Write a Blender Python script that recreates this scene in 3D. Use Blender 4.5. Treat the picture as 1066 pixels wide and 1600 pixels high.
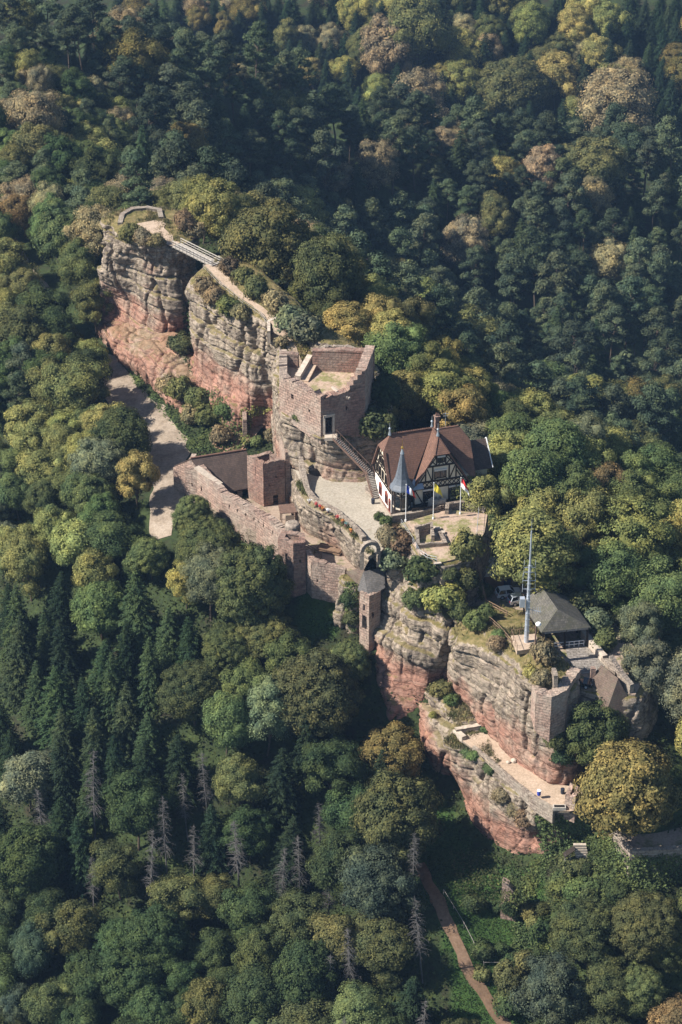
import bpy, math, random
import numpy as np
from mathutils import Vector, Matrix
from mathutils.bvhtree import BVHTree

for o in list(bpy.data.objects): bpy.data.objects.remove(o)
R = math.radians
random.seed(7); rng = np.random.default_rng(7)
scn = bpy.context.scene; COL = scn.collection

# ------------------------------------------------------------------ camera, sky, sun, exposure
PITCH = R(30); DIST = 360.0; FPX = 3600.0
CAM = np.array([0, -DIST*math.cos(PITCH), DIST*math.sin(PITCH)])
cd = bpy.data.cameras.new('camera'); cam = bpy.data.objects.new('camera', cd); COL.objects.link(cam)
cam.location = CAM; cam.rotation_euler = (math.pi/2-PITCH, 0, 0)
cd.sensor_fit = 'VERTICAL'; cd.sensor_height = 24; cd.lens = 24*FPX/1600; cd.clip_start = 1; cd.clip_end = 20000
scn.camera = cam
SUN_EL = R(43); SUN_H = Vector((-0.96, -0.20)).normalized()          # horizontal direction towards the sun
w = bpy.data.worlds.new('World'); scn.world = w; w.use_nodes = True
nt = w.node_tree; sky = nt.nodes.new('ShaderNodeTexSky'); sky.sky_type = 'NISHITA'; sky.sun_disc = False
sky.sun_elevation = SUN_EL; sky.sun_rotation = math.atan2(SUN_H.x, SUN_H.y); sky.altitude = 400
sky.dust_density = 0.6
bg = nt.nodes['Background']; bg.inputs['Strength'].default_value = 0.065
nt.links.new(sky.outputs[0], bg.inputs[0])
sl = bpy.data.lights.new('sun', 'SUN'); sl.energy = 5.0; sl.angle = R(0.5); sl.color = (1, 0.94, 0.85)
so = bpy.data.objects.new('sun', sl); COL.objects.link(so)
sd = Vector((SUN_H.x*math.cos(SUN_EL), SUN_H.y*math.cos(SUN_EL), math.sin(SUN_EL)))
so.rotation_euler = sd.to_track_quat('Z', 'Y').to_euler(); so.location = (-300, 100, 300)
scn.view_settings.view_transform = 'Standard'; scn.view_settings.look = 'None'
scn.view_settings.exposure = 0.95; scn.view_settings.gamma = 1.0
try:
    scn.cycles.max_bounces = 5; scn.cycles.diffuse_bounces = 3; scn.cycles.transmission_bounces = 3
    scn.cycles.volume_bounces = 0; scn.cycles.use_denoising = True
except Exception: pass

HAZE = 0.0001

# ------------------------------------------------------------------ helpers
cP, sP = math.cos(PITCH), math.sin(PITCH)
def ray(px, py):
    u = (px-533)/FPX; v = (800-py)/FPX
    return np.array([u, cP+v*sP, -sP+v*cP])
def at(px, py, z):
    d = ray(px, py); t = (z-CAM[2])/d[2]
    return CAM+t*d
def pr(p):
    X, Y, Z = p[0]-CAM[0], p[1]-CAM[1], p[2]-CAM[2]
    dep = Y*cP-Z*sP; up = Y*sP+Z*cP
    return 533+FPX*X/dep, 800-FPX*up/dep, FPX/dep
class W(tuple): pass            # a point already in world coordinates
def pt(p):
    return np.array(p[:3], float) if isinstance(p, W) else at(*p[:3])
def hashn(i, j, k):
    n = (i*374761393+j*668265263+k*2147483647) & 0xffffffff
    n = ((n ^ (n >> 13))*1274126177) & 0xffffffff
    return ((n ^ (n >> 16)) & 0xffff)/65535.0
def vnoise(P):
    P = np.asarray(P, float); I = np.floor(P).astype(np.int64); f = P-I; f = f*f*(3-2*f)
    o = 0
    for a in (0, 1):
        for b in (0, 1):
            for c in (0, 1):
                wt = (f[..., 0] if a else 1-f[..., 0])*(f[..., 1] if b else 1-f[..., 1])*(f[..., 2] if c else 1-f[..., 2])
                o = o+wt*hashn(I[..., 0]+a, I[..., 1]+b, I[..., 2]+c)
    return o*2-1
def fbm(P, n=3):
    o = 0; a = 1.0; P = np.asarray(P, float)
    for i in range(n):
        o = o+a*vnoise(P+17.3*i); P = P*2.03; a *= 0.5
    return o/1.75

def tag(o, label=None, cat=None, group=None, kind=None):
    if label: o['label'] = label
    if cat: o['category'] = cat
    if group: o['group'] = group
    if kind: o['kind'] = kind
    return o
def thing(name, label, cat, loc=(0, 0, 0), rz=0, group=None):
    o = bpy.data.objects.new(name, None); COL.objects.link(o)
    o.location = [float(c) for c in loc]; o.rotation_euler = (0, 0, rz); o.empty_display_size = 0.5
    return tag(o, label, cat, group)
def link(name, me, parent=None, world=True):
    o = bpy.data.objects.new(name, me); COL.objects.link(o)
    if parent is not None:
        o.parent = parent
        if world:
            m = Matrix.Identity(4); q = parent
            ch = []
            while q is not None: ch.append(q); q = q.parent
            for q in reversed(ch):
                m = m @ q.matrix_parent_inverse @ (Matrix.Translation(q.location) @ q.rotation_euler.to_matrix().to_4x4())
            o.matrix_parent_inverse = m.inverted()
    return o
def auto_uv(me):
    n = len(me.loops)
    if n == 0: return
    co = np.empty(len(me.vertices)*3); me.vertices.foreach_get('co', co); co = co.reshape(-1, 3)
    vi = np.empty(n, np.int32); me.loops.foreach_get('vertex_index', vi)
    npoly = len(me.polygons)
    no = np.empty(npoly*3); me.polygons.foreach_get('normal', no); no = no.reshape(-1, 3)
    lt = np.empty(npoly, np.int32); me.polygons.foreach_get('loop_total', lt)
    N = np.repeat(no, lt, axis=0); P = co[vi]
    h = np.hypot(N[:, 0], N[:, 1]); flat = h < 0.35
    hh = np.maximum(h, 1e-6); tx = -N[:, 1]/hh; ty = N[:, 0]/hh
    u = np.where(flat, P[:, 0], P[:, 0]*tx+P[:, 1]*ty)
    v = np.where(flat, P[:, 1], P[:, 2]/np.maximum(np.sqrt(np.maximum(1-N[:, 2]**2, 0)), 0.3))
    uv = me.uv_layers.new(name='UVMap'); uv.data.foreach_set('uv', np.stack([u, v], 1).ravel().astype(np.float32))
class MB:
    def __init__(s): s.v = []; s.f = []; s.m = []
    def add(s, vs, fs, m=0):
        b = len(s.v); s.v += [tuple(float(c) for c in p) for p in vs]
        for f in fs: s.f.append(tuple(i+b for i in f)); s.m.append(m)
        return s
    def box(s, x0, x1, y0, y1, z0, z1, m=0):
        vs = [(x, y, z) for z in (z0, z1) for x, y in ((x0, y0), (x1, y0), (x1, y1), (x0, y1))]
        return s.add(vs, [(3, 2, 1, 0), (4, 5, 6, 7), (0, 1, 5, 4), (1, 2, 6, 5), (2, 3, 7, 6), (3, 0, 4, 7)], m)
    def beam(s, a, b, wd, ht=None, m=0, up=(0, 0, 1)):
        a = Vector(a); b = Vector(b); d = (b-a).normalized(); ht = ht or wd
        x = d.cross(Vector(up))
        if x.length < 1e-3: x = d.cross(Vector((0, 1, 0)))
        x.normalize(); y = x.cross(d)
        vs = [p+x*(i*wd/2)+y*(j*ht/2) for p in (a, b) for i, j in ((-1, -1), (1, -1), (1, 1), (-1, 1))]
        return s.add(vs, [(0, 1, 2, 3), (7, 6, 5, 4), (4, 5, 1, 0), (5, 6, 2, 1), (6, 7, 3, 2), (7, 4, 0, 3)], m)
    def tube(s, a, b, r0, r1=None, n=8, m=0):
        a = Vector(a); b = Vector(b); d = (b-a).normalized(); r1 = r0 if r1 is None else r1
        x = d.cross(Vector((0, 0, 1)))
        if x.length < 1e-3: x = Vector((1, 0, 0))
        x.normalize(); y = d.cross(x)
        vs = [p+(x*math.cos(2*math.pi*i/n)+y*math.sin(2*math.pi*i/n))*r for p, r in ((a, r0), (b, r1)) for i in range(n)]
        fs = [(i, (i+1) % n, n+(i+1) % n, n+i) for i in range(n)]+[tuple(reversed(range(n))), tuple(range(n, 2*n))]
        return s.add(vs, fs, m)
    def prism(s, poly, z0, z1, m=0):
        poly = [p[:2] for p in poly]; n = len(poly)
        ar = sum(poly[i][0]*poly[(i+1) % n][1]-poly[(i+1) % n][0]*poly[i][1] for i in range(n))
        if ar < 0: poly = poly[::-1]
        vs = [(x, y, z) for z in (z0, z1) for x, y in poly]
        return s.add(vs, [tuple(reversed(range(n))), tuple(range(n, 2*n))]+[(i, (i+1) % n, n+(i+1) % n, n+i) for i in range(n)], m)
    def lathe(s, prof, c=(0, 0), n=12, m=0, ph=0):
        vs = [(c[0]+r*math.cos(ph+2*math.pi*i/n), c[1]+r*math.sin(ph+2*math.pi*i/n), z) for r, z in prof for i in range(n)]
        fs = [(k*n+i, k*n+(i+1) % n, (k+1)*n+(i+1) % n, (k+1)*n+i) for k in range(len(prof)-1) for i in range(n)]
        return s.add(vs, fs+[tuple(reversed(range(n))), tuple(range((len(prof)-1)*n, len(prof)*n))], m)
    def mesh(s, name, mats, smooth=False):
        me = bpy.data.meshes.new(name); me.from_pydata(s.v, [], s.f)
        mats = mats if isinstance(mats, (list, tuple)) else [mats]
        for m in mats: me.materials.append(M[m])
        if len(mats) > 1: me.polygons.foreach_set('material_index', s.m)
        if smooth: me.polygons.foreach_set('use_smooth', [True]*len(me.polygons))
        me.update(); auto_uv(me); return me
    def build(s, name, mats, parent=None, world=False, smooth=False):
        return link(name, s.mesh(name, mats, smooth), parent, world)
def grid_mesh(name, P, closed, mat, attrs=None, smooth=True, flip=False):
    nu, nv = P.shape[:2]
    me = bpy.data.meshes.new(name); idx = np.arange(nu*nv).reshape(nu, nv)
    A = idx if closed else idx[:-1]; B = np.roll(idx, -1, 0) if closed else idx[1:]
    q = np.stack([A[:, :-1], B[:, :-1], B[:, 1:], A[:, 1:]], -1).reshape(-1, 4)
    if flip: q = q[:, ::-1]
    fill(me, P.reshape(-1, 3), q)
    if smooth: me.polygons.foreach_set('use_smooth', np.ones(len(q), bool))
    for k, a in (attrs or {}).items():
        at_ = me.attributes.new(k, 'FLOAT', 'POINT'); at_.data.foreach_set('value', a.ravel().astype(np.float32))
    me.materials.append(M[mat]); me.update(); return me
def fill(me, V, Q):
    n = Q.shape[1]
    me.vertices.add(len(V)); me.vertices.foreach_set('co', np.ascontiguousarray(V, np.float32).ravel())
    me.loops.add(Q.size); me.loops.foreach_set('vertex_index', np.ascontiguousarray(Q, np.int32).ravel())
    me.polygons.add(len(Q)); me.polygons.foreach_set('loop_start', np.arange(0, Q.size, n, dtype=np.int32))
    me.update(calc_edges=True)
def quads(C, N, size, aspect=1.0, bend=0.0, spin=None):
    """leaf-sized quads: centres C, normals N, half sizes"""
    N = N/np.maximum(np.linalg.norm(N, axis=1, keepdims=True), 1e-6)
    rv = rng.normal(size=N.shape) if spin is None else spin
    T = np.cross(N, rv); T /= np.maximum(np.linalg.norm(T, axis=1, keepdims=True), 1e-6); B = np.cross(N, T)
    s = np.asarray(size).reshape(-1, 1); a = s*aspect
    V = np.stack([C-T*s, C-B*a*0.8+N*bend*s, C+T*s, C+B*a*0.8+N*bend*s], 1).reshape(-1, 3)
    return V, np.arange(len(V)).reshape(-1, 4)

# ------------------------------------------------------------------ materials
M = {}
def newmat(name):
    m = bpy.data.materials.new(name); m.use_nodes = True; t = m.node_tree; M[name] = m
    b = t.nodes['Principled BSDF']; b.inputs['Specular IOR Level'].default_value = 0.2
    b.inputs['Roughness'].default_value = 0.85
    return m, t, b
def N_(t, ty, **kw):
    n = t.nodes.new('ShaderNode'+ty)
    for k, v in kw.items():
        if k in n.inputs: n.inputs[k].default_value = v
        else: setattr(n, k, v)
    return n
def ramp(t, fac, stops):
    r = t.nodes.new('ShaderNodeValToRGB'); e = r.color_ramp.elements
    while len(e) < len(stops): e.new(0.5)
    for el, (p, c) in zip(e, stops): el.position = p; el.color = (*c, 1) if len(c) == 3 else c
    t.links.new(fac, r.inputs[0]); return r.outputs[0]
def mix(t, fac, a, b, mode='MIX'):
    m = t.nodes.new('ShaderNodeMix'); m.data_type = 'RGBA'; m.blend_type = mode
    for s, v in ((m.inputs[0], fac), (m.inputs[6], a), (m.inputs[7], b)):
        if hasattr(v, 'is_output'): t.links.new(v, s)
        elif isinstance(v, (int, float)): s.default_value = v
        else: s.default_value = (*v, 1)
    return m.outputs[2]
def math_(t, op, a, b=0.0, clamp=False):
    m = t.nodes.new('ShaderNodeMath'); m.operation = op; m.use_clamp = clamp
    for s, v in zip(m.inputs, (a, b)):
        if hasattr(v, 'is_output'): t.links.new(v, s)
        else: s.default_value = v
    return m.outputs[0]
def noise(t, scale, detail=3, rough=0.6, vec=None, dist=0):
    n = N_(t, 'TexNoise', Scale=scale, Detail=detail, Roughness=rough, Distortion=dist)
    if vec is not None: t.links.new(vec, n.inputs['Vector'])
    return n.outputs['Fac']
def pos(t, scale=(1, 1, 1), rot=(0, 0, 0)):
    g = N_(t, 'NewGeometry'); mp = N_(t, 'Mapping'); mp.inputs['Scale'].default_value = scale; mp.inputs['Rotation'].default_value = rot
    t.links.new(g.outputs['Position'], mp.inputs[0]); return mp.outputs[0]
def bump(t, b, h, strength=0.5, dist=0.1):
    n = N_(t, 'Bump', Strength=strength, Distance=dist); t.links.new(h, n.inputs['Height']); t.links.new(n.outputs[0], b.inputs['Normal'])
def attr(t, name):
    a = N_(t, 'Attribute'); a.attribute_name = name; return a.outputs['Fac']
def plain(name, col, rough=0.7, metal=0.0, var=0.25, nscale=1.5, spec=0.3):
    m, t, b = newmat(name)
    n = noise(t, nscale, 4, 0.65, pos(t)); k = tuple(c*(1-var) for c in col); k2 = tuple(min(c*(1+var), 1) for c in col)
    t.links.new(ramp(t, n, [(0.3, k), (0.7, k2)]), b.inputs['Base Color'])
    b.inputs['Roughness'].default_value = rough; b.inputs['Metallic'].default_value = metal; b.inputs['Specular IOR Level'].default_value = spec
    return m
def m_rock():
    m, t, b = newmat('sandstone')
    tilt = (0.10, -0.07, 0)
    strata = noise(t, 1.0, 5, 0.7, pos(t, (0.10, 0.10, 1.5), tilt), 0.4)
    fine = noise(t, 1.0, 4, 0.7, pos(t, (0.5, 0.5, 5.0), tilt), 0.3)
    blot = noise(t, 0.22, 5, 0.65, pos(t)); streak = noise(t, 1.0, 4, 0.6, pos(t, (0.9, 0.9, 0.12)))
    lich = noise(t, 1.6, 5, 0.7, pos(t))
    grey = ramp(t, strata, [(0.25, (0.20, 0.16, 0.125)), (0.45, (0.41, 0.335, 0.265)), (0.6, (0.31, 0.25, 0.195)), (0.78, (0.50, 0.415, 0.33))])
    grey = mix(t, ramp(t, lich, [(0.46, (0, 0, 0)), (0.68, (0.7, 0.7, 0.7))]), grey, (0.15, 0.135, 0.085))
    grey = mix(t, ramp(t, streak, [(0.48, (0, 0, 0)), (0.7, (0.75, 0.75, 0.75))]), grey, (0.10, 0.088, 0.078))
    red = ramp(t, strata, [(0.3, (0.25, 0.125, 0.09)), (0.5, (0.38, 0.205, 0.15)), (0.75, (0.44, 0.275, 0.21))])
    red = mix(t, ramp(t, blot, [(0.5, (0, 0, 0)), (0.7, (0.5, 0.5, 0.5))]), red, (0.36, 0.25, 0.19))
    r = math_(t, 'ADD', attr(t, 'red'), math_(t, 'MULTIPLY', math_(t, 'SUBTRACT', noise(t, 0.13, 4, 0.6, pos(t, (1, 1, 1.6), (0.2, 0, 0))), 0.5), 2.5))
    c = mix(t, ramp(t, r, [(0.34, (0, 0, 0)), (0.95, (1, 1, 1))]), grey, red)
    c = mix(t, ramp(t, streak, [(0.5, (0, 0, 0)), (0.72, (0.5, 0.5, 0.5))]), c, (0.13, 0.10, 0.085))
    c = mix(t, 0.75, c, ramp(t, fine, [(0.25, (0.35, 0.33, 0.31)), (0.5, (0.85, 0.85, 0.85)), (0.75, (1.25, 1.2, 1.15))]), 'MULTIPLY')
    vo = N_(t, 'TexVoronoi'); vo.feature = 'DISTANCE_TO_EDGE'; vo.inputs['Scale'].default_value = 1.0
    wv = N_(t, 'TexNoise', Scale=0.8, Detail=3); t.links.new(pos(t), wv.inputs['Vector']); va = N_(t, 'VectorMath'); va.operation = 'MULTIPLY_ADD'; t.links.new(wv.outputs['Color'], va.inputs[0]); va.inputs[1].default_value = (0.9, 0.9, 0.9); t.links.new(pos(t, (0.28, 0.28, 0.75), tilt), va.inputs[2]); t.links.new(va.outputs[0], vo.inputs['Vector'])
    crk = ramp(t, vo.outputs['Distance'], [(0.0, (0.30, 0.27, 0.25)), (0.035, (0.75, 0.74, 0.73)), (0.09, (1, 1, 1))])
    c = mix(t, 0.85, c, crk, 'MULTIPLY')
    # vegetation and soil that lies on the flat ledges
    g = N_(t, 'NewGeometry'); sx = N_(t, 'SeparateXYZ'); t.links.new(g.outputs['Normal'], sx.inputs[0])
    up = math_(t, 'ADD', sx.outputs[2], math_(t, 'MULTIPLY', math_(t, 'SUBTRACT', lich, 0.5), 0.7))
    veg = math_(t, 'MULTIPLY', ramp(t, up, [(0.62, (0, 0, 0)), (0.80, (1, 1, 1))]), attr(t, 'veg'))
    vc = ramp(t, noise(t, 0.9, 5, 0.7, pos(t)), [(0.3, (0.07, 0.075, 0.025)), (0.5, (0.16, 0.13, 0.055)), (0.7, (0.26, 0.20, 0.10))])
    c = mix(t, veg, c, vc)
    t.links.new(c, b.inputs['Base Color']); b.inputs['Roughness'].default_value = 0.95; b.inputs['Specular IOR Level'].default_value = 0.1
    h = math_(t, 'ADD', math_(t, 'MULTIPLY', fine, 0.7), math_(t, 'MULTIPLY', noise(t, 3.0, 5, 0.7, pos(t)), 0.5))
    bump(t, b, h, 0.9, 0.35)
m_rock()
def m_masonry(name, c1, c2, c3, bw=0.95, rh=0.46, mortar=(0.17, 0.14, 0.115)):
    m, t, b = newmat(name)
    uv = N_(t, 'UVMap'); br = N_(t, 'TexBrick'); br.offset = 0.5
    wob = N_(t, 'TexNoise', Scale=1.2, Detail=3); t.links.new(uv.outputs[0], wob.inputs['Vector'])
    ad = N_(t, 'VectorMath'); ad.operation = 'MULTIPLY_ADD'; t.links.new(wob.outputs['Color'], ad.inputs[0]); ad.inputs[1].default_value = (0.16, 0.10, 0); t.links.new(uv.outputs[0], ad.inputs[2])
    t.links.new(ad.outputs[0], br.inputs['Vector'])
    br.inputs['Scale'].default_value = 1; br.inputs['Brick Width'].default_value = bw; br.inputs['Row Height'].default_value = rh
    br.inputs['Mortar Size'].default_value = 0.04; br.inputs['Mortar Smooth'].default_value = 0.5; br.inputs['Bias'].default_value = -0.1
    br.inputs['Color1'].default_value = (*c1, 1); br.inputs['Color2'].default_value = (*c2, 1); br.inputs['Mortar'].default_value = (*mortar, 1)
    p = pos(t); big = noise(t, 0.28, 5, 0.7, p); c = br.outputs['Color']
    c = mix(t, ramp(t, big, [(0.42, (0, 0, 0)), (0.62, (0.75, 0.75, 0.75))]), c, c3)
    sp = noise(t, 2.2, 5, 0.75, p); c = mix(t, 0.85, c, ramp(t, sp, [(0.28, (0.42, 0.38, 0.36)), (0.5, (0.95, 0.95, 0.95)), (0.72, (1.35, 1.3, 1.25))]), 'MULTIPLY')
    t.links.new(c, b.inputs['Base Color']); b.inputs['Roughness'].default_value = 0.95; b.inputs['Specular IOR Level'].default_value = 0.1
    h = math_(t, 'ADD', math_(t, 'MULTIPLY', br.outputs['Fac'], -0.8), math_(t, 'MULTIPLY', sp, 1.2)); bump(t, b, h, 0.9, 0.16)
m_masonry('masonry', (0.43, 0.295, 0.235), (0.30, 0.21, 0.17), (0.40, 0.335, 0.275))
m_masonry('masonry_red', (0.33, 0.20, 0.155), (0.22, 0.135, 0.11), (0.31, 0.245, 0.2))
m_masonry('masonry_grey', (0.34, 0.28, 0.23), (0.24, 0.19, 0.155), (0.36, 0.31, 0.25))
m_masonry('paving', (0.30, 0.27, 0.245), (0.24, 0.215, 0.195), (0.27, 0.245, 0.21), 0.9, 0.45, (0.15, 0.13, 0.11))
def m_ground():
    m, t, b = newmat('forest_floor')
    p = pos(t); n1 = noise(t, 0.15, 5, 0.7, p); n2 = noise(t, 1.7, 5, 0.75, p)
    c = ramp(t, n1, [(0.35, (0.035, 0.03, 0.018)), (0.5, (0.03, 0.045, 0.016)), (0.65, (0.05, 0.07, 0.022))])
    c = mix(t, 0.8, c, ramp(t, n2, [(0.3, (0.4, 0.4, 0.4)), (0.7, (1.4, 1.4, 1.3))]), 'MULTIPLY')
    g = attr(t, 'lawn'); gc = ramp(t, n2, [(0.3, (0.03, 0.06, 0.015)), (0.6, (0.05, 0.10, 0.022)), (0.8, (0.08, 0.10, 0.03))])
    c = mix(t, g, c, gc); t.links.new(c, b.inputs['Base Color']); bump(t, b, n2, 0.8, 0.3)
m_ground()
def m_dirt(name, a, c_, d, grass=None, gcol=(0.15, 0.15, 0.05)):
    m, t, b = newmat(name); p = pos(t); n1 = noise(t, 0.25, 5, 0.7, p); n2 = noise(t, 2.5, 5, 0.75, p)
    c = ramp(t, n1, [(0.3, a), (0.5, c_), (0.7, d)])
    if grass is not None: c = mix(t, ramp(t, noise(t, 0.35, 6, 0.75, pos(t, (1, 1, 1), (0.3, 0.2, 0))), [(0.5-grass*0.25, (0, 0, 0)), (0.62-grass*0.25, (1, 1, 1))]), c, gcol)
    c = mix(t, 0.8, c, ramp(t, n2, [(0.3, (0.6, 0.58, 0.55)), (0.7, (1.3, 1.3, 1.27))]), 'MULTIPLY')
    lit_ = noise(t, 0.7, 6, 0.8, pos(t, (1, 1, 1), (0.7, 0.1, 0))); c = mix(t, ramp(t, lit_, [(0.55, (0, 0, 0)), (0.7, (0.6, 0.6, 0.6))]), c, (0.16, 0.115, 0.07))
    t.links.new(c, b.inputs['Base Color']); b.inputs['Roughness'].default_value = 0.95; bump(t, b, n2, 0.5, 0.08)
m_dirt('gravel', (0.27, 0.235, 0.2), (0.34, 0.30, 0.255), (0.40, 0.35, 0.30))
m_dirt('sand_path', (0.36, 0.27, 0.20), (0.43, 0.33, 0.25), (0.48, 0.37, 0.29))
m_dirt('road_dirt', (0.19, 0.15, 0.115), (0.29, 0.235, 0.185), (0.36, 0.30, 0.245))
m_dirt('brown_earth', (0.13, 0.085, 0.055), (0.18, 0.115, 0.075), (0.24, 0.16, 0.11))
m_dirt('yard_ground', (0.30, 0.265, 0.215), (0.36, 0.32, 0.265), (0.41, 0.36, 0.30), -0.42, (0.19, 0.18, 0.08))
m_dirt('terrace_ground', (0.36, 0.26, 0.20), (0.42, 0.31, 0.24), (0.46, 0.35, 0.28), 0.1, (0.20, 0.19, 0.08))
m_dirt('court_ground', (0.26, 0.20, 0.16), (0.33, 0.25, 0.2), (0.36, 0.29, 0.23), 0.0, (0.13, 0.14, 0.05))
def m_leaf(name, trans=0.25, vary=0.45):
    m, t, b = newmat(name); t.nodes.remove(b)
    oi = N_(t, 'ObjectInfo'); g = N_(t, 'NewGeometry')
    n = noise(t, 0.30, 3, 0.6, pos(t)); n2 = noise(t, 0.9, 2, 0.5, pos(t))
    isl = g.outputs['Random Per Island']
    c = mix(t, 1.0, oi.outputs['Color'], ramp(t, isl, [(0.0, (1-vary,)*3), (0.6, (1, 1, 1)), (1.0, (1+vary*1.2, 1+vary, 1+vary*0.4))]), 'MULTIPLY')
    c = mix(t, 1.0, c, ramp(t, n, [(0.28, (0.62, 0.76, 0.95)), (0.5, (1, 1, 1)), (0.72, (1.38, 1.2, 0.9))]), 'MULTIPLY')
    c = mix(t, 1.0, c, ramp(t, n2, [(0.3, (0.75, 0.78, 0.8)), (0.7, (1.25, 1.22, 1.15))]), 'MULTIPLY')
    hs_ = N_(t, 'HueSaturation', Saturation=0.86); t.links.new(c, hs_.inputs['Color']); c = hs_.outputs[0]
    d = N_(t, 'BsdfDiffuse'); tr = N_(t, 'BsdfTranslucent'); mx = N_(t, 'MixShader'); mx.inputs[0].default_value = trans
    t.links.new(c, d.inputs[0]); t.links.new(c, tr.inputs[0]); t.links.new(d.outputs[0], mx.inputs[1]); t.links.new(tr.outputs[0], mx.inputs[2])
    t.links.new(mx.outputs[0], t.nodes['Material Output'].inputs[0])
m_leaf('leaf', 0.22); m_leaf('needle', 0.12, 0.4)
plain('bark', (0.10, 0.075, 0.055), 0.9, var=0.4, nscale=4); plain('dead_wood', (0.10, 0.093, 0.088), 0.9, var=0.35, nscale=3)
plain('wood', (0.20, 0.13, 0.085), 0.8, var=0.3, nscale=3); plain('grey_wood', (0.30, 0.27, 0.24), 0.85, var=0.25, nscale=3)
plain('shed_wood', (0.26, 0.12, 0.055), 0.7, var=0.3, nscale=2)
plain('timber_dark', (0.022, 0.015, 0.011), 0.75, var=0.4, nscale=3)
plain('plaster', (0.66, 0.57, 0.44), 0.9, var=0.1, nscale=1.2); plain('white_plaster', (0.80, 0.77, 0.71), 0.9, var=0.06, nscale=1.0)
plain('white_paint', (0.75, 0.75, 0.74), 0.5, var=0.08); plain('red_frame', (0.20, 0.045, 0.03), 0.6, var=0.2)
plain('slate', (0.11, 0.125, 0.145), 0.5, var=0.25, nscale=3); plain('lead', (0.38, 0.42, 0.46), 0.4, 0.6, var=0.15)
plain('gold', (0.75, 0.48, 0.12), 0.3, 0.9, var=0.1); plain('steel', (0.50, 0.54, 0.60), 0.45, 0.5, var=0.1)
plain('rust_metal', (0.16, 0.10, 0.075), 0.8, 0.2, var=0.35, nscale=3); plain('dark_metal', (0.04, 0.04, 0.045), 0.5, 0.4, var=0.2)
plain('recess_shade', (0.010, 0.008, 0.007), 0.95, var=0.2); plain('concrete', (0.42, 0.38, 0.33), 0.9, var=0.2, nscale=2.5)  # near-black backs of openings: their inner darkness is put into the colour
plain('stone_cap', (0.44, 0.37, 0.30), 0.9, var=0.25, nscale=2); plain('tyre', (0.018, 0.018, 0.02), 0.85, var=0.1)
plain('car_white', (0.72, 0.72, 0.71), 0.22, var=0.03, spec=0.5); plain('car_silver', (0.45, 0.50, 0.57), 0.25, 0.5, var=0.05, spec=0.5); plain('car_black', (0.012, 0.013, 0.015), 0.15, var=0.05, spec=0.6)
plain('glass_dark', (0.015, 0.018, 0.022), 0.08, var=0.2, spec=0.7); plain('tail_red', (0.35, 0.01, 0.01), 0.3, var=0.1)
for n_, c_ in (('flag_blue', (0.02, 0.05, 0.35)), ('flag_white', (0.8, 0.8, 0.8)), ('flag_red', (0.6, 0.04, 0.04)), ('flag_yellow', (0.62, 0.50, 0.05)), ('flower_red', (0.5, 0.05, 0.05)), ('flower_orange', (0.55, 0.22, 0.05)), ('flower_white', (0.7, 0.7, 0.7)), ('flower_teal', (0.15, 0.3, 0.3)), ('bin_blue', (0.03, 0.06, 0.35)), ('bin_dark', (0.02, 0.025, 0.04)), ('door_blue', (0.03, 0.04, 0.10))):
    plain(n_, c_, 0.6, var=0.1)
def m_tile(name, c1, c2, rough=0.8, rh=0.32, bw=0.22, moss=None):
    m, t, b = newmat(name); uv = N_(t, 'UVMap'); br = N_(t, 'TexBrick'); br.offset = 0.5; t.links.new(uv.outputs[0], br.inputs['Vector'])
    for k, v in (('Scale', 1), ('Brick Width', bw), ('Row Height', rh), ('Mortar Size', 0.015), ('Mortar Smooth', 0.3)): br.inputs[k].default_value = v
    br.inputs['Color1'].default_value = (*c1, 1); br.inputs['Color2'].default_value = (*c2, 1); br.inputs['Mortar'].default_value = (*[c*0.55 for c in c2], 1)
    n = noise(t, 0.7, 5, 0.7, pos(t)); c = mix(t, 0.8, br.outputs['Color'], ramp(t, n, [(0.3, (0.7, 0.7, 0.7)), (0.7, (1.25, 1.22, 1.2))]), 'MULTIPLY')
    if moss: c = mix(t, ramp(t, noise(t, 0.5, 6, 0.75, pos(t, (1, 1, 1), (0.5, 0, 0))), [(0.48, (0, 0, 0)), (0.6, (0.8, 0.8, 0.8))]), c, moss)
    t.links.new(c, b.inputs['Base Color']); b.inputs['Roughness'].default_value = rough; bump(t, b, math_(t, 'MULTIPLY', br.outputs['Fac'], -1.0), 0.6, 0.05)
m_tile('roof_tile', (0.19, 0.105, 0.075), (0.14, 0.08, 0.06)); m_tile('barn_tile', (0.105, 0.075, 0.062), (0.075, 0.055, 0.047))
m_tile('shingle', (0.15, 0.14, 0.12), (0.09, 0.085, 0.075), 0.9, 0.34, 0.24, (0.085, 0.083, 0.06)); m_tile('slate_tile', (0.14, 0.13, 0.125), (0.10, 0.095, 0.09), 0.7)
m_tile('old_tile', (0.17, 0.125, 0.10), (0.12, 0.088, 0.07), 0.9, 0.3, 0.2, (0.13, 0.11, 0.08))

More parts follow.
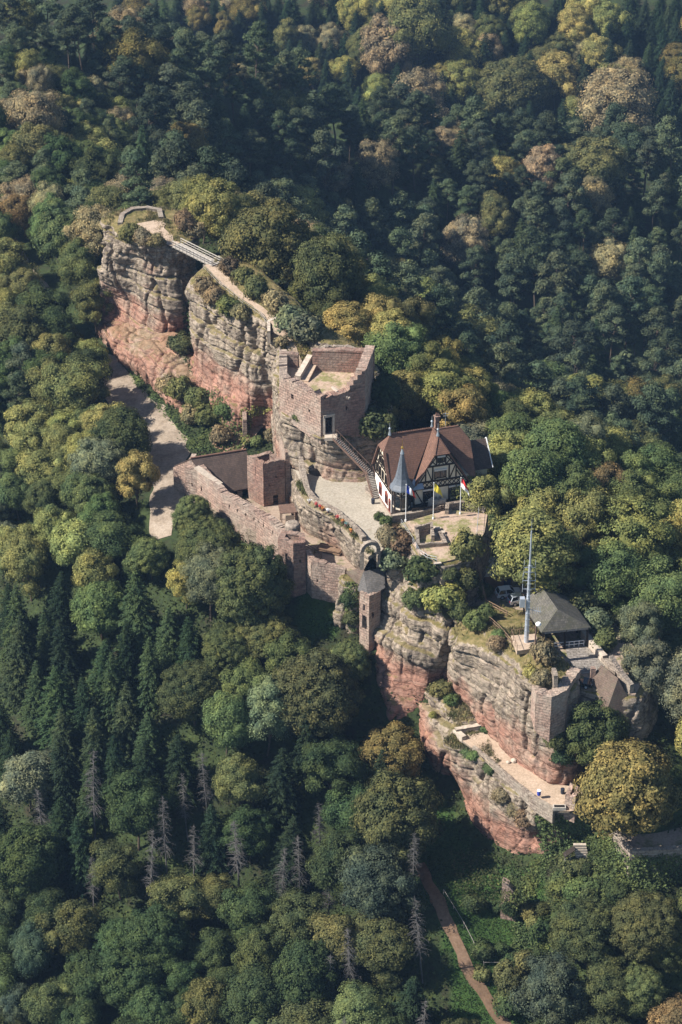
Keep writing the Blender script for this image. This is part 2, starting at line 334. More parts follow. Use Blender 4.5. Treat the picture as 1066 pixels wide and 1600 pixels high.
# ------------------------------------------------------------------ terrain
CP = [(-36, 62, -9), (-28, 20, -9), (-24, 12, -9.2), (-20, 6, -10.5), (-12, -3, -12), (-4, -9, -13.5), (2, -15, -18), (6, -23, -23.5), (13, -28, -28.5), (18.5, -33, -32), (20, -39, -34), (25, -45, -34.5), (31, -50, -34), (14, -52, -35.5),
      (-31, 30, -9), (-33, 45, -9), (-44, 74, -9), (-45, 78, -9), (-52, 89, -9), (-62, 110, -9), (-75, 130, -8),
      (-48, 60, -11), (-42, 40, -11.5), (-38, 20, -12), (-60, 40, -20), (-62, 70, -14), (-58, 10, -28), (-42, -5, -26), (-25, -15, -24), (-10, -28, -31), (-30, -35, -40), (0, -45, -41), (0, -65, -48), (-20, -55, -50),
      (-90, 0, -45), (-60, -40, -55), (-100, 60, -30), (-120, 110, -14), (-40, -75, -64), (-85, -50, -72), (30, -62, -42), (50, -66, -42), (45, -60, -34), (60, -60, -40), (20, -80, -54), (60, -90, -58),
      (38, -56, -31), (48, -50, -25), (40, -48, -22), (44, -42, -15), (50, -35, -16), (52, -20, -15),
      (25, 14, -5), (14, 28, -3), (20, 24, -5), (31, 10, -6), (40, -4, -9), (55, 4, -13), (45, 20, -9), (31, 30, -7), (65, -20, -22), (70, -45, -28), (85, 10, -42), (66, 22, -26), (50, 42, -24),
      (0, 48, 3), (8, 44, 0), (17, 42, -4), (-8, 72, 6), (3, 62, 2), (-22, 92, 6), (-40, 102, -1), (12, 78, -14), (-8, 104, -8), (32, 52, -18), (25, 100, -42), (60, 64, -48), (60, 110, -66), (100, 60, -66), (100, 130, -80),
      (-60, 150, -8), (-30, 150, -20), (-90, 180, -2), (-10, 180, -45),
      (0, 20, -9), (10, 5, -8), (25, -20, -12), (-10, 40, -6), (-28, 75, -4)]
CP = [list(c) for c in CP]
for p in ((50, 60, -5), (200, 150, -15), (400, 200, -30), (530, 222, -44), (700, 270, -54), (900, 325, -64), (1066, 350, -70), (560, 420, -64), (750, 480, -76), (950, 560, -82), (300, 260, -28), (1066, 450, -84)):
    CP.append(list(at(*p)))
for x in (-150, -60, 40, 140, 260):
    CP += [[x, 352, -100-0.02*x], [x, 395, -97], [x, 432, -82], [x, 475, -67], [x, 560, -36], [x, 750, 30], [x, 1000, 95]]
CP += [[-170, 235, 5], [-260, 100, -30], [-260, -150, -110], [0, -200, -110], [150, -150, -95], [220, 50, -95], [240, 200, -100], [-300, 350, -40], [-260, 500, -40]]
CP = np.array(CP, float)
def tps_fit(C):
    n = len(C); X = C[:, :2]/100; d = np.linalg.norm(X[:, None]-X[None], axis=2); K = np.where(d > 0, d*d*np.log(np.maximum(d, 1e-9)), 0)
    K += np.eye(n)*2e-4; Pm = np.hstack([np.ones((n, 1)), X]); A = np.zeros((n+3, n+3)); A[:n, :n] = K; A[:n, n:] = Pm; A[n:, :n] = Pm.T
    return X, np.linalg.solve(A, np.concatenate([C[:, 2], np.zeros(3)]))
TX, TW = tps_fit(CP)
def tps(x, y):
    P = np.stack([x, y], -1)/100; d = np.linalg.norm(P[..., None, :]-TX, axis=-1)
    U = np.where(d > 0, d*d*np.log(np.maximum(d, 1e-9)), 0)
    return U@TW[:-3]+TW[-3]+P@TW[-2:]
def axis(lo, hi, step, far):
    a = list(np.arange(lo, hi+step/2, step)); s = step
    while a[-1] < far: s *= 1.16; a.append(a[-1]+s)
    s = step
    while a[0] > -far: s *= 1.16; a.insert(0, a[0]-s)
    return np.array(a)
GX = axis(-80, 75, 1.25, 3500); GY = axis(-75, 120, 1.25, 4000)
gx, gy = np.meshgrid(GX, GY, indexing='ij')
cx, cy = np.clip(gx, -320, 320), np.clip(gy, -240, 1000)
GZ = np.zeros_like(gx)
for i in range(0, len(GX), 20): GZ[i:i+20] = tps(cx[i:i+20], cy[i:i+20])
GZ = GZ+0.5*fbm(np.stack([gx/9, gy/9, 0*gx], -1))+np.where((abs(gx) > 320) | (gy > 1000) | (gy < -240), 25*fbm(np.stack([gx/700, gy/700, 0*gx], -1)), 0)
GZ = np.clip(GZ, -160, 260)
def ground(x, y):
    i = min(max(np.searchsorted(GX, x)-1, 0), len(GX)-2); j = min(max(np.searchsorted(GY, y)-1, 0), len(GY)-2)
    u = (x-GX[i])/(GX[i+1]-GX[i]); v = (y-GY[j])/(GY[j+1]-GY[j])
    return (1-u)*(1-v)*GZ[i, j]+u*(1-v)*GZ[i+1, j]+(1-u)*v*GZ[i, j+1]+u*v*GZ[i+1, j+1]
def inpoly(x, y, poly):
    x = np.asarray(x, float); y = np.asarray(y, float); r = np.zeros(np.broadcast(x, y).shape, bool); n = len(poly)
    for i in range(n):
        x0, y0 = poly[i][:2]; x1, y1 = poly[i-1][:2]
        if y0 == y1: continue
        r ^= ((y0 > y) != (y1 > y)) & (x < (x1-x0)*(y-y0)/(y1-y0)+x0)
    return r
def ray_ground(px, py, h=0.0):
    """the point on the pixel's ray that is h metres above the terrain"""
    d = ray(px, py); t = 250.0; last = None
    while t < 1500:
        p = CAM+t*d; e = p[2]-ground(p[0], p[1])-h
        if e < 0: return p if last is None else last+(p-last)*(le/(le-e))
        last, le = p, e; t += 1.5
    return CAM+900*d
LAWNS = [[at(*p) for p in ((455, 925, -13), (530, 925, -13), (540, 1000, -17), (470, 1000, -15))],
         [(2, -24), (10, -26), (17, -34), (20, -40), (26, -47), (20, -53), (12, -52), (8, -44), (4, -34)],
         [ray_ground(*p) for p in ((688, 1345), (850, 1350), (858, 1470), (818, 1615), (715, 1615), (690, 1450))]]
lawn = np.zeros_like(gx)
for L in LAWNS: lawn = np.maximum(lawn, inpoly(gx, gy, L).astype(float))
P = np.stack([gx, gy, GZ], -1)
tag(link('ground', grid_mesh('ground', P, False, 'forest_floor', {'lawn': lawn})), kind='structure')

# ------------------------------------------------------------------ cliffs
BVH = []
def crom(A, n, closed):
    K = len(A); o = []
    segs = K if closed else K-1
    for s in range(segs):
        g = (lambda i: A[i % K]) if closed else (lambda i: A[min(max(i, 0), K-1)])
        p0, p1, p2, p3 = g(s-1), g(s), g(s+1), g(s+2)
        k = n[s]
        for t in np.arange(k)/k:
            o.append(0.5*((2*p1)+(-p0+p2)*t+(2*p0-5*p1+4*p2-p3)*t*t+(-p0+3*p1-3*p2+p3)*t**3))
    if not closed: o.append(A[-1])
    return np.array(o)
def cliff(name, label, cols, closed=False, reds=None, veg=None, res=0.21, amp=1.0, spine=None, seed=0, flatk=.85):
    """a rock face lofted from vertical profiles (base row first), with tilted beds, joints and bulges"""
    K = len(cols[0]); A = np.array([[pt(p) for p in c] for c in cols])
    Rd = np.array([[(p[3] if len(p) > 3 else (reds[i] if reds else 0)) for i, p in enumerate(c)] for c in cols], float)
    base = A[:, :1].copy(); base[..., 2] -= 2.5
    A = np.concatenate([base, A], 1); Rd = np.concatenate([Rd[:, :1], Rd], 1); vg = np.array([0.3]+list(veg or [0.8]*(K-2)+[1, 1]))
    if spine is not None:
        sp = np.array([pt(s) for s in spine])[:, None]; cen = np.broadcast_to(sp.mean(0, keepdims=True), sp.shape); A = np.concatenate([A, (A[:, -1:]+sp)/2+np.array([0, 0, 0.25]), sp, cen], 1); Rd = np.concatenate([Rd]+[Rd[:, -1:]*0]*3, 1); vg = np.append(vg, [1, 1, 1])
    A = np.concatenate([A, Rd[..., None], np.broadcast_to(vg, Rd.shape)[..., None]], -1)
    n = len(A); nu = []
    for i in range(n if closed else n-1):
        d = np.linalg.norm(A[(i+1) % n, :, :3]-A[i, :, :3], axis=1).max(); nu.append(max(2, int(d/res)))
    nv = [max(2, int(np.median(np.linalg.norm(A[:, j+1, :3]-A[:, j, :3], axis=1))/res)) for j in range(A.shape[1]-1)]
    G = crom(A, nu, closed); G = np.swapaxes(crom(np.swapaxes(G, 0, 1), nv, False), 0, 1)
    X = G[..., :3]
    du = (np.roll(X, -1, 0)-np.roll(X, 1, 0)) if closed else np.gradient(X, axis=0); dv = np.gradient(X, axis=1)
    Nn = np.cross(du, dv); Nn /= np.maximum(np.linalg.norm(Nn, axis=-1, keepdims=True), 1e-6)
    b = X[..., 2]+0.10*X[..., 0]+0.08*X[..., 1]+1.3*fbm(X/13+seed)
    S = lambda a, c, dz=0: np.stack([X[..., 0]/a+seed, X[..., 1]/a, b/c+dz], -1)
    bb = b/0.75+0.55*vnoise(S(6, 2.5, 2)); bi = np.floor(bb).astype(np.int64); bf = bb-bi; sid = int(seed*100)
    ang = X[..., 0]*.8-X[..., 1]*.6+1.2*vnoise(X/4+seed); hb = hashn(bi, 0*bi+sid, 0*bi+3)
    ci = np.floor(ang/(1.6+2.6*hb)+hb*7).astype(np.int64); cf_ = ang/(1.6+2.6*hb)+hb*7-ci
    bed = hb-.5; blkr = hashn(bi, ci, 0*bi+sid)-.5
    seam = np.exp(-(np.minimum(bf, 1-bf)/.13)**2); vj = np.exp(-(np.minimum(cf_, 1-cf_)/.06)**2)
    b2 = b/2.6+.4*vnoise(S(9, 4, 3)); bi2 = np.floor(b2).astype(np.int64); bed2 = hashn(bi2, 0*bi2+sid, 0*bi2+8)-.5; sm2 = np.exp(-(np.minimum(b2-bi2, 1-b2+bi2)/.07)**2)
    q = fbm(np.stack([X[..., 0]/5+seed*3, X[..., 1]/5, X[..., 2]/14], -1), 2); joint = np.exp(-(q/0.035)**2)
    q2 = fbm(np.stack([X[..., 0]/2.4+seed*7, X[..., 1]/2.4, X[..., 2]/7], -1), 2); joint2 = np.exp(-(q2/0.05)**2)
    big = fbm(np.stack([X[..., 0]/7+seed, X[..., 1]/7, X[..., 2]/9], -1), 3); soft = 1-.62*np.clip(G[..., 3], 0, 1)
    steep = 1-np.clip(np.abs(Nn[..., 2])-0.35, 0, 0.5)/0.5*flatk
    msk = np.clip(.55+.9*fbm(np.stack([X[..., 0]/6+seed*5, X[..., 1]/6, b/3.5], -1), 2), .08, 1.2)
    rough = (.34*bed+.28*blkr-.24*seam-.14*vj)*msk+.65*bed2-.45*sm2-1.0*joint-.7*joint2*msk+.30*fbm(X/1.4+seed, 3)
    d = (1.3*rough*soft+.8*big*(.6+.4*soft)+.06*vnoise(X*3.1))*steep*amp
    if not closed:
        e = np.minimum(np.arange(len(G)), len(G)-1-np.arange(len(G)))/4.0; d = d*np.clip(e, 0, 1)[:, None]
    X = X+Nn*d[..., None]
    me = grid_mesh(name, X, closed, 'sandstone', {'red': G[..., 3], 'veg': np.clip(G[..., 4], 0, 1)}, smooth=False)
    o = link(name, me); tag(o, label, None, kind='structure')
    BVH.append(BVHTree.FromPolygons([tuple(v) for v in X.reshape(-1, 3)], [tuple(p.vertices) for p in me.polygons]))
    return o, X, Nn
def top_z(x, y, zmax=60):
    z = -1e9
    for b in BVH:
        h = b.ray_cast(Vector((x, y, zmax)), Vector((0, 0, -1)))
        if h[0] is not None: z = max(z, h[0].z)
    return z if z > -1e8 else ground(x, y)
def vcol(x, y, zs, out=(0, 0), last=None):
    return [W((x+out[0]*k, y+out[1]*k, z)) for z, k in zip(zs, (1, .8, .5, .2, 0, -0.6))]
zA = (-6, -1, 4, 10, 14.5, 15.4)
A_ = cliff('cliff', 'tall layered grey sandstone rock under the lookout platform, farthest of the castle rocks', [
    [(186, 500, -4), (184, 465, 0), (170, 440, 4), (165, 400, 10), (174, 362, 14.5), (186, 356, 15.3)],
    [(215, 520, -4), (214, 482, 0), (206, 442, 5), (204, 410, 10), (212, 386, 14.3), (220, 376, 15.3)],
    [(245, 535, -4), (248, 502, 0), (240, 460, 5), (239, 420, 10), (243, 389, 14.3), (250, 378, 15.3)],
    [(270, 535, -5), (276, 508, -.5), (281, 470, 4), (284, 420, 10), (285, 386, 14.8), (280, 376, 15.3)],
    vcol(-26, 76, zA, (.6, -.6)), vcol(-28, 83, zA, (1, 0)), vcol(-33.5, 86.6, zA, (0, 1)), vcol(-39.5, 86.2, zA, (-.3, 1)), vcol(-44, 81.5, zA, (-1, 0))],
    True, reds=(1.0, .75, .2, 0, 0, 0), spine=[W((-40, 80, 15.9)), W((-38, 79, 16)), W((-34, 78, 16)), W((-30, 76, 15.9)), W((-29.5, 78, 15.9)), W((-30.5, 80.5, 15.9)), W((-34, 82, 16)), W((-38, 82, 16)), W((-40, 81, 15.9))], seed=1.3, amp=1.15)
P_ = cliff('cliff', 'low pink sandstone bench with dry bushes running along the sandy road', [
    [(150, 522, -8.6), (152, 510, -6.5), (160, 498, -5.5), (172, 488, -5), (190, 476, -5)],
    [(185, 566, -8.8), (176, 543, -6.2), (180, 526, -4.6), (200, 510, -3.6), (215, 498, -3.3)],
    [(205, 580, -8.9), (200, 558, -5.3), (209, 535, -3.6), (232, 520, -2.8), (245, 508, -2.6)],
    [(228, 598, -9), (225, 573, -5.3), (236, 553, -3.2), (258, 535, -2.0), (275, 518, -1.6)],
    [(250, 622, -9.1), (248, 597, -6), (259, 578, -3.8), (282, 560, -2.3), (302, 538, -1.6)],
    [(268, 645, -9.2), (268, 622, -6.5), (279, 604, -4.8), (300, 588, -3.2), (318, 562, -2.2)],
    [(285, 670, -9.3), (290, 648, -7.3), (301, 630, -5.8), (325, 613, -4.2), (347, 592, -2.6)],
    [(305, 692, -9.3), (318, 675, -8), (331, 655, -6.8), (352, 638, -5.2), (374, 612, -3.6)],
    [(330, 705, -8.5), (345, 695, -7.5), (361, 680, -6.9), (382, 660, -5.7), (402, 638, -4.6)],
    [(375, 712, -8), (380, 700, -7.5), (391, 690, -6.9), (406, 672, -5.8), (427, 648, -4.6)]],
    reds=(.8, .9, .8, .9, .9), veg=(.1, .25, .4, .35, .3), amp=1.35, seed=4.1, flatk=.25)
zB = (-4, 1, 5, 9, 13.5, 14.8)
B_ = cliff('cliff', 'grey layered rock between the footbridge and the keep, overhanging a smooth pink slope', [
    [W((-27, 59.5, -4)), W((-26, 60, 1)), W((-26, 60.5, 5)), W((-25.5, 61, 9)), W((-24.5, 61.5, 14)), W((-23, 60.5, 15))],
    [(308, 600, -3.5), (306, 562, 1), (296, 525, 4.5), (293, 490, 8), (291, 452, 12.5), (306, 437, 14.2)],
    [(330, 632, -4.5), (334, 580, 1.2), (324, 536, 6), (322, 502, 9), (324, 479, 11.6), (336, 456, 13.6)],
    [(360, 660, -5), (366, 598, 1.2), (358, 560, 5.5), (354, 526, 9), (352, 502, 12), (363, 478, 14)],
    [(386, 656, -4.5), (393, 616, 1.2), (389, 575, 6), (388, 540, 9.5), (390, 510, 13), (394, 495, 14.4)],
    [(415, 650, -3.5), (415, 625, 0.3), (416, 590, 5), (418, 555, 9.5), (420, 524, 13.2), (426, 512, 14.6)],
    vcol(-8, 33.5, zB, (.4, -.4)), vcol(-5.5, 42, zB, (1.5, 0)), vcol(-10.5, 54, zB, (1.5, .6)), vcol(-16, 63.5, zB, (1, 1)), vcol(-22, 66, zB, (0, 1))],
    True, reds=(1.3, .95, .1, 0, 0, 0), spine=[W((-21.5, 60.5, 15.2)), W((-22, 59.5, 15.1)), W((-20, 56, 14.9)), W((-17.5, 51, 14.8)), W((-14.5, 45, 15)), W((-12, 39, 15.2)), W((-10.5, 37.5, 15.3)), W((-10, 42, 15.3)), W((-13, 50, 15.2)), W((-17, 58, 15.2)), W((-20, 62, 15.2))], seed=2.7, amp=1.05)
zC = (-6, -2, 2, 6, 9, 10)
C_ = cliff('cliff', 'broad rock base carrying the ruined keep above the yard', [
    [(425, 668, -5), (425, 640, -1), (428, 610, 4), (430, 580, 8), (432, 552, 12.3), (440, 542, 13.8)],
    [(450, 740, -3), (444, 702, 1.5), (440, 675, 4.2), (437, 656, 7), (435, 641, 8.8), W((-8.5, 17.5, 9.3))],
    [(482, 757, -2.5), (478, 731, .5), (472, 700, 3.5), (470, 676, 6.5), (470, 661, 8.2), W((-5.5, 15.5, 8.8))],
    [(514, 762, -1), (512, 741, .8), (508, 715, 3.5), (505, 696, 6), (503, 684, 7.5), W((-2.6, 12.4, 8))],
    [(545, 764, -1), (543, 746, .6), (540, 722, 3), (538, 705, 5), (535, 690, 6.6), W((.3, 13, 7.5))],
    [(577, 759, -1), (574, 746, .2), (570, 720, 2.2), (568, 700, 4.2), (566, 682, 6.2), W((2.8, 15, 7))],
    vcol(6.4, 15, (-6, -3, 0, 3.5, 6.3, 7), (1, -.2)), vcol(8, 22.5, (-7, -3, 1, 5, 8, 9), (1.5, .4)), vcol(4.5, 28.5, (-6, -1, 4, 9, 13, 14), (1, 1)), vcol(-2.5, 36.5, (-4, 0, 5, 10, 13.8, 14.8), (1.3, .8)), vcol(-8, 40, (-4, 0, 5, 10, 13.8, 14.8), (0, .5))],
    True, reds=(.6, .3, .15, .1, .1, 0), spine=[W((-7.5, 33, 15.2)), W((-5, 20, 9.5)), W((-3, 18, 9)), W((-1, 15.5, 8.5)), W((0, 15.5, 8)), W((1.5, 16.5, 8)), W((2, 18, 8)), W((2.5, 21, 9)), W((-1, 25.5, 15)), W((-4.5, 31, 15.2)), W((-7, 35, 15.2))], seed=5.9, amp=.7)
Y_ = cliff('cliff', 'rock step below the gravel yard, facing the lower courtyard', [
    [(440, 765, -7), (449, 745, -4), (456, 733, -1.5), (470, 738, 0)],
    [(447, 778, -7), (454, 758, -4), (461, 748, -1), (475, 750, 0)],
    [(460, 806, -7), (461, 790, -4), (465, 773, -.8), (480, 770, 0)],
    [(477, 832, -7), (477, 813, -4), (480, 795, -.8), (492, 786, 0)],
    [(505, 846, -7), (505, 829, -4), (509, 811, -.8), (522, 801, 0)],
    [(530, 862, -7), (531, 846, -4.5), (536, 832, -.8), (550, 825, 0)],
    [(552, 886, -7), (553, 873, -4.8), (560, 857, -.8), (573, 852, 0)],
    [(566, 902, -7.5), (569, 890, -5), (577, 876, -1.2), (586, 868, -.3)]], reds=(.5, .1, 0, 0), veg=(.2, .3, .6, .6), amp=.55, seed=7.7)
M_ = cliff('cliff', 'overhanging grey rock above a smooth red wedge, beside the gate tower', [
    [(584, 1024, -18.5), (583, 990, -15), (585, 965, -12), (590, 935, -9), (597, 908, -6), (606, 890, -3.5)],
    [(603, 1113, -22.5), (601, 1052, -18), (608, 1000, -13.2), (611, 960, -9.5), (618, 920, -6), (626, 896, -3.5)],
    [(632, 1117, -22.5), (634, 1062, -18), (634, 1019, -13), (640, 985, -10), (645, 957, -7), (649, 925, -4.5)],
    [(660, 1113, -22.5), (666, 1072, -18.2), (667, 1037, -14), (670, 1011, -11.5), (672, 987, -9), (680, 952, -6)],
    [(676, 1086, -21), (682, 1064, -18), (687, 1042, -15), (689, 1026, -12.5), (690, 1009, -10), (696, 972, -6.5)],
    vcol(18.5, -19, (-18, -16, -13, -10, -7.2, -6.3), (0.3, -.6)), vcol(19, -11, (-16, -13, -10, -7, -5, -3), (1, 0)), vcol(13, -4, (-12, -9, -6, -3, -1, 0), (.5, 1)), vcol(6.5, -5, (-12, -9, -6, -3, -.6, 0), (-.6, .5))],
    True, reds=(1.3, 1.15, .1, 0, 0, 0), spine=[W((9, -10, -2.3)), W((10, -12, -2.6)), W((11.5, -14, -3.6)), W((13, -16, -4.6)), W((15, -16, -5)), W((16, -15, -5)), W((15, -11, -3)), W((12.5, -8, -.8)), W((9.5, -8, -.8))], seed=9.2, amp=.95)
S_ = cliff('cliff', 'broad pale rock face with tilted beds below the radio mast', [
    [(699, 1082, -19), (701, 1050, -15), (704, 1022, -10), (706, 1002, -7), (716, 986, -6)],
    [(735, 1122, -20), (740, 1086, -15), (745, 1046, -10), (747, 1012, -6), (756, 992, -5)],
    [(776, 1161, -21), (780, 1121, -15.5), (785, 1076, -10), (790, 1032, -5.2), (800, 1008, -4)],
    [(811, 1196, -21), (821, 1151, -15), (826, 1106, -9.8), (830, 1064, -5), (838, 1045, -4)],
    [(867, 1229, -21), (880, 1171, -14.5), (882, 1122, -10), (884, 1080, -5), (878, 1060, -4.2)],
    [W((35.5, -39.5, -21)), W((35, -39, -14.5)), W((34.4, -38.6, -10)), W((33.6, -38.2, -5)), W((32.3, -37.6, -4.2))],
    [W((34, -32, -14)), W((33.2, -31, -11)), W((32, -30.5, -8)), W((31, -30, -5.5)), W((30, -30, -4.5))],
    [W((31, -19, -14)), W((30.4, -19.2, -11)), W((29.6, -19.6, -8)), W((28.6, -20, -6.2)), W((27.5, -20.5, -5.6))],
    [W((20, -16.5, -14)), W((19.8, -17, -11)), W((19.4, -17.4, -9)), W((19.2, -18, -6.6)), W((19.5, -19, -6))]],
    True, reds=(1.1, .55, 0, 0, 0), spine=[W((20, -23, -5.2)), W((22, -26, -4.6)), W((25, -30, -3.7)), W((28, -35, -3.6)), W((30, -37, -3.7)), W((30, -35, -3.7)), W((28, -29, -3.7)), W((25.5, -23, -5)), W((21, -21, -5.6))], seed=12.4, amp=.9)
E_ = cliff('cliff', 'lower grey and red cliff dropping from the lower terrace to the meadow', [
    [W((9.5, -21, -27)), W((10, -20.5, -24)), W((11, -20, -21)), W((12.5, -19.5, -19)), W((14.5, -19, -18.5))],
    [(655, 1165, -27), (653, 1132, -24), (663, 1092, -20), (688, 1086, -18.4), (700, 1072, -17.6)],
    [(680, 1203, -28.5), (674, 1176, -25), (684, 1151, -22.5), (704, 1127, -19.8), (742, 1112, -18.6)],
    [(711, 1222, -30), (702, 1198, -26), (694, 1172, -22.7), (722, 1160, -21.4), (760, 1146, -20.9)],
    [(728, 1264, -32), (729, 1235, -28), (739, 1205, -24.5), (750, 1181, -21.5), (768, 1176, -21)],
    [(750, 1309, -34), (757, 1276, -29.5), (775, 1241, -25), (785, 1212, -21.6), (802, 1212, -21)],
    [(785, 1341, -34.5), (799, 1302, -30), (813, 1271, -25.5), (829, 1249, -22), (843, 1247, -21)],
    [(836, 1333, -32), (838, 1311, -29.4), (838, 1290, -26), (852, 1264, -22.3), (863, 1260, -21)],
    [(880, 1337, -31.5), (880, 1312, -28), (878, 1287, -25), (884, 1270, -22), (886, 1260, -21)],
    [(925, 1322, -29.5), (925, 1300, -26.5), (922, 1285, -24), (915, 1272, -22), (910, 1256, -21)]],
    reds=(1.1, .9, .25, 0, 0), veg=(.1, .1, .6, .9, .9), amp=.9, seed=15.8)
N_r = cliff('cliff', 'ivy-hung rock knob left of the gate tower', [
    [(524, 985, -15.5), (524, 960, -13), (524, 935, -10), (527, 912, -7.4), (532, 905, -6.8)],
    [(530, 1004, -17), (526, 978, -14.2), (528, 950, -11), (532, 922, -7.8), (538, 912, -7)],
    [(552, 1012, -17.5), (552, 985, -14.5), (553, 955, -11), (554, 928, -8), (552, 915, -7)],
    [(566, 1004, -17.5), (566, 985, -14.5), (564, 955, -11), (563, 925, -8), (558, 915, -7)],
    vcol(3.4, -8.5, (-17, -14, -11, -8, -7), (.4, 0)), vcol(1, -7, (-17, -14, -11, -8, -7), (0, .5))], True, reds=(.5, .2, .1, 0, 0), spine=[W((.5, -9, -6.6))]*6, seed=18.1, amp=.6)

# ------------------------------------------------------------------ masonry walls
def xy(px, py, z): p = at(px, py, z); return (float(p[0]), float(p[1]))
def wall_mesh(mb, path, zb, zt, th, ragged=0.5, holes=(), m=0, mv=1, closed=False, step=0.75, side=1):
    """a rough wall along a path (outer face on the path, thickness to its left*side); ragged broken top; holes = (s0, s1, z0, z1) in the outer face"""
    pts = [Vector((p[0], p[1], 0)) for p in path]; n = len(pts)
    zb = zb if isinstance(zb, (list, tuple)) else [zb]*n; zt = zt if isinstance(zt, (list, tuple)) else [zt]*n
    segs = [(i, (i+1) % n) for i in range(n if closed else n-1)]
    def offs(i):
        def nrm(a, b): d = (pts[b]-pts[a]).normalized(); return Vector((-d.y, d.x, 0))*side
        ns = []
        if closed or i > 0: ns.append(nrm((i-1) % n, i))
        if closed or i < n-1: ns.append(nrm(i, (i+1) % n))
        v = sum(ns, Vector())/len(ns); v /= max(v.length_squared, 0.35); return v*th
    inn = [pts[i]+offs(i) for i in range(n)]
    s0 = 0
    for a, b in segs:
        L = (pts[b]-pts[a]).length; hs = [h for h in holes if s0 <= (h[0]+h[1])/2 < s0+L]
        ts = np.linspace(0, L, max(2, int(L/step)+1)); ts[1:-1] += rng.uniform(-.3, .3, len(ts)-2)*step; ts = set(ts); ts |= {min(max(h[i]-s0, 0), L) for h in hs for i in (0, 1)}; ts = sorted(ts)
        H0 = zt[a]-zb[a]; fr = set(np.linspace(0, 1, max(2, int(H0/0.9)+1)))
        for h in hs:
            k = ((h[0]+h[1])/2-s0)/L; z0_, z1_ = zb[a]+(zb[b]-zb[a])*k, zt[a]+(zt[b]-zt[a])*k
            fr |= {min(max((h[i]-z0_)/(z1_-z0_), 0), 1) for i in (2, 3)}
        fr = sorted(fr)
        def P(t, f, inner=False):
            k = t/L; A, B = (inn if inner else pts)[a], (inn if inner else pts)[b]; p = A+(B-A)*k
            p.z = (zb[a]+(zb[b]-zb[a])*k)*(1-f)+(zt[a]+(zt[b]-zt[a])*k)*f; return p
        for i in range(len(ts)-1):
            t0, t1 = ts[i], ts[i+1]
            for j in range(len(fr)-1):
                f0, f1 = fr[j], fr[j+1]; zc = (P((t0+t1)/2, (f0+f1)/2)).z; tc = (t0+t1)/2+s0
                q = [P(t0, f0), P(t1, f0), P(t1, f1), P(t0, f1)]
                hole = any(h[0] < tc < h[1] and h[2] < zc < h[3] for h in hs)
                w = 0.03
                jit = lambda p: p+Vector((math.sin(p.x*71.1+p.z*53.3+p.y*37), math.sin(p.y*67.7+p.z*41.1+p.x*29), 0))*w
                q = [jit(p) for p in q]
                o = (0, 1, 2, 3) if side > 0 else (3, 2, 1, 0)
                if not hole: mb.add(q, [o], m)
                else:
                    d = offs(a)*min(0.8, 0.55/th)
                    qi = [p+d for p in q]; mb.add(qi, [o], mv)  # back of the shallow recess, painted near-black in place of deep shade
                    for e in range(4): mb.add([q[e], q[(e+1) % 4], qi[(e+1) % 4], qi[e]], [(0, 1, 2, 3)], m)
                qi = [P(t0, f0, True), P(t1, f0, True), P(t1, f1, True), P(t0, f1, True)]
                mb.add(qi, [o[::-1]], m)
            # broken crown: one block of stones per step
            hc = [ragged*(.55+.75*float(vnoise(np.array([(s0+t_)*1.1, zt[a]*3.7, pts[0].x])))+.35*float(vnoise(np.array([(s0+t_)*.35, 7.7, pts[0].y])))) for t_ in (t0, t1)]
            if random.random() < .12: hc = [c-.35*ragged for c in hc]
            e = 0.02
            q = [P(t0-e if i else t0, 1), P(t1, 1), P(t1, 1, True), P(t0, 1, True)]
            hh = [max(c, .02)+random.uniform(-.07, .07) for c in (hc[0], hc[1], hc[1], hc[0])]
            mb.add([p+Vector((0, 0, -.25)) for p in q]+[p+Vector((0, 0, hh[k])) for k, p in enumerate(q)], [(4, 5, 6, 7), (0, 1, 5, 4), (1, 2, 6, 5), (2, 3, 7, 6), (3, 0, 4, 7)], m)
        s0 += L
    if not closed:
        for i, rev in ((0, 0), (n-1, 1)):
            q = [Vector((pts[i].x, pts[i].y, zb[i])), Vector((inn[i].x, inn[i].y, zb[i])), Vector((inn[i].x, inn[i].y, zt[i]+.02)), Vector((pts[i].x, pts[i].y, zt[i]+.02))]
            mb.add(q, [(3, 2, 1, 0) if rev == 0 else (0, 1, 2, 3)], m)
    return mb
def flat(name, poly, z, mat, label=None, thick=0.6, kind='structure', sub=1.2, rough=0.12):
    """level ground sheet filled on a grid inside the outline, with a skirt"""
    mb = MB(); mb.prism(poly, z-thick, z); mb.m = [0 if i == 1 else 1 for i in range(len(mb.f))]; o = mb.build(name, [mat, 'sandstone']); tag(o, label, kind=kind)
    BVH.append(BVHTree.FromPolygons([Vector(v) for v in mb.v], mb.f)); return o
def rock_skirt(label, poly, z, depth, out=1.0, seed=3., reds=None, amp=.5):
    c = np.mean(np.array([p[:2] for p in poly]), 0); ar = sum(poly[i][0]*poly[(i+1) % len(poly)][1]-poly[(i+1) % len(poly)][0]*poly[i][1] for i in range(len(poly)))
    pl = [np.array(p[:2], float) for p in (poly if ar > 0 else poly[::-1])]; dn = []
    for i in range(len(pl)):
        a, b = pl[i], pl[(i+1) % len(pl)]; k = max(1, int(np.linalg.norm(b-a)/4)); dn += [a+(b-a)*j/k for j in range(k)]
    cols = []
    for p in dn:
        d = (p-c)/np.linalg.norm(p-c); cols.append([W((*(p+d*out*k), z-depth*f)) for k, f in ((1, 1), (.8, .7), (.5, .35), (.15, .06), (-.8, -.0))])
    return cliff('cliff', label, cols, True, reds=reds or (.3, .2, .1, 0, 0), seed=seed, amp=amp)
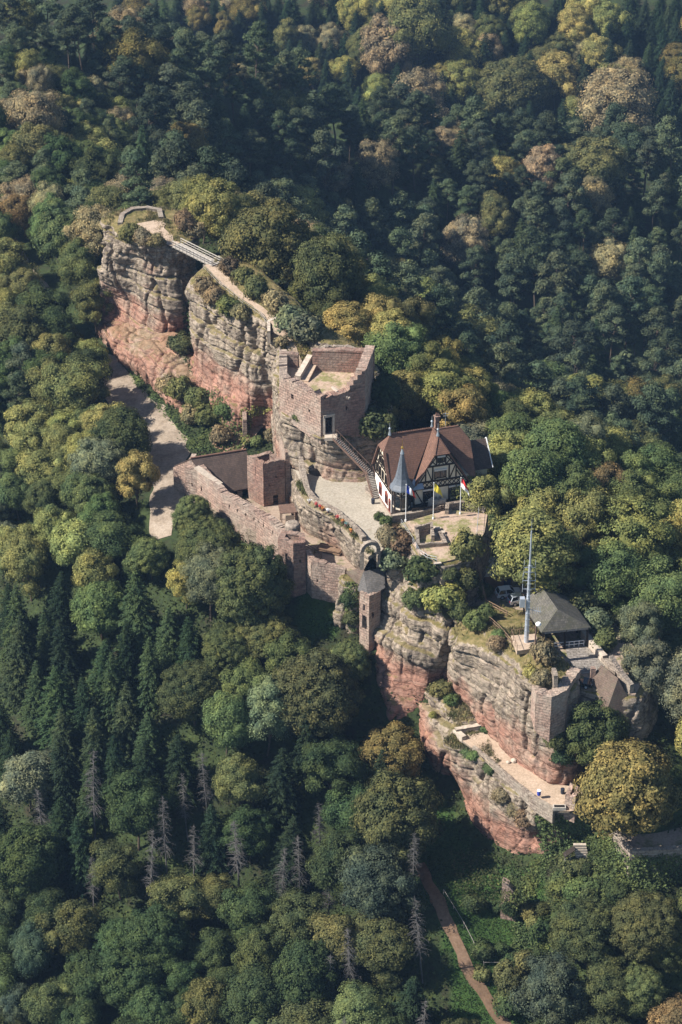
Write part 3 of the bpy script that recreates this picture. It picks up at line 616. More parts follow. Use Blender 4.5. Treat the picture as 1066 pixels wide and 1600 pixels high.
def strip(name, pts, widths, mat, lift=0.05, label=None, zf=None, n=8):
    """a path draped over rock or terrain"""
    A = np.array([list(p[:2]) for p in pts], float); A = crom(A, [n]*(len(A)-1), False); wd = np.interp(np.linspace(0, 1, len(A)), np.linspace(0, 1, len(widths)), widths)
    d = np.gradient(A, axis=0); d /= np.linalg.norm(d, axis=1, keepdims=True); nn = np.stack([-d[:, 1], d[:, 0]], 1)
    G = np.zeros((len(A), 7, 3))
    for i in range(len(A)):
        for j in range(7):
            wj = 1+0.25*vnoise(np.array([i*.45, j*9.0, 3.3])) if j in (0, 6) else 1
            p = A[i]+nn[i]*wd[i]*(j/6-.5)*wj; G[i, j] = (p[0], p[1], (zf or ground)(p[0], p[1])+lift)
    if zf:
        zz = np.maximum(np.median(G[..., 2], 1), np.sort(G[..., 2], 1)[:, -2]); k5 = np.pad(zz, 2, mode='edge'); zz = np.mean([k5[i:i+len(zz)] for i in range(5)], 0)+.06; G[..., 2] = zz[:, None]
    o = link(name, grid_mesh(name, G, False, mat, flip=True)); return tag(o, label, kind='structure')

# ------------------------------------------------------------------ ground surfaces
ROAD = [at(*p) for p in ((20, 395, -9), (48, 435, -9), (85, 490, -9), (122, 540, -9), (164, 574, -9), (201, 624, -9), (236, 668, -9), (259, 712, -9), (264, 752, -9), (256, 795, -9), (250, 825, -9))]
strip('road', ROAD, [3.2, 3.2, 3.5, 4.5, 6.5, 7, 8.5, 7.5, 5.5, 4.5, 3.5], 'road_dirt', 0.12, n=10)
FOOT = [ray_ground(*p) for p in ((655, 1350), (672, 1385), (690, 1420), (708, 1460), (730, 1510), (760, 1560), (800, 1615))]
strip('footpath', FOOT, [1.5, 1.9, 1.8, 1.7, 1.6], 'brown_earth', 0.08)
YARD = [xy(462, 737, 0), xy(478, 768, 0), xy(491, 786, 0), xy(521, 801, 0), xy(549, 825, 0), xy(572, 852, 0), xy(590, 868, 0), (9, -5.5), (24, -3), (26, 8), (20, 15), (9, 14), (5, 11), (-4, 11.5), (-8, 14)]
flat('yard', YARD, 0.0, 'yard_ground', thick=1.2)
COURT = [(-25.5, 19), (-19.2, 11), (-13.5, 5.5), (-9.8, .4), (-9, -3), (-6, -4.6), (-4.4, -5.6), (.9, -7), (4, -8), (3, 0), (-3, 5), (-8, 11), (-9, 18), (-15, 25), (-22, 24)]
flat('courtyard', COURT, -7.0, 'court_ground', thick=7)
UCOURT = [(20, -6), (28, -7.5), (34, -14), (41, -21), (45, -33), (42, -40), (34.5, -38.5), (31, -29), (28, -20), (19, -17)]
flat('upper_court', UCOURT, -7.0, 'court_ground', thick=.3); rock_skirt('rocky shoulder under the court of the pavilion', UCOURT, -7.1, 9, 2.0, 8.)
PAVE = [xy(868, 1005, -7), xy(905, 998, -7), xy(946, 1040, -7), xy(938, 1050, -7), xy(890, 1056, -7), xy(884, 1010, -7)]
flat('paved_court', PAVE, -6.95, 'paving', thick=.2)
LTER = [xy(*p, -20.85) for p in ((709, 1147), (752, 1137), (772, 1148), (806, 1186), (872, 1226), (915, 1232), (925, 1262), (890, 1268), (864, 1266), (831, 1247), (784, 1208), (738, 1169), (722, 1157))]
flat('lower_terrace', LTER, -20.8, 'sand_path', thick=.35)
RTER = [xy(*p, -24) for p in ((955, 1300), (985, 1331), (1035, 1330), (1130, 1318), (1130, 1270), (1010, 1270))]
flat('walled_terrace', RTER, -23.9, 'court_ground', thick=1.0)
FTER = [xy(*p, 1.0) for p in ((626, 818), (700, 796), (762, 803), (757, 832), (735, 868), (684, 880), (655, 866))]
flat('flag_terrace', FTER, 1.0, 'terrace_ground', thick=.3); rock_skirt('rocky shoulder under the flag terrace', FTER, .9, 7, 1.6)
tz = lambda x, y: top_z(x, y)
strip('summit_path', [at(*p) for p in ((330, 413, 15.2), (345, 427, 15.2), (362, 445, 15.2), (385, 465, 15.2), (408, 483, 15.2), (432, 508, 15.2), (452, 530, 15.2), (470, 546, 15.6))], [2.6, 3.0, 1.4, 1.2, 1.5, 1.6, 1.4], 'sand_path', 0.08, zf=tz)
strip('lookout_path', [at(*p) for p in ((232, 348, 15.9), (248, 362, 15.9), (262, 373, 15.9), (276, 382, 15.4))], [5.0, 3.2, 2.2, 2.0], 'sand_path', 0.08, zf=tz)

# ------------------------------------------------------------------ the keep
KP = [(-10.0, 24.0), (-9.9, 17.2), (-3.2, 10.7), (3.8, 13.4), (5.4, 21.6), (-4.5, 22.6)]
kt = thing('ruined_keep', 'roofless pentagonal stone keep with a doorway above the yard', 'castle keep', (-2, 17, 8))
mb = MB(); wall_mesh(mb, KP[0:3], [9, 8, 6.2], [15.2, 14.6, 14.2], 1.3, 0.9, holes=((9.5, 10.1, 12.0, 12.9), (13.4, 13.8, 11, 11.6)), side=1)
mb.build('side_wall', ['masonry', 'recess_shade'], kt, True)
mb = MB(); L = 7.53; wall_mesh(mb, KP[2:4], [6.2, 5.2], [14.0, 15.3], 1.4, 0.7, holes=((.75, 1.95, 8.05, 10.9), (4.2, 4.5, 11.5, 12.2)), side=1)
mb.build('front_wall', ['masonry_red', 'recess_shade'], kt, True)
mb = MB(); mb.v, mb.f, mb.m = [], [], []
for i, (u0, u1, z) in enumerate(((4.9, 5.5, 15.8), (5.5, 6.2, 16.6), (6.2, 6.9, 17.4), (6.9, 7.5, 17.9))):
    a = Vector((*KP[2], 0)); d = (Vector((*KP[3], 0))-a).normalized(); nn = Vector((-d.y, d.x, 0))
    q = [a+d*u0, a+d*u1, a+d*u1+nn*1.4, a+d*u0+nn*1.4]; mb.prism([p[:2] for p in q], 14.5, z)
mb.build('stepped_wall_top', 'masonry_red', kt, True)
mb = MB(); wall_mesh(mb, KP[3:5], [5.2, 7], [17.4, 17.9], 1.5, 0.6, side=1); mb.build('side_wall', ['masonry', 'recess_shade'], kt, True)
mb = MB(); wall_mesh(mb, KP[4:6], [7, 8], [17.6, 17.4], 1.2, 0.4, side=1); mb.build('back_wall', ['masonry_red', 'recess_shade'], kt, True)
mb = MB(); mb.prism([(KP[5][0], KP[5][1]-.3), (-7.6, 23.2), (-9.0, 22.8), (-8.9, 17.6), (-3.0, 12), (2.7, 14.2), (4, 20.3)], 9.5, 13.9); mb.build('inner_floor', 'terrace_ground', kt, True)
mb = MB(); wall_mesh(mb, [(-9.6, 24), (-6.8, 23.4)], [12, 12], [16.1, 15.9], .9, .4, side=-1); mb.build('stub_wall', 'masonry_red', kt, True)
mb = MB(); mb.beam((-5.0, 23.0, 15.7), (-6.9, 17.8, 14.5), .9, .8); mb.build('ramp_parapet', 'stone_cap', kt, True)
mb = MB(); mb.beam((-4.2, 23.2, 15.2), (-6.0, 17.6, 13.95), 1.6, .3); mb.build('ramp', 'sand_path', kt, True)
mb = MB()
for k in range(7): mb.beam((-1.4+.32*k, 14.3-.1*k, 14.6-.14*k), (-0.6+.32*k, 12.6-.1*k, 14.6-.14*k), .32, .3)
mb.build('inner_steps', 'stone_cap', kt, True)
mb = MB(); a = Vector((*KP[2], 0)); d = (Vector((*KP[3], 0))-a).normalized(); o_ = Vector((d.y, -d.x, 0))
for u in (.55, 2.15): p = a+d*u+o_*.03; mb.beam(p+Vector((0, 0, 7.9)), p+Vector((0, 0, 11.0)), .36, .3)
mb.beam(a+d*.4+o_*.03+Vector((0, 0, 11.15)), a+d*2.3+o_*.03+Vector((0, 0, 11.15)), .34, .4); mb.build('door_surround', 'stone_cap', kt, True)
mb = MB(); wall_mesh(mb, [(-4.0, 25.8), (-2, 27.3), (1.2, 27.0), (3.4, 25.2)], 13.2, 15.7, .7, .25, side=-1); o = mb.build('parapet_wall', 'masonry_grey')
tag(o, 'low curved parapet wall on the rock behind the keep', 'wall')
# stairs from the keep door to the yard
st = thing('stairway', 'long metal and stone stair running from the keep doorway down to the yard', 'stairs', (1, 10, 0))
top = a+d*1.35+o_*.9; top.z = 7.95; mid = at(577, 738, 3.2); bot = at(589, 778, 0.1)
mb = MB(); mb.prism([(top.x-1, top.y+.9), (top.x+1, top.y+.9), (top.x+1, top.y-.7), (top.x-1, top.y-.7)], 7.4, 7.95); mb.build('landing', 'stone_cap', st, True)
def flight(p, q, n, wd, name):
    p, q = Vector(p), Vector(q); mb = MB(); dd = (q-p); hd = Vector((dd.x, dd.y, 0)).normalized(); sd_ = Vector((-hd.y, hd.x, 0))
    for k in range(n):
        c = p+dd*((k+.5)/n); mb.beam(c-sd_*wd/2, c+sd_*wd/2, dd.length/n*1.0, .14)
    mb.build(name, 'grey_wood', st, True)
    for s in (-1, 1):
        m2 = MB(); m2.beam(p+sd_*s*wd/2-Vector((0, 0, .1)), q+sd_*s*wd/2-Vector((0, 0, .1)), .12, .35); m2.build('stringer', 'rust_metal', st, True)
        m3 = MB(); m3.tube(p+sd_*s*wd/2+Vector((0, 0, 1)), q+sd_*s*wd/2+Vector((0, 0, 1)), .045)
        for k in range(0, n+1, 3): c = p+dd*(k/n)+sd_*s*wd/2; m3.tube(c, c+Vector((0, 0, 1)), .035, n=5)
        m3.build('handrail', 'rust_metal', st, True)
flight((top.x+.6, top.y-.2, 7.9), mid, 24, 1.1, 'steps'); flight(mid, bot, 15, 1.3, 'steps')
mb = MB(); mb.prism([(mid[0]-.6, mid[1]-.6), (mid[0]+1.0, mid[1]-.3), (bot[0]+.9, bot[1]+1.0), (bot[0]-.5, bot[1]+.6)], -.3, 1.2); mb.build('support_wall', 'masonry_grey', st, True)

# ------------------------------------------------------------------ lookout, footbridge
mb = MB(); wall_mesh(mb, [at(184, 353, 15.4)[:2], at(188, 340, 15.4)[:2], at(204, 332, 15.4)[:2], at(230, 330, 15.4)[:2], at(253, 333, 15.4)[:2], at(256, 346, 15.4)[:2]], 14.2, [16.0, 16.25, 16.4, 16.4, 16.4, 16.3], .9, .1, side=-1, step=1.2)
tag(mb.build('parapet_wall', 'masonry_grey'), 'curved stone parapet round the lookout on the farthest rock', 'wall')
fb = thing('footbridge', 'narrow footbridge with pale railings spanning the cleft between two rocks', 'footbridge', at(304, 396, 15.2))
pA, pB = Vector(at(276, 383, 15.3)), Vector(at(338, 414, 15.3)); dv = (pB-pA); hn = Vector((-dv.y, dv.x, 0)).normalized()
mb = MB(); mb.beam(pA, pB, 1.9, .28); mb.build('deck', 'grey_wood', fb, True)
for s in (-1, 1):
    q0, q1 = pA+hn*s*.95, pB+hn*s*.95
    for hz in (.15, .62, 1.1): mb = MB(); mb.beam(q0+Vector((0, 0, hz)), q1+Vector((0, 0, hz)), .08, .13 if hz > 1 else .08); mb.build('rail', 'concrete', fb, True)
    for k in range(12): c = q0+(q1-q0)*k/11; mb = MB(); mb.beam(c-Vector((0, 0, .3)), c+Vector((0, 0, 1.1)), .12); mb.build('post', 'grey_wood', fb, True)
def fence(name, label, pts, h=1.0, gap=1.6, mat='grey_wood', r=.04, rails=(1.0, .55), zf=None, cat='railing', group=None):
    f = thing(name, label, cat, pts[0], group=group); P_ = [Vector(p) for p in pts]
    for i in range(len(P_)-1):
        a, b = P_[i], P_[i+1]; n = max(1, int((b-a).length/gap))
        for k in range(n+(i == len(P_)-2)):
            c = a+(b-a)*k/n; mb = MB(); mb.tube(c-Vector((0, 0, .3)), c+Vector((0, 0, h)), r*1.3, n=5); mb.build('post', mat, f, True)
        for rz in rails: mb = MB(); mb.tube(a+Vector((0, 0, h*rz)), b+Vector((0, 0, h*rz)), r, n=5); mb.build('rail', mat, f, True)
    return f
def on(px, py, z):
    p = at(px, py, z); return (p[0], p[1], top_z(p[0], p[1]))
fence('railing', 'thin railing along the summit path on the side of the yellow trees', [on(*p) for p in ((342, 409, 15), (375, 432, 15), (395, 452, 15))])
fence('railing', 'thin cable railing between the summit path and the cliff edge', [on(*p) for p in ((318, 422, 14.6), (345, 446, 14.6), (380, 478, 14.6), (408, 498, 14.6), (420, 508, 14.8))])
mb = MB(); wall_mesh(mb, [at(418, 528, 13.4)[:2], at(418, 512, 14)[:2], at(432, 505, 14.5)[:2]], 12.4, [14.6, 15.3, 15.6], .5, .1, side=-1); tag(mb.build('parapet_wall', 'stone_cap'), 'short pale parapet at a bend of the summit path', 'wall')

# ------------------------------------------------------------------ lower courtyard: curtain wall, towers, barn
CW = [(-25.6, 18.6), (-23.6, 17.6), (-19.2, 11), (-13.6, 5.6), (-9.9, .5)]
cw = thing('curtain_wall', 'long ragged curtain wall rising above the round trees', 'castle wall', (-17, 9, -9))
sl_ = sum((Vector(CW[i+1])-Vector(CW[i])).length for i in range(2))
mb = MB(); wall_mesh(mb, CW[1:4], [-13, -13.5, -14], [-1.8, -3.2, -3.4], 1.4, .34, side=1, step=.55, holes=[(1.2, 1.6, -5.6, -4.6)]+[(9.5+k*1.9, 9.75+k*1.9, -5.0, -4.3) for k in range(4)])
mb.build('wall_segment', ['masonry', 'recess_shade'], cw, True)
mb = MB(); wall_mesh(mb, CW[3:5], [-14, -14.5], [-3.5, -3.3], 1.4, .34, side=1, step=.55, holes=[(k*1.3+.8, k*1.3+1.0, -5.0, -4.3) for k in range(4)]); mb.build('wall_segment', ['masonry', 'recess_shade'], cw, True)
mb = MB(); wall_mesh(mb, [CW[4], (-9.8, -3.7)], [-14.5, -14.5], [-3.2, -2.7], 1.2, .3, side=1); mb.build('wall_segment', ['masonry', 'recess_shade'], cw, True)
GT = [(-9.8, -3.8), (-7.4, -5.7), (-5.5, -5.2), (-5.7, -2.2), (-9.2, -1.2)]
gt = thing('corner_tower', 'square corner tower of dark red stone at the end of the curtain wall', 'tower', (-7.6, -3.6, -13))
mb = MB(); wall_mesh(mb, GT, -15, -2.6, .9, .18, closed=True, side=1, holes=((1.4, 1.8, -5.3, -4.7), (1.2, 1.6, -9.4, -8.6), (4.0, 4.3, -6, -5.4)), step=.7); mb.build('wall', ['masonry_red', 'recess_shade'], gt, True)
mb = MB(); mb.prism([tuple(np.array(p)*.82+np.mean(GT, 0)*.18) for p in GT], -8, -3.6); mb.build('platform', 'court_ground', gt, True)
tr_ = thing('turret_stub', 'small grass-topped turret stub behind the corner tower', 'tower', (-7.6, -.4, -7))
mb = MB(); mb.lathe([(1.3, -8), (1.25, -2.2), (1.1, -1.9), (.8, -1.75)], (-7.6, -.2), 12); mb.build('wall', 'masonry_grey', tr_, True)
cw2 = thing('curtain_wall', 'lower curtain wall of pink stone between the corner tower and the gate', 'castle wall', (-2, -6, -12))
mb = MB(); wall_mesh(mb, [(-5.6, -4.6), (-4.6, -6.1), (.6, -7.6)], [-15.5, -15.5, -16], [-4.6, -5.3, -6.2], .9, .35, side=1, holes=((2.6, 2.9, -9, -8.4), (4.6, 5.1, -13.4, -12.6))); mb.build('wall_segment', ['masonry', 'recess_shade'], cw2, True)
# barn
bn = thing('barn', 'stone barn with a dark tiled roof inside the curtain wall', 'building', (-19, 18, -7))
mb = MB(); wall_mesh(mb, [CW[1], CW[0], (-24.6, 22.6)], [-12, -12, -10], [-2.6, -2.0, -2.0], .8, .12, side=-1, holes=((.8, 1.1, -5.6, -4.9),)); mb.build('gable_wall', ['masonry', 'recess_shade'], bn, True)
E0, E1 = Vector(at(345, 769, -5)), Vector(at(402, 758, -5)); R0, R1 = Vector(at(300, 716, -.9)), Vector(at(383, 703, -.9))
ev = (E1-E0).normalized(); back = Vector((-ev.y, ev.x, 0))
B0, B1 = R0+(R0-E0)*.62, R1+(R1-E1)*.62; B0.z = B1.z = -3.6
mb = MB(); T = Vector((0, 0, .22))
for q in ([E0-ev*.4-T*1.0, E1+ev*.2-T*1.0, R1+ev*.2, R0-ev*.2], [R0-ev*.2, R1+ev*.2, B1+ev*.2, B0-ev*.2]): mb.add([p for p in q]+[p-T for p in q], [(0, 1, 2, 3), (7, 6, 5, 4), (0, 4, 5, 1), (1, 5, 6, 2), (2, 6, 7, 3), (3, 7, 4, 0)])
mb.build('roof', 'barn_tile', bn, True)
mb = MB(); mb.beam(R0-ev*.2+T*.3, R1+ev*.2+T*.3, .35, .2); mb.build('ridge_cap', 'roof_tile', bn, True)
mb = MB(); f0, f1 = E0+back*.5, E1+back*.5; wall_mesh(mb, [f0[:2], f1[:2]], -8, -5.15, .6, .02, side=1, holes=((1.9, 3.0, -7.0, -5.6), (3.9, 4.9, -7.0, -5.7))); mb.build('side_wall', ['masonry_grey', 'recess_shade'], bn, True)
for e, r_, b_ in ((E1, R1, B1), (E0, R0, B0)):
    mb = MB(); q = [(e.x, e.y, -8), (b_.x, b_.y, -8), (b_.x, b_.y, b_.z-.3), (r_.x, r_.y, r_.z-.35), (e.x, e.y, e.z-.45)]; k = ev*(-.4)
    mb.add([Vector(p) for p in q]+[Vector(p)+k for p in q], [(0, 1, 2, 3, 4), (9, 8, 7, 6, 5)]+[(i, 5+i, 5+(i+1) % 5, (i+1) % 5) for i in range(5)]); mb.build('gable_wall', 'masonry', bn, True)
mb = MB(); p0, p1 = Vector((*CW[1], -1.7)), Vector(at(345, 757, -2.8)); mb.beam(p0, p1, 1.0, .3); mb.build('wall_coping', 'stone_cap', bn, True)
# square tower
SQ = [at(386, 709, 1.2)[:2], at(411, 723, 1.2)[:2], at(445, 717, 1.2)[:2], at(424, 703, 1.2)[:2]]
sq = thing('square_tower', 'roofless square stone tower with an arched doorway between barn and rock', 'tower', (*np.mean(SQ, 0), -7))
mb = MB(); s01 = math.dist(SQ[0], SQ[1]); wall_mesh(mb, SQ, -7.5, .8, .8, .3, closed=True, side=1, step=.6, holes=((s01+1.6, s01+2.5, -6.9, -5.2), (s01+.9, s01+1.1, -3.4, -3.0), (s01+2.1, s01+2.3, -2.0, -1.6), (s01*.5, s01*.5+.25, -1.4, -.2))); mb.build('wall', ['masonry_red', 'recess_shade'], sq, True)
mb = MB(); mb.prism([tuple(np.array(p)*.82+np.mean(SQ, 0)*.18) for p in SQ], -7.2, -1.6); o = mb.build('inner_floor', 'court_ground', sq, True); o.scale = (1, 1, 1)
wl = thing('ruin_wall', 'broken ivy-clad wall with an arched recess under the pink slope', 'ruin', at(400, 655, -5))
mb = MB(); wall_mesh(mb, [at(380, 678, -6)[:2], at(378, 655, -6)[:2]], -7.5, [-3.6, -2.4], .7, .6, side=-1); mb.build('wall', 'masonry', wl, True)
mb = MB(); wall_mesh(mb, [at(378, 657, -6)[:2], at(395, 646, -5)[:2], at(428, 660, -5)[:2]], -7.5, [-2.6, -2.2, -3.0], .7, .5, side=-1, holes=((3.2, 5.4, -7, -4.0),)); mb.build('wall', ['masonry', 'recess_shade'], wl, True)
wl2 = thing('ruin_wall', 'sloping pink wall climbing from the square tower to the keep rock', 'ruin', at(450, 690, -1))
mb = MB(); wall_mesh(mb, [at(446, 716, 1)[:2], at(441, 690, 2)[:2], at(436, 660, 4)[:2]], [-7, -5, -3], [1.2, 3.2, 6], .8, .7, side=-1); mb.build('wall', 'masonry', wl2, True)
# yard parapet
mb = MB(); wall_mesh(mb, [xy(467, 738, 0), xy(473, 757, 0), xy(478, 771, 0), xy(490, 785, 0), xy(520, 801, 0), xy(549, 825, 0), xy(566, 846, 0)], -1.5, [2.6, 1.4, .7, .6, .55, .6, .6], .7, .18, side=1)
tag(mb.build('parapet_wall', 'masonry_grey'), 'low stone parapet with flower pots along the yard edge', 'wall')

# ------------------------------------------------------------------ gate
ga = thing('gate_arch', 'free-standing round stone arch over the entrance to the yard', 'arch', at(580, 872, -1))
c0, c1 = Vector(at(564, 878, -1.2)), Vector(at(593, 874, -1.2)); dd = (c1-c0); 
mb = MB(); K = 14; rr = dd.length/2-.45; cc = (c0+c1)/2; dx = dd.normalized(); dn = Vector((-dx.y, dx.x, 0))
for k in range(K):
    p = []
    for t_ in (k/K, (k+1)/K):
        an = math.pi*t_; p += [cc-dx*math.cos(an)*rr+Vector((0, 0, 1.9+math.sin(an)*rr)), cc-dx*math.cos(an)*(rr+.55)+Vector((0, 0, 1.9+math.sin(an)*(rr+.55)))]
    q = [x-dn*.35 for x in p]+[x+dn*.35 for x in p]
    mv = MB(); mv.add(q, [(0, 1, 3, 2), (6, 7, 5, 4), (1, 5, 7, 3), (2, 6, 4, 0), (0, 4, 5, 1), (3, 7, 6, 2)]); mv.build('arch_stone', 'masonry_grey', ga, True)
for s in (-1, 1):
    mb = MB(); q = cc+dx*s*(rr+.28); mb.beam(q+Vector((0, 0, -1.2)), q+Vector((0, 0, 1.9)), .62, .75); mb.build('pier', 'masonry_grey', ga, True)
gh = thing('gatehouse', 'pink stone gate tower with a steep slate roof against the grey rock', 'building', at(578, 950, -10))
GH = [at(562, 926, -6.5)[:2], at(577, 933, -6.5)[:2], at(595, 924, -6.5)[:2], at(584, 906, -6.5)[:2]]
mb = MB(); wall_mesh(mb, GH, -19, -6.4, .6, .02, closed=True, side=1, holes=((.7, 1.1, -9.4, -8.2), (.5, 1.5, -12.6, -10.2), (2.6, 2.9, -10.6, -9.6))); mb.build('wall', ['masonry', 'recess_shade'], gh, True)
mb = MB(); ge = [Vector(at(559, 921, -6.4)), Vector(at(576, 933, -6.7)), Vector(at(602, 918, -6.2)), Vector(at(604, 896, -5.4))]; r0, r1 = Vector(at(568, 893, -4.6)), Vector(at(600, 886, -4.4))
for q in ([ge[0], ge[1], r0], [ge[1], ge[2], r1, r0], [ge[2], ge[3], r1], [ge[3], ge[0], r0, r1]):
    T = Vector((0, 0, .2)); n = len(q); mb.add(q+[p-T for p in q], [tuple(range(n)), tuple(reversed(range(n, 2*n)))]+[(i, n+i, n+(i+1) % n, (i+1) % n) for i in range(n)])
mb.build('roof', 'slate_tile', gh, True)
ln = thing('lean_to', 'low tile-roofed gate passage beside the gate tower', 'building', at(552, 905, -7))
L4 = [Vector(at(541, 893, -5.9)), Vector(at(560, 914, -6.8)), Vector(at(572, 903, -5.4)), Vector(at(568, 886, -4.6))]
mb = MB(); mb.add(L4+[p-Vector((0, 0, .25)) for p in L4], [(0, 1, 2, 3), (7, 6, 5, 4), (0, 4, 5, 1), (1, 5, 6, 2), (2, 6, 7, 3), (3, 7, 4, 0)]); mb.build('roof', 'old_tile', ln, True)
mb = MB(); mb.prism([L4[0][:2], L4[1][:2], L4[2][:2], L4[3][:2]], -10, -7.05); mb.build('wall', 'masonry', ln, True)

# ------------------------------------------------------------------ half-timbered house
hx = Vector((0.955, 0.297)); hrz = math.atan2(hx.y, hx.x); HO = at(611, 806, 0)
hs = thing('timber_house', 'half-timbered house with steep brown roofs and a pointed slate turret', 'house', HO, hrz)
UL, VL = 13.4, 8.0; EZ, RZ = 5.0, 12.1; SLp = (RZ-EZ)/(VL/2+.4)
mb = MB(); mb.box(0, UL, 0, VL, -1.2, .5); mb.build('plinth', 'masonry_red', hs)
mb = MB(); mb.box(0.02, UL-.02, 0.02, VL-.02, .5, 3.9); mb.build('ground_floor_wall', 'white_plaster', hs)
def gable(mb, pts, off, th, ax):
    q = [(off, a, z) if ax == 'u' else (a, off, z) for a, z in pts]; q2 = [(off+th, a, z) if ax == 'u' else (a, off+th, z) for a, z in pts]; n = len(pts)
    mb.add(q+q2, [tuple(range(n)), tuple(reversed(range(n, 2*n)))]+[(i, n+i, n+(i+1) % n, (i+1) % n) for i in range(n)])
hz_ = 9.9; vh = (hz_-EZ)/SLp-.4
mb = MB(); gable(mb, [(0, 3.9), (VL, 3.9), (VL, EZ+.55), (VL-vh, hz_-.05), (vh, hz_-.05), (0, EZ+.55)], 0, .3, 'u'); mb.build('gable_wall', 'plaster', hs)
mb = MB(); mb.box(0.3, UL, .02, VL, 3.9, EZ+.4); mb.build('upper_wall', 'plaster', hs)
GC, GW, GS = 8.0, 4.4, 1.62         # front gable: centre, half width at its eave, slope
gz = lambda du: RZ-abs(du)*GS
hw = (RZ-hz_-.2)/GS
mb = MB(); gable(mb, [(GC-GW, 1.3), (GC+GW, 1.3), (GC+GW, gz(GW)-.25), (GC+hw, hz_-.25), (GC-hw, hz_-.25), (GC-GW, gz(GW)-.25)], -.25, .3, 'v'); mb.build('gable_wall', 'plaster', hs)
def slab(polys, name, mat, th=.2):
    mb = MB()
    for q in polys:
        q = [Vector(p) for p in q]; nn = (q[1]-q[0]).cross(q[2]-q[0]).normalized()
        if nn.z < 0: q = q[::-1]; nn = -nn
        n = len(q); mb.add(q+[p-nn*th for p in q], [tuple(range(n)), tuple(reversed(range(n, 2*n)))]+[(i, n+i, n+(i+1) % n, (i+1) % n) for i in range(n)])
    return mb.build(name, mat, hs)
ev_, eb_ = -.4, VL+.4; e1 = (GC-GW-.35, -.65, gz(GW+.35)); e2 = (GC+GW+.35, -.65, gz(GW+.35))
Rb, Rf = (GC, VL/2, RZ), (GC, 1.5, RZ); h1, h2 = (GC-hw-.02, -.65, hz_), (GC+hw+.02, -.65, hz_)
slab([[(-.5, ev_, EZ), (e1[0]-.2, ev_, EZ), (GC, VL/2, RZ+.01), (1.0, VL/2, RZ), (-.5, vh, hz_)]], 'roof_slope', 'roof_tile')
slab([[(-.5, eb_, EZ), (-.5, VL-vh, hz_), (1.0, VL/2, RZ), (UL-1.2, VL/2, RZ-.02), (UL+.4, VL-vh, hz_), (UL+.4, eb_, EZ)]], 'roof_slope', 'roof_tile')
slab([[(-.5, vh, hz_), (1.0, VL/2, RZ), (-.5, VL-vh, hz_)]], 'hipped_end', 'roof_tile')
slab([[(e2[0]+.2, ev_, EZ), (UL+.4, ev_, EZ), (UL+.4, vh, hz_), (UL-1.2, VL/2, RZ), (GC, VL/2, RZ-.01)]], 'roof_slope', 'roof_tile')
slab([[(UL+.4, vh, hz_), (UL-1.2, VL/2, RZ), (UL+.4, VL-vh, hz_)]], 'hipped_end', 'roof_tile')
slab([[e1, h1, Rf, (GC, VL/2+.4, RZ+.02)]], 'cross_roof_slope', 'roof_tile'); slab([[e2, h2, Rf, (GC, VL/2+.4, RZ+.02)]], 'cross_roof_slope', 'roof_tile')
slab([[h1, h2, Rf]], 'hipped_end', 'roof_tile')
mb = MB(); mb.beam((1, VL/2, RZ+.08), (GC, VL/2, RZ+.1), .28, .2); mb.beam((GC, VL/2+.3, RZ+.1), (GC, 1.5, RZ+.08), .28, .2)
for k in range(24): mb.beam((1+k*.3, VL/2, RZ+.15), (1+k*.3, VL/2, RZ+.32), .1)
mb.build('ridge_tiles', 'roof_tile', hs)
mb = MB(); mb.beam(h1, Rf, .26, .16); mb.beam(h2, Rf, .26, .16); mb.build('hip_tiles', 'roof_tile', hs)
# annexe at the right end
mb = MB(); mb.box(UL-.1, UL+3.2, 2.0, VL-.5, -2, 5.4); mb.build('annexe_wall', 'plaster', hs)
slab([[(UL-.2, 1.4, 5.0), (UL+3.8, 1.4, 5.0), (UL+3.8, 4.7, 8.6), (UL-.2, 4.7, 8.6)], [(UL-.2, 8.0, 5.0), (UL-.2, 4.7, 8.6), (UL+3.8, 4.7, 8.6), (UL+3.8, 8.0, 5.0)]], 'annexe_roof', 'barn_tile')
mb = MB(); mb.beam((UL+3.85, 1.4, 5.05), (UL+3.85, 4.7, 8.65), .12, .3); mb.beam((UL+3.85, 8, 5.05), (UL+3.85, 4.7, 8.65), .12, .3); mb.build('verge_board', 'white_paint', hs)
for (u, v, z, s) in ((1.0, VL/2, RZ, 1.0), (GC, VL/2+.3, RZ, 1.0), (GC, 1.5, RZ, 1.0)):
    mb = MB(); mb.lathe([(.28, z), (.16, z+.5), (.10, z+.9), (.22, z+1.05), (.18, z+1.2), (.06, z+1.3), (.03, z+2.1)], (u, v), 8); mb.build('finial', 'lead', hs)
mb = MB(); mb.box(8.9, 9.6, 5.2, 5.9, 9.5, 13.2); mb.box(8.8, 9.7, 5.1, 6.0, 13.2, 13.4); ch = mb.build('chimney', 'masonry_red', hs)
mb = MB(); mb.tube((9.1, 5.5, 13.4), (9.1, 5.5, 13.9), .12); mb.tube((9.4, 5.5, 13.4), (9.4, 5.5, 13.8), .12); mb.build('chimney_pot', 'roof_tile', ch)
mb = MB(); mb.tube((10.3, 4.5, 11), (10.3, 4.5, 14.3), .035); mb.beam((9.8, 4.5, 14.1), (10.8, 4.5, 14.1), .05); mb.beam((9.9, 4.5, 13.7), (10.7, 4.5, 13.7), .05); mb.build('antenna', 'steel', hs)
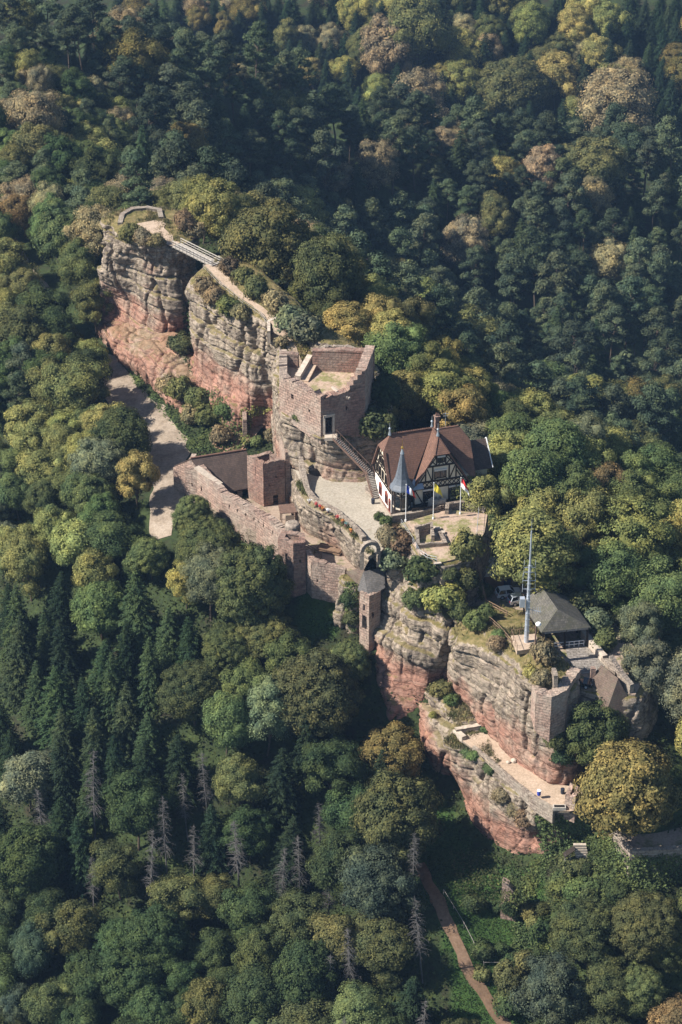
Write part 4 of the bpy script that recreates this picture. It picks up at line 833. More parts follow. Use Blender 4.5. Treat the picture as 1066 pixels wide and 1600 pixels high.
# timbers
def tb(a, b, wd=.24, face='v', off=-.25):
    mb = MB()
    if face == 'v': mb.beam((a[0], off-.03, a[1]), (b[0], off-.03, b[1]), wd, .12, up=(0, 1, 0))
    else: mb.beam((off-.03, a[0], a[1]), (off-.03, b[0], b[1]), wd, .12, up=(1, 0, 0))
    # beam() measures width along the facade
    return mb.build('timber', 'timber_dark', hs)
gl, gr = GC-GW, GC+GW
for z in (1.4, 4.15, 5.25, 7.85): tb((max(gl, GC-(RZ-z)/GS+.1), z), (min(gr, GC+(RZ-z)/GS-.1), z), .3)
for s in (-1, 1):
    tb((GC+s*GW, gz(GW)-.45), (GC+s*hw, hz_-.35), .34); tb((GC+s*GW, 1.4), (GC+s*GW, 4.9), .3)
tb((GC-hw, hz_-.4), (GC+hw, hz_-.4), .28)
for u in (5.3, 6.6, 9.4, 10.7): tb((u, 1.4), (u, 4.15), .22)
for s in (-1, 1):
    tb((GC+s*1.5, 1.5), (GC+s*2.6, 4.0), .18); tb((GC+s*2.6, 1.5), (GC+s*1.6, 4.0), .18); tb((GC+s*2.9, 1.5), (GC+s*4.2, 4.0), .18)
    tb((GC+s*1.35, 5.25), (GC+s*1.35, 7.85), .22); tb((GC+s*2.5, 5.25), (GC+s*2.5, 7.85), .2); tb((GC+s*1.45, 5.3), (GC+s*2.4, 7.7), .16); tb((GC+s*3.4, 5.25), (GC+s*2.6, 6.6), .16)
    tb((GC+s*.75, 7.85), (GC+s*.75, 9.5), .2); tb((GC+s*.85, 8.0), (GC+s*1.7, 9.0), .16); tb((GC+s*.7, 9.45), (GC+s*1.9, 8.0), .14)
    tb((GC+s*.55, 7.9), (GC, 8.4), .12); tb((GC+s*1.2, 5.3), (GC+s*.4, 5.9), .12)
for k in range(11):
    u = gl+.3+k*.74; tb((u, 4.25), (u+.74, 5.15), .11, off=-.252); tb((u+.74, 4.25), (u, 5.15), .11, off=-.256)
for z in (3.95, 6.4, 8.4): tb((.05 if z < 6 else (z-EZ)/SLp-.3, z), (VL-.05 if z < 6 else VL+.3-(z-EZ)/SLp, z), .3, 'u', 0)
for v in (.15, 1.9, 3.0, 5.0, 6.1, VL-.15): tb((v, 3.95), (v, 6.4 if 1 < v < 7 else 5.4), .2, 'u', 0)
for v in (2.2, 3.3, 4.7, 5.8): tb((v, 6.4), (v, 8.4), .18, 'u', 0)
for s in (-1, 1):
    tb((4+s*3.9, EZ+.5), (4+s*(4-vh), hz_-.1), .34, 'u', 0); tb((4+s*1.1, 8.4), (4+s*.7, 9.8), .16, 'u', 0); tb((4+s*3.6, 4.0), (4+s*2.4, 6.3), .16, 'u', 0); tb((4+s*2.4, 6.5), (4+s*1.4, 8.3), .15, 'u', 0)
def win(u, z, wd, ht, face='v', off=-.25, frame='timber_dark', box=False, arch=False):
    mb = MB(); t = .1
    def bx(m, a0, a1, z0, z1, d0, d1):
        if face == 'v': m.box(a0, a1, off-d1, off-d0, z0, z1)
        else: m.box(off-d1, off-d0, a0, a1, z0, z1)
    for a0, a1, z0, z1 in ((u-wd/2, u+wd/2, z, z+t), (u-wd/2, u+wd/2, z+ht-t, z+ht), (u-wd/2, u-wd/2+t, z+t, z+ht-t), (u+wd/2-t, u+wd/2, z+t, z+ht-t), (u-.04, u+.04, z+t, z+ht-t)): bx(mb, a0, a1, z0, z1, .0, .13)
    if arch:
        n = 8; ys = [(u-wd/2*math.cos(math.pi*k/n), z+ht+wd/2*math.sin(math.pi*k/n)) for k in range(n+1)]
        q = [(off-.12, a_, z_) for a_, z_ in ys]; q2 = [(off, a_, z_) for a_, z_ in ys]; mb.add(q+q2, [tuple(range(n+1)), tuple(reversed(range(n+1, 2*n+2)))]+[(i, n+1+i, n+1+(i+1) % (n+1), (i+1) % (n+1)) for i in range(n+1)])
    wo = mb.build('window', frame, hs); mp = MB(); bx(mp, u-wd/2+.05, u+wd/2-.05, z+.05, z+ht-.05, .02, .06); mp.build('pane', 'glass_dark', wo)
    if box: mq = MB(); bx(mq, u-wd/2-.05, u+wd/2+.05, z+ht, z+ht+.28, .0, .2); mq.build('shutter_box', 'steel', wo)
win(GC-.1, 5.6, 2.0, 1.35, box=True); win(GC, 8.35, 1.2, .95, box=True); win(GC-2.0, 1.9, 1.8, 1.8, box=True); win(GC+2.3, 1.9, 1.8, 1.8, box=True)
win(GC-4.9+.3, 2.0, .9, 2.0, off=0)
for v in (1.1, 2.45, 4.0, 5.5, 6.9): win(v, 4.4, .8, 1.5, 'u', 0)
for v in (2.75, 4.0, 5.25): win(v, 6.8, .75, 1.2, 'u', 0)
win(2.2, 1.0, 1.3, 1.6, 'u', 0.02, 'red_frame', arch=True); win(5.2, 1.0, 1.3, 1.6, 'u', 0.02, 'red_frame', arch=True); win(.6, .5, .8, 1.9, 'u', 0.02, 'red_frame', arch=True)
# corner turret
tc = (1.5, -.6); n8 = math.pi/8
mb = MB(); mb.lathe([(1.45, -.8), (1.45, 1.6)], tc, 8, ph=n8); mb.build('turret_base', 'timber_dark', hs)
mb = MB(); mb.lathe([(1.38, 1.6), (1.38, 5.35)], tc, 8, ph=n8); tw = mb.build('turret_wall', 'plaster', hs)
for k in range(8):
    an = n8+k*math.pi/4; p = (tc[0]+1.42*math.cos(an), tc[1]+1.42*math.sin(an)); an2 = an+math.pi/4; p2 = (tc[0]+1.42*math.cos(an2), tc[1]+1.42*math.sin(an2))
    mb = MB(); mb.tube((*p, 1.6), (*p, 5.4), .11, n=6); mb.build('post', 'timber_dark', tw)
    for z in (1.7, 4.2, 5.25): mb = MB(); mb.beam((*p, z), (*p2, z), .16, .2); mb.build('rail', 'timber_dark', tw)
    pm = ((p[0]+p2[0])/2, (p[1]+p2[1])/2); o2 = Vector((pm[0]-tc[0], pm[1]-tc[1], 0)).normalized()*.06
    for a, b in (((p, 4.3), (p2, 5.2)), ((p, 5.2), (p2, 4.3))): mb = MB(); mb.beam(Vector((*a[0], a[1]))+o2*.3, Vector((*b[0], b[1]))+o2*.3, .09, .12); mb.build('lattice', 'timber_dark', tw)
    q0, q1 = Vector((*p, 0)).lerp(Vector((*p2, 0)), .16)+o2*.6, Vector((*p, 0)).lerp(Vector((*p2, 0)), .84)+o2*.6
    mb = MB(); mb.add([(q0.x, q0.y, 2.2), (q1.x, q1.y, 2.2), (q1.x, q1.y, 4.0), (q0.x, q0.y, 4.0)], [(0, 1, 2, 3)]); mb.build('pane', 'glass_dark', tw)
mb = MB(); mb.lathe([(2.05, 5.3), (1.95, 5.5), (1.45, 6.1), (1.05, 7.0), (.78, 8.2), (.5, 9.8), (.26, 11.0), (.2, 11.2)], tc, 8, ph=n8); sp_ = mb.build('spire', 'slate', hs)
mb = MB(); mb.lathe([(.34, 11.1), (.22, 11.5), (.10, 11.9)], tc, 8); mb.build('spire_cap', 'lead', sp_)
mb = MB(); mb.lathe([(.05, 11.9), (.2, 12.0), (.24, 12.15), (.2, 12.3), (.04, 12.4), (.025, 13.6)], tc, 8); mb.build('ball', 'gold', sp_)
# veranda
mb = MB(); mb.box(2.6, 9.5, -2.4, -.3, -.6, 1.25); mb.build('veranda_deck', 'timber_dark', hs)
mb = MB(); mb.box(2.7, 6.0, -2.5, -2.4, 1.25, 2.0); mb.build('veranda_screen', 'glass_dark', hs)
mb = MB(); mb.beam((2.6, -2.45, 2.1), (9.5, -2.45, 2.1), .12); mb.beam((2.6, -2.45, 1.3), (9.5, -2.45, 1.3), .12)
for k in range(8): mb.beam((2.65+k*.97, -2.45, 1.2), (2.65+k*.97, -2.45, 2.1), .1)
mb.build('veranda_rail', 'timber_dark', hs)
slab([[(2.9, -1.1, 4.6), (5.0, -1.1, 4.6), (5.0, .3, 5.7), (2.9, .3, 5.7)]], 'porch_roof', 'lead', .12)

# ------------------------------------------------------------------ flag terrace
mb = MB(); wall_mesh(mb, [at(613, 811, 1)[:2], at(655, 806, 1)[:2], at(694, 797, 1)[:2]], -1, [1.5, 1.7, 1.8], .6, .06, side=1, step=1.5); tag(mb.build('terrace_wall', 'masonry_grey'), 'low pale wall between the house veranda and the flag terrace', 'wall')
mb = MB(); wall_mesh(mb, [at(701, 804, 1)[:2], at(702, 797, 1)[:2], at(728, 793, 1)[:2], at(757, 801, 1)[:2]], -1, [2.0, 2.1, 2.0, 1.6], .6, .08, side=1, step=1.5); tag(mb.build('terrace_wall', 'masonry_grey'), 'low pale wall behind the red and white flag', 'wall')
wl3 = thing('wall_bay', 'small triangular walled bay beside the veranda', 'wall', at(682, 792, .5))
mb = MB(); wall_mesh(mb, [at(669, 797, .5)[:2], at(684, 800, .5)[:2], at(697, 797, .5)[:2], at(686, 786, .5)[:2]], -1, 2.4, .45, .05, closed=True, side=1, step=1.5); mb.build('wall', 'stone_cap', wl3, True)
def flag(px0, py0, pxt, pyt, cols, label, fw, fh, dirn):
    b = Vector(at(px0, py0, 1.0)); H = 6.4; f = thing('flagpole', label, 'flagpole', b)
    mb = MB(); mb.tube((0, 0, -.2), (0, 0, H), .07, .04, 8); mb.tube((0, 0, -.1), (0, 0, .25), .16, .16, 8); mb.build('pole', 'white_paint', f)
    mb = MB(); mb.lathe([(.03, H), (.09, H+.06), (.03, H+.14)], (0, 0), 8); mb.build('pole_cap', 'white_paint', f)
    nb = len(cols); nx, nz = 12, 6
    for bi, (c, vert) in enumerate(cols):
        mb = MB(); g = []
        for i in range(nx+1):
            for j in range(nz+1):
                u, v = i/nx, j/nz
                if vert: u = (bi+u)/nb
                else: v = (bi+v)/nb
                x = u*fw*(.55+.2*v); z = H-.15-v*fh-u*u*fh*.75-u*.2; y = .16*math.sin(u*7+v*2)
                g.append((x*dirn[0]-y*dirn[1]+.05*dirn[0], x*dirn[1]+y*dirn[0], z))
        mb.add(g, [(i*(nz+1)+j, (i+1)*(nz+1)+j, (i+1)*(nz+1)+j+1, i*(nz+1)+j+1) for i in range(nx) for j in range(nz)]); o = mb.build('flag_stripe', c, f, smooth=True)
        sm = o.modifiers.new('s', 'SOLIDIFY'); sm.thickness = .015
flag(634, 814, 634, 759, [('flag_blue', 1), ('flag_white', 1), ('flag_red', 1)], 'white pole with a drooping blue, white and red flag', 2.2, 1.4, (.95, .2))
flag(677, 811, 677, 756, [('flag_yellow', 1)], 'white pole with a drooping plain yellow flag', 2.0, 1.4, (.95, .1))
flag(719, 803, 720, 747, [('flag_red', 0), ('flag_white', 0)], 'white pole with a red over white flag', 1.9, 1.6, (.9, -.3))
rf = thing('foundation_ruin', 'excavated stone foundation with rubble and low walls on the flag terrace', 'ruin', at(672, 845, 1))
mb = MB(); wall_mesh(mb, [at(649, 836, 1)[:2], at(651, 858, 1)[:2], at(699, 853, 1)[:2], at(690, 836, 1)[:2]], .2, [2.2, 1.6, 1.5, 1.6], .5, .25, side=1, step=.8); mb.build('wall', 'masonry_grey', rf, True)
mb = MB(); wall_mesh(mb, [at(650, 838, 1)[:2], at(672, 832, 1)[:2], at(674, 846, 1)[:2]], .2, [2.5, 2.5, 2.0], .5, .2, side=1, step=.8); mb.build('wall', 'masonry_grey', rf, True)
for k in range(16):
    p = at(random.uniform(676, 694), random.uniform(826, 842), 1); s = random.uniform(.25, .55); mb = MB(); an = random.random()*3
    q = [(p[0]+s*math.cos(an+i*math.pi/2)*random.uniform(.7, 1.2), p[1]+s*math.sin(an+i*math.pi/2)*random.uniform(.7, 1.2)) for i in range(4)]; mb.prism(q, .8, 1.0+s*random.uniform(.5, 1)); mb.build('stone', 'stone_cap', rf, True)
fence('railing', 'thin railing at the left edge of the flag terrace', [tuple(at(*p, 1.0)) for p in ((627, 820), (640, 840), (656, 868))], mat='steel', r=.022)
fence('railing', 'thin railing at the front edge of the flag terrace above the steep steps', [tuple(at(*p, 1.0)) for p in ((656, 868), (668, 876), (682, 879))], mat='steel', r=.022)
fence('railing', 'wire railing on the right edge of the flag terrace', [tuple(at(*p, 1.0)) for p in ((748, 800), (745, 840))], mat='steel', r=.03, rails=(1.0,))
ls = thing('steep_steps', 'steep narrow steps below the flag terrace', 'stairs', at(688, 890, -1))
p, q = Vector(at(684, 880, 1.0)), Vector(at(698, 912, -4.5))
for k in range(14): c = p.lerp(q, k/13); mb = MB(); mb.beam(c+Vector((-.55, -.1, 0)), c+Vector((.55, .1, 0)), .42, .16); mb.build('step', 'stone_cap', ls, True)
for s in (-.6, .6): mb = MB(); mb.beam(p+Vector((s, 0, -.1)), q+Vector((s, 0, -.1)), .12, .3); mb.build('stringer', 'dark_metal', ls, True)

# ------------------------------------------------------------------ cars, shed
def car(label, loc, rz, mat, L=4.2, H=1.5, Wd=1.75, suv=False):
    c = thing('parked_car', label, 'car', loc, rz); h = Wd/2
    prof = [(-L/2, .35), (-L/2, .75), (-L*.47, .95), (-L*.30, 1.0 if not suv else 1.12), (L*.22, 1.0 if not suv else 1.12), (L*.46, .85 if not suv else 1.0), (L/2, .65), (L/2, .35)]
    prof = [(-L/2, .35), (-L/2, .8), (-L*.48, .98), (L*.16, 1.0), (L*.44, .86), (L/2, .62), (L/2, .35)]
    mb = MB(); n = len(prof)
    rings = [(-h*.96, .9), (-h, 1), (h, 1), (h*.96, .9)]
    vs = [(x*(.985 if k in (0, 3) else 1), y, .35+(z-.35)*(s if k in (0, 3) else .93)) for k, (y, s) in enumerate(rings) for x, z in prof]
    vs = [(x, y, z) for (x, y, z) in vs]
    fs = [(k*n+i, (k+1)*n+i, (k+1)*n+(i+1) % n, k*n+(i+1) % n) for k in range(3) for i in range(n)]+[tuple(range(n)), tuple(reversed(range(3*n, 4*n)))]
    mb.add(vs, fs); bo = mb.build('body', mat, c); bv = bo.modifiers.new('b', 'BEVEL'); bv.width = .07; bv.segments = 2
    x0, x1, x2, x3 = (-L*.46, -L*.38, L*.03, L*.2); t = h*.74; bt = h*.93
    mb = MB(); mb.add([(x0, -bt, .93), (x3, -bt, .93), (x3, bt, .93), (x0, bt, .93), (x1, -t, H-.04), (x2, -t, H-.04), (x2, t, H-.04), (x1, t, H-.04)], [(0, 1, 5, 4), (1, 2, 6, 5), (2, 3, 7, 6), (3, 0, 4, 7), (4, 5, 6, 7)]); mb.build('cabin_glass', 'glass_dark', c)
    mb = MB(); mb.box(x1-.05, x2+.05, -t-.02, t+.02, H-.06, H); ro = mb.build('roof', mat, c); bv = ro.modifiers.new('b', 'BEVEL'); bv.width = .05
    for s in (-1, 1):
        for xa, xb in ((x0, x1), (x3, x2), (-L*.16, -L*.16)): mb = MB(); mb.beam((xa, s*bt*1.01, .94), (xb, s*t*1.01, H-.03), .09); mb.build('pillar', mat, c)
        for x in (-L*.3, L*.31):
            mb = MB(); mb.tube((x, s*(h-.2), .33), (x, s*(h+.01), .33), .33, n=14); tw_ = mb.build('wheel', 'tyre', c); mb = MB(); mb.tube((x, s*(h+.0), .33), (x, s*(h+.025), .33), .2, n=10); mb.build('rim', 'steel', tw_)
        mb = MB(); mb.box(L*.485, L/2+.015, s*h*.6-.2, s*h*.6+.2, .62, .76); mb.build('headlight', 'lead', c)
        mb = MB(); mb.box(-L/2-.015, -L*.485, s*h*.72-.16, s*h*.72+.16, .7, .92); mb.build('taillight', 'tail_red', c)
        mb = MB(); mb.box(L*.12, L*.17, s*(h+.12)-.1, s*(h+.12)+.1, .95, 1.1); mb.build('mirror', mat, c)
    return c
car('white hatchback parked beside the brown shed', (*at(795, 931, -6.98)[:2], -6.98), R(12), 'car_white', 4.1, 1.55)
car('pale silver car half hidden behind the mast', (*at(813, 941, -6.98)[:2], -6.98), R(18), 'car_silver', 4.0, 1.5)
car('dark car parked on the court above the steep old roof', (*at(902, 1070, -6.98)[:2], -6.98), R(-12), 'car_black', 4.3, 1.7, 1.8)
sh = thing('garden_shed', 'brown wooden shed with a pale flat roof beside the white car', 'shed', (*at(775, 918, -7)[:2], -7), R(8))
mb = MB(); mb.box(-1.7, 2.4, 0, 3.6, 0, 2.3); mb.build('wall', 'shed_wood', sh)
for k in range(9): mb = MB(); mb.box(-1.68+k*.31, -1.40+k*.31, -.04, -.005, .05, 2.25); mb.build('plank', 'shed_wood', sh)
mb = MB(); mb.box(1.2, 2.3, -.05, -.005, .05, 2.1); mb.build('door', 'door_blue', sh)
mb = MB(); mb.add([(-2.2, -.5, 2.35), (2.9, -.5, 2.45), (2.6, 4.2, 2.95), (-1.9, 4.2, 2.85), (-2.2, -.5, 2.5), (2.9, -.5, 2.6), (2.6, 4.2, 3.1), (-1.9, 4.2, 3.0)], [(3, 2, 1, 0), (4, 5, 6, 7), (0, 1, 5, 4), (1, 2, 6, 5), (2, 3, 7, 6), (3, 0, 4, 7)]); mb.build('roof', 'concrete', sh)

# ------------------------------------------------------------------ mast
mp = Vector(at(822.5, 1001, -2.7)); md = thing('mast_deck', 'small wooden deck with a rail at the foot of the mast', 'platform', (mp.x, mp.y, -3.6))
mb = MB(); mb.prism([xy(799, 993, -2.9), xy(838, 990, -2.9), xy(842, 1012, -2.9), xy(808, 1017, -2.9)], -3.6, -2.9); mb.build('deck', 'sand_path', md, True)
dk = [Vector((*xy(*p, -2.9), -2.9)) for p in ((808, 1017), (799, 993), (838, 990))]
for a, b in zip(dk, dk[1:]):
    for k in range(4): c = a.lerp(b, k/3); mb = MB(); mb.tube(c, c+Vector((0, 0, 1)), .04, n=5); mb.build('post', 'wood', md, True)
    mb = MB(); mb.tube(a+Vector((0, 0, 1)), b+Vector((0, 0, 1)), .035, n=5); mb.build('rail', 'wood', md, True)
ms = thing('radio_mast', 'tall slim grey radio mast with rod aerials on the southern rock', 'mast', (mp.x, mp.y, -2.9))
mb = MB(); mb.tube((0, 0, 0), (0, 0, 7.5), .34, .28, 12); mb.tube((0, 0, 7.5), (0, 0, 13), .24, .20, 12); mb.tube((0, 0, 13), (0, 0, 18.6), .15, .10, 10); mb.tube((0, 0, 18.6), (0, 0, 20.6), .03, .02, 6); mb.build('pole', 'steel', ms)
for z, r_ in ((9.0, .9), (10.4, .9), (11.8, .8), (12.6, .8)):
    mb = MB(); mb.beam((-r_, 0, z), (r_, 0, z), .07); mb.build('bracket', 'steel', ms)
    for s in (-1, 1): mb = MB(); mb.tube((s*r_, 0, z-.5), (s*r_, 0, z+1.2), .04, n=6); mb.build('aerial', 'steel', ms)
mb = MB(); mb.beam((0, 0, 5.6), (1.9, -.3, 5.3), .07)
for k in range(5): mb.beam((.7+k*.28, -.1, 4.9), (.7+k*.28, -.1, 6.0), .05)
mb.build('side_aerial', 'steel', ms)
mb = MB(); mb.box(-1.2, -.5, -.4, .4, 6.1, 7.5); mb.build('antenna_box', 'steel', ms)
for z in range(1, 14): mb = MB(); mb.beam((-.36, -.28, z), (.36, -.28, z), .05); mb.build('rung', 'steel', ms)
lp = Vector(at(835, 1034, -3.9)); lm = thing('lamp_post', 'rusty pole with a white dish near the mast', 'pole', lp)
mb = MB(); mb.tube((0, 0, -.5), (0, 0, 6.4), .14, .1, 8); mb.build('pole', 'rust_metal', lm)
mb = MB(); mb.lathe([(.08, 6.2), (.38, 6.35), (.42, 6.55), (.3, 6.75)], (.3, -.15), 12); mb.build('dish', 'white_paint', lm)

# ------------------------------------------------------------------ pavilion, wall, old house
pv = thing('pavilion', 'open timber pavilion with a mossy hipped shingle roof and white railing', 'pavilion', at(880, 990, -7))
F_, Bk = Vector(at(875, 957, -.8)), Vector(at(846, 916, -.8)); el, er = Vector(at(846, 989, -3.6)), Vector(at(924, 981, -3.6)); ax_ = (F_-Bk); ax_.z = 0; axn = ax_.normalized()
bl_, br_ = el-axn*ax_.length*1.15, er-axn*ax_.length*1.15
def slabw(polys, name, mat, par, th=.2):
    mb = MB()
    for q in polys:
        q = [Vector(p) for p in q]; nn = (q[1]-q[0]).cross(q[2]-q[0]).normalized()
        if nn.z < 0: q = q[::-1]; nn = -nn
        n = len(q); mb.add(q+[p-nn*th for p in q], [tuple(range(n)), tuple(reversed(range(n, 2*n)))]+[(i, n+i, n+(i+1) % n, (i+1) % n) for i in range(n)])
    return mb.build(name, mat, par, True)
Fs = F_-axn*.9
slabw([[el, Fs, Bk, bl_]], 'roof_slope', 'shingle', pv); slabw([[er, br_, Bk, Fs]], 'roof_slope', 'shingle', pv); slabw([[bl_, Bk, br_]], 'roof_slope', 'shingle', pv)
slabw([[el+Vector((0, 0, .1)), er+Vector((0, 0, .1)), Fs]], 'roof_slope', 'shingle', pv)
mid_ = (el+er)/2
for s, p in ((0, el), (1, er), (2, bl_), (3, br_), (4, el.lerp(er, .5)), (5, el.lerp(bl_, .5)), (6, er.lerp(br_, .5))):
    c = p.lerp(mid_-axn*3, .1); mb = MB(); mb.beam((c.x, c.y, -7.2), (c.x, c.y, -3.6), .28); mb.build('post', 'timber_dark', pv, True)
mb = MB(); a_, b_ = el.lerp(er, .04)-axn*.3, er.lerp(el, .04)-axn*.3; mb.beam((a_.x, a_.y, -3.75), (b_.x, b_.y, -3.75), .3, .35); mb.build('beam', 'grey_wood', pv, True)
a2, b2 = el.lerp(er, .1)-axn*.5, er.lerp(el, .1)-axn*.5
for k in range(9): c = a2.lerp(b2, k/8); mb = MB(); mb.beam((c.x, c.y, -7), (c.x, c.y, -6), .1); mb.build('baluster', 'white_paint', pv, True)
for z in (-6, -6.5): mb = MB(); mb.beam((a2.x, a2.y, z), (b2.x, b2.y, z), .1); mb.build('rail', 'white_paint', pv, True)
for p, q in ((el, bl_), (bl_, br_)):
    a2, b2 = p.lerp(mid_-axn*3, .14), q.lerp(mid_-axn*3, .14); mb = MB(); mb.beam((a2.x, a2.y, -5.9), (b2.x, b2.y, -5.9), .15, 2.2); mb.build('panel', 'timber_dark', pv, True)
mb = MB(); wall_mesh(mb, [at(908, 984, -5.6)[:2], at(942, 1024, -5.6)[:2]], -9, -5.8, .8, .04, side=1, step=1.6); tag(mb.build('parapet_wall', 'stone_cap'), 'smooth grey parapet beside the paved court', 'wall')
mb = MB(); wall_mesh(mb, [at(940, 1024, -5.8)[:2], at(955, 1040, -5.8)[:2]], -9, -6.2, .9, .06, side=1, step=1.2); tag(mb.build('parapet_wall', 'masonry_grey'), 'short low parapet next to the old roof', 'wall')
mb = MB(); wall_mesh(mb, [at(951, 1034, -4)[:2], at(985, 1066, -5)[:2]], -14, [-3.6, -5.6], .8, .4, side=1, holes=((1.5, 1.9, -6.4, -5.0),)); tag(mb.build('ruin_wall', ['masonry_grey', 'recess_shade']), 'tall pale ruined wall behind the steep old roof', 'wall')
oh = thing('old_house', 'small old house with a steep weathered tile roof behind the golden tree', 'house', at(945, 1110, -14))
ap, ap2 = Vector(at(940, 1039, -4.2)), Vector(at(966, 1060, -4.6)); q1, q2, q3, q4 = Vector(at(892, 1092, -9.6)), Vector(at(940, 1135, -10.4)), Vector(at(997, 1120, -10.4)), Vector(at(975, 1068, -9.2))
slabw([[q1, q2, ap2, ap]], 'roof_slope', 'old_tile', oh, .25); slabw([[q2, q3, ap2]], 'roof_slope', 'old_tile', oh, .25); slabw([[q3, q4, ap, ap2]], 'roof_slope', 'old_tile', oh, .25); slabw([[q4, q1, ap]], 'roof_slope', 'old_tile', oh, .25)
mb = MB(); cen = (q1+q2+q3+q4)/4; mb.prism([(q.lerp(cen, .08))[:2] for q in (q1, q2, q3, q4)], -17, -10.6); mb.build('wall', 'masonry', oh, True)
cq = q1.lerp(ap, .72); mb = MB(); mb.box(cq.x-.35, cq.x+.35, cq.y-.35, cq.y+.35, cq.z-1, cq.z+1.2); mb.build('chimney', 'masonry_red', oh, True)

# ------------------------------------------------------------------ bastion on the south rock
bs = thing('bastion', 'curved pink masonry bastion set into the top of the southern rock', 'bastion', at(860, 1120, -10))
mb = MB(); BP = [at(831, 1072, -4.6)[:2], at(838, 1084, -4.6)[:2], at(862, 1090, -4.6)[:2], at(886, 1080, -4.6)[:2], (34.3, -37.8)]
wall_mesh(mb, BP, [-9.6, -11, -12.4, -12.4, -12], [-4.5, -4.6, -4.7, -4.4, -4.2], 1.6, .35, side=1); mb.build('wall', 'masonry', bs, True)
mb = MB(); wall_mesh(mb, [at(868, 1050, -3)[:2], at(872, 1062, -3)[:2]], -5, -2.4, .6, .3, side=-1); mb.build('stub_wall', 'masonry_grey', bs, True)

# ------------------------------------------------------------------ lower terrace details
pw = thing('parapet_wall', 'low L-shaped wall at the far end of the lower terrace', 'wall', at(722, 1150, -21))
mb = MB(); wall_mesh(mb, [at(707, 1147, -21)[:2], at(722, 1159, -21)[:2]], -22.5, -20.2, .8, .05, side=1); mb.build('wall', 'stone_cap', pw, True)
mb = MB(); wall_mesh(mb, [at(752, 1138, -21)[:2], at(710, 1146, -21)[:2]], -22.5, -19.9, .8, .05, side=1); mb.build('wall', 'stone_cap', pw, True)
mb = MB(); wall_mesh(mb, [at(*p, -21)[:2] for p in ((738, 1171), (760, 1188), (784, 1210), (808, 1230), (832, 1249), (864, 1268))], [-21.3, -21.4, -21.6, -22.0, -22.8, -23.2], [-20.5]*6, .45, .1, side=1, step=1.0); tag(mb.build('parapet_wall', 'masonry_grey'), 'knee-high kerb wall along the cliff edge of the lower terrace', 'wall')
rb = thing('ruin_block', 'small broken stone block with a hollow middle at the end of the lower terrace', 'ruin', at(894, 1255, -21))
mb = MB(); wall_mesh(mb, [at(882, 1262, -21)[:2], at(898, 1268, -21)[:2], at(908, 1252, -21)[:2], at(890, 1245, -21)[:2]], -23, -18.8, .6, .5, closed=True, side=1, step=.6); mb.build('wall', 'masonry', rb, True)
def bin_(name, label, p, mat, post=False):
    b = thing(name, label, 'bin', p); mb = MB()
    z = .5 if post else 0
    mb.lathe([(.2, z), (.27, z+.1), (.3, z+.75), (.25, z+.8)], (0, 0), 10); mb.build('body', mat, b); mb = MB(); mb.lathe([(.3, z+.78), (.32, z+.86), (.1, z+.92)], (0, 0), 10); mb.build('rim', 'white_paint' if post else mat, b)
    if post: mb = MB(); mb.tube((0, .28, -.1), (0, .28, 1.4), .04, n=6); mb.build('post', 'steel', b)
bin_('litter_bin', 'blue litter bin on the edge of the lower terrace', at(842, 1247, -20.8), 'bin_blue', True)
bin_('rubbish_bin', 'dark round bin beside the small broken stone block', at(879, 1240, -20.8), 'bin_dark')
bin_('rubbish_bin', 'dark round bin standing by the yard corner of the house', at(583, 787, 0), 'bin_dark')
sb = thing('stone_trough', 'pale stone trough on the edge of the lower terrace', 'trough', at(874, 1264, -20.8)); mb = MB(); mb.box(-.9, .9, -.4, .4, 0, .5); mb.build('basin', 'concrete', sb); mb = MB(); mb.box(-.75, .75, -.27, .27, .5, .52); mb.build('hollow', 'recess_shade', sb)  # near-black slab on the basin top paints the shaded hollow
for k, (px, py, s) in enumerate(((794, 1192, .35), (803, 1190, .5), (777, 1197, .3))):
    p = at(px, py, -20.8); mb = MB(); mb.lathe([(s*.7, 0), (s, s*.3), (s*.8, s*.8), (s*.3, s*1.05)], (0, 0), 7); o = mb.build('boulder', 'stone_cap'); o.location = (p[0], p[1], p[2]); tag(o, ('small dark stone on the lower terrace path', 'larger dark boulder by the cliff foot on the lower terrace', 'smallest stone near the kerb of the lower terrace')[k], 'stone')
pw2 = thing('retaining_wall', 'ivy-grown retaining wall in front of the walled terrace', 'wall', at(1010, 1340, -27))
mb = MB(); wall_mesh(mb, [at(*p, -23.8)[:2] for p in ((952, 1298), (970, 1316), (985, 1332), (1035, 1331), (1130, 1319))], -34, -23.5, .7, .1, side=1, step=1.5); mb.build('wall', 'masonry_grey', pw2, True); BVH.append(BVHTree.FromPolygons([Vector(v) for v in mb.v], mb.f))
mb = MB(); wall_mesh(mb, [at(*p, -24)[:2] for p in ((1030, 1281), (1090, 1288), (1130, 1292))], -25, -22.8, .6, .05, side=1, step=1.5); tag(mb.build('parapet_wall', 'masonry_grey'), 'low parapet along the back of the walled terrace', 'wall')
mb = MB(); wall_mesh(mb, [ray_ground(782, 1435)[:2], ray_ground(806, 1440)[:2]], -48, [ray_ground(782, 1435)[2]+6.4, ray_ground(782, 1435)[2]+4.4], 1.2, .8, side=1); BVH.append(BVHTree.FromPolygons([Vector(v) for v in mb.v], mb.f)); tag(mb.build('ruin_wall', 'masonry'), 'lone stump of ruined wall smothered in ivy below the lower terrace', 'ruin')
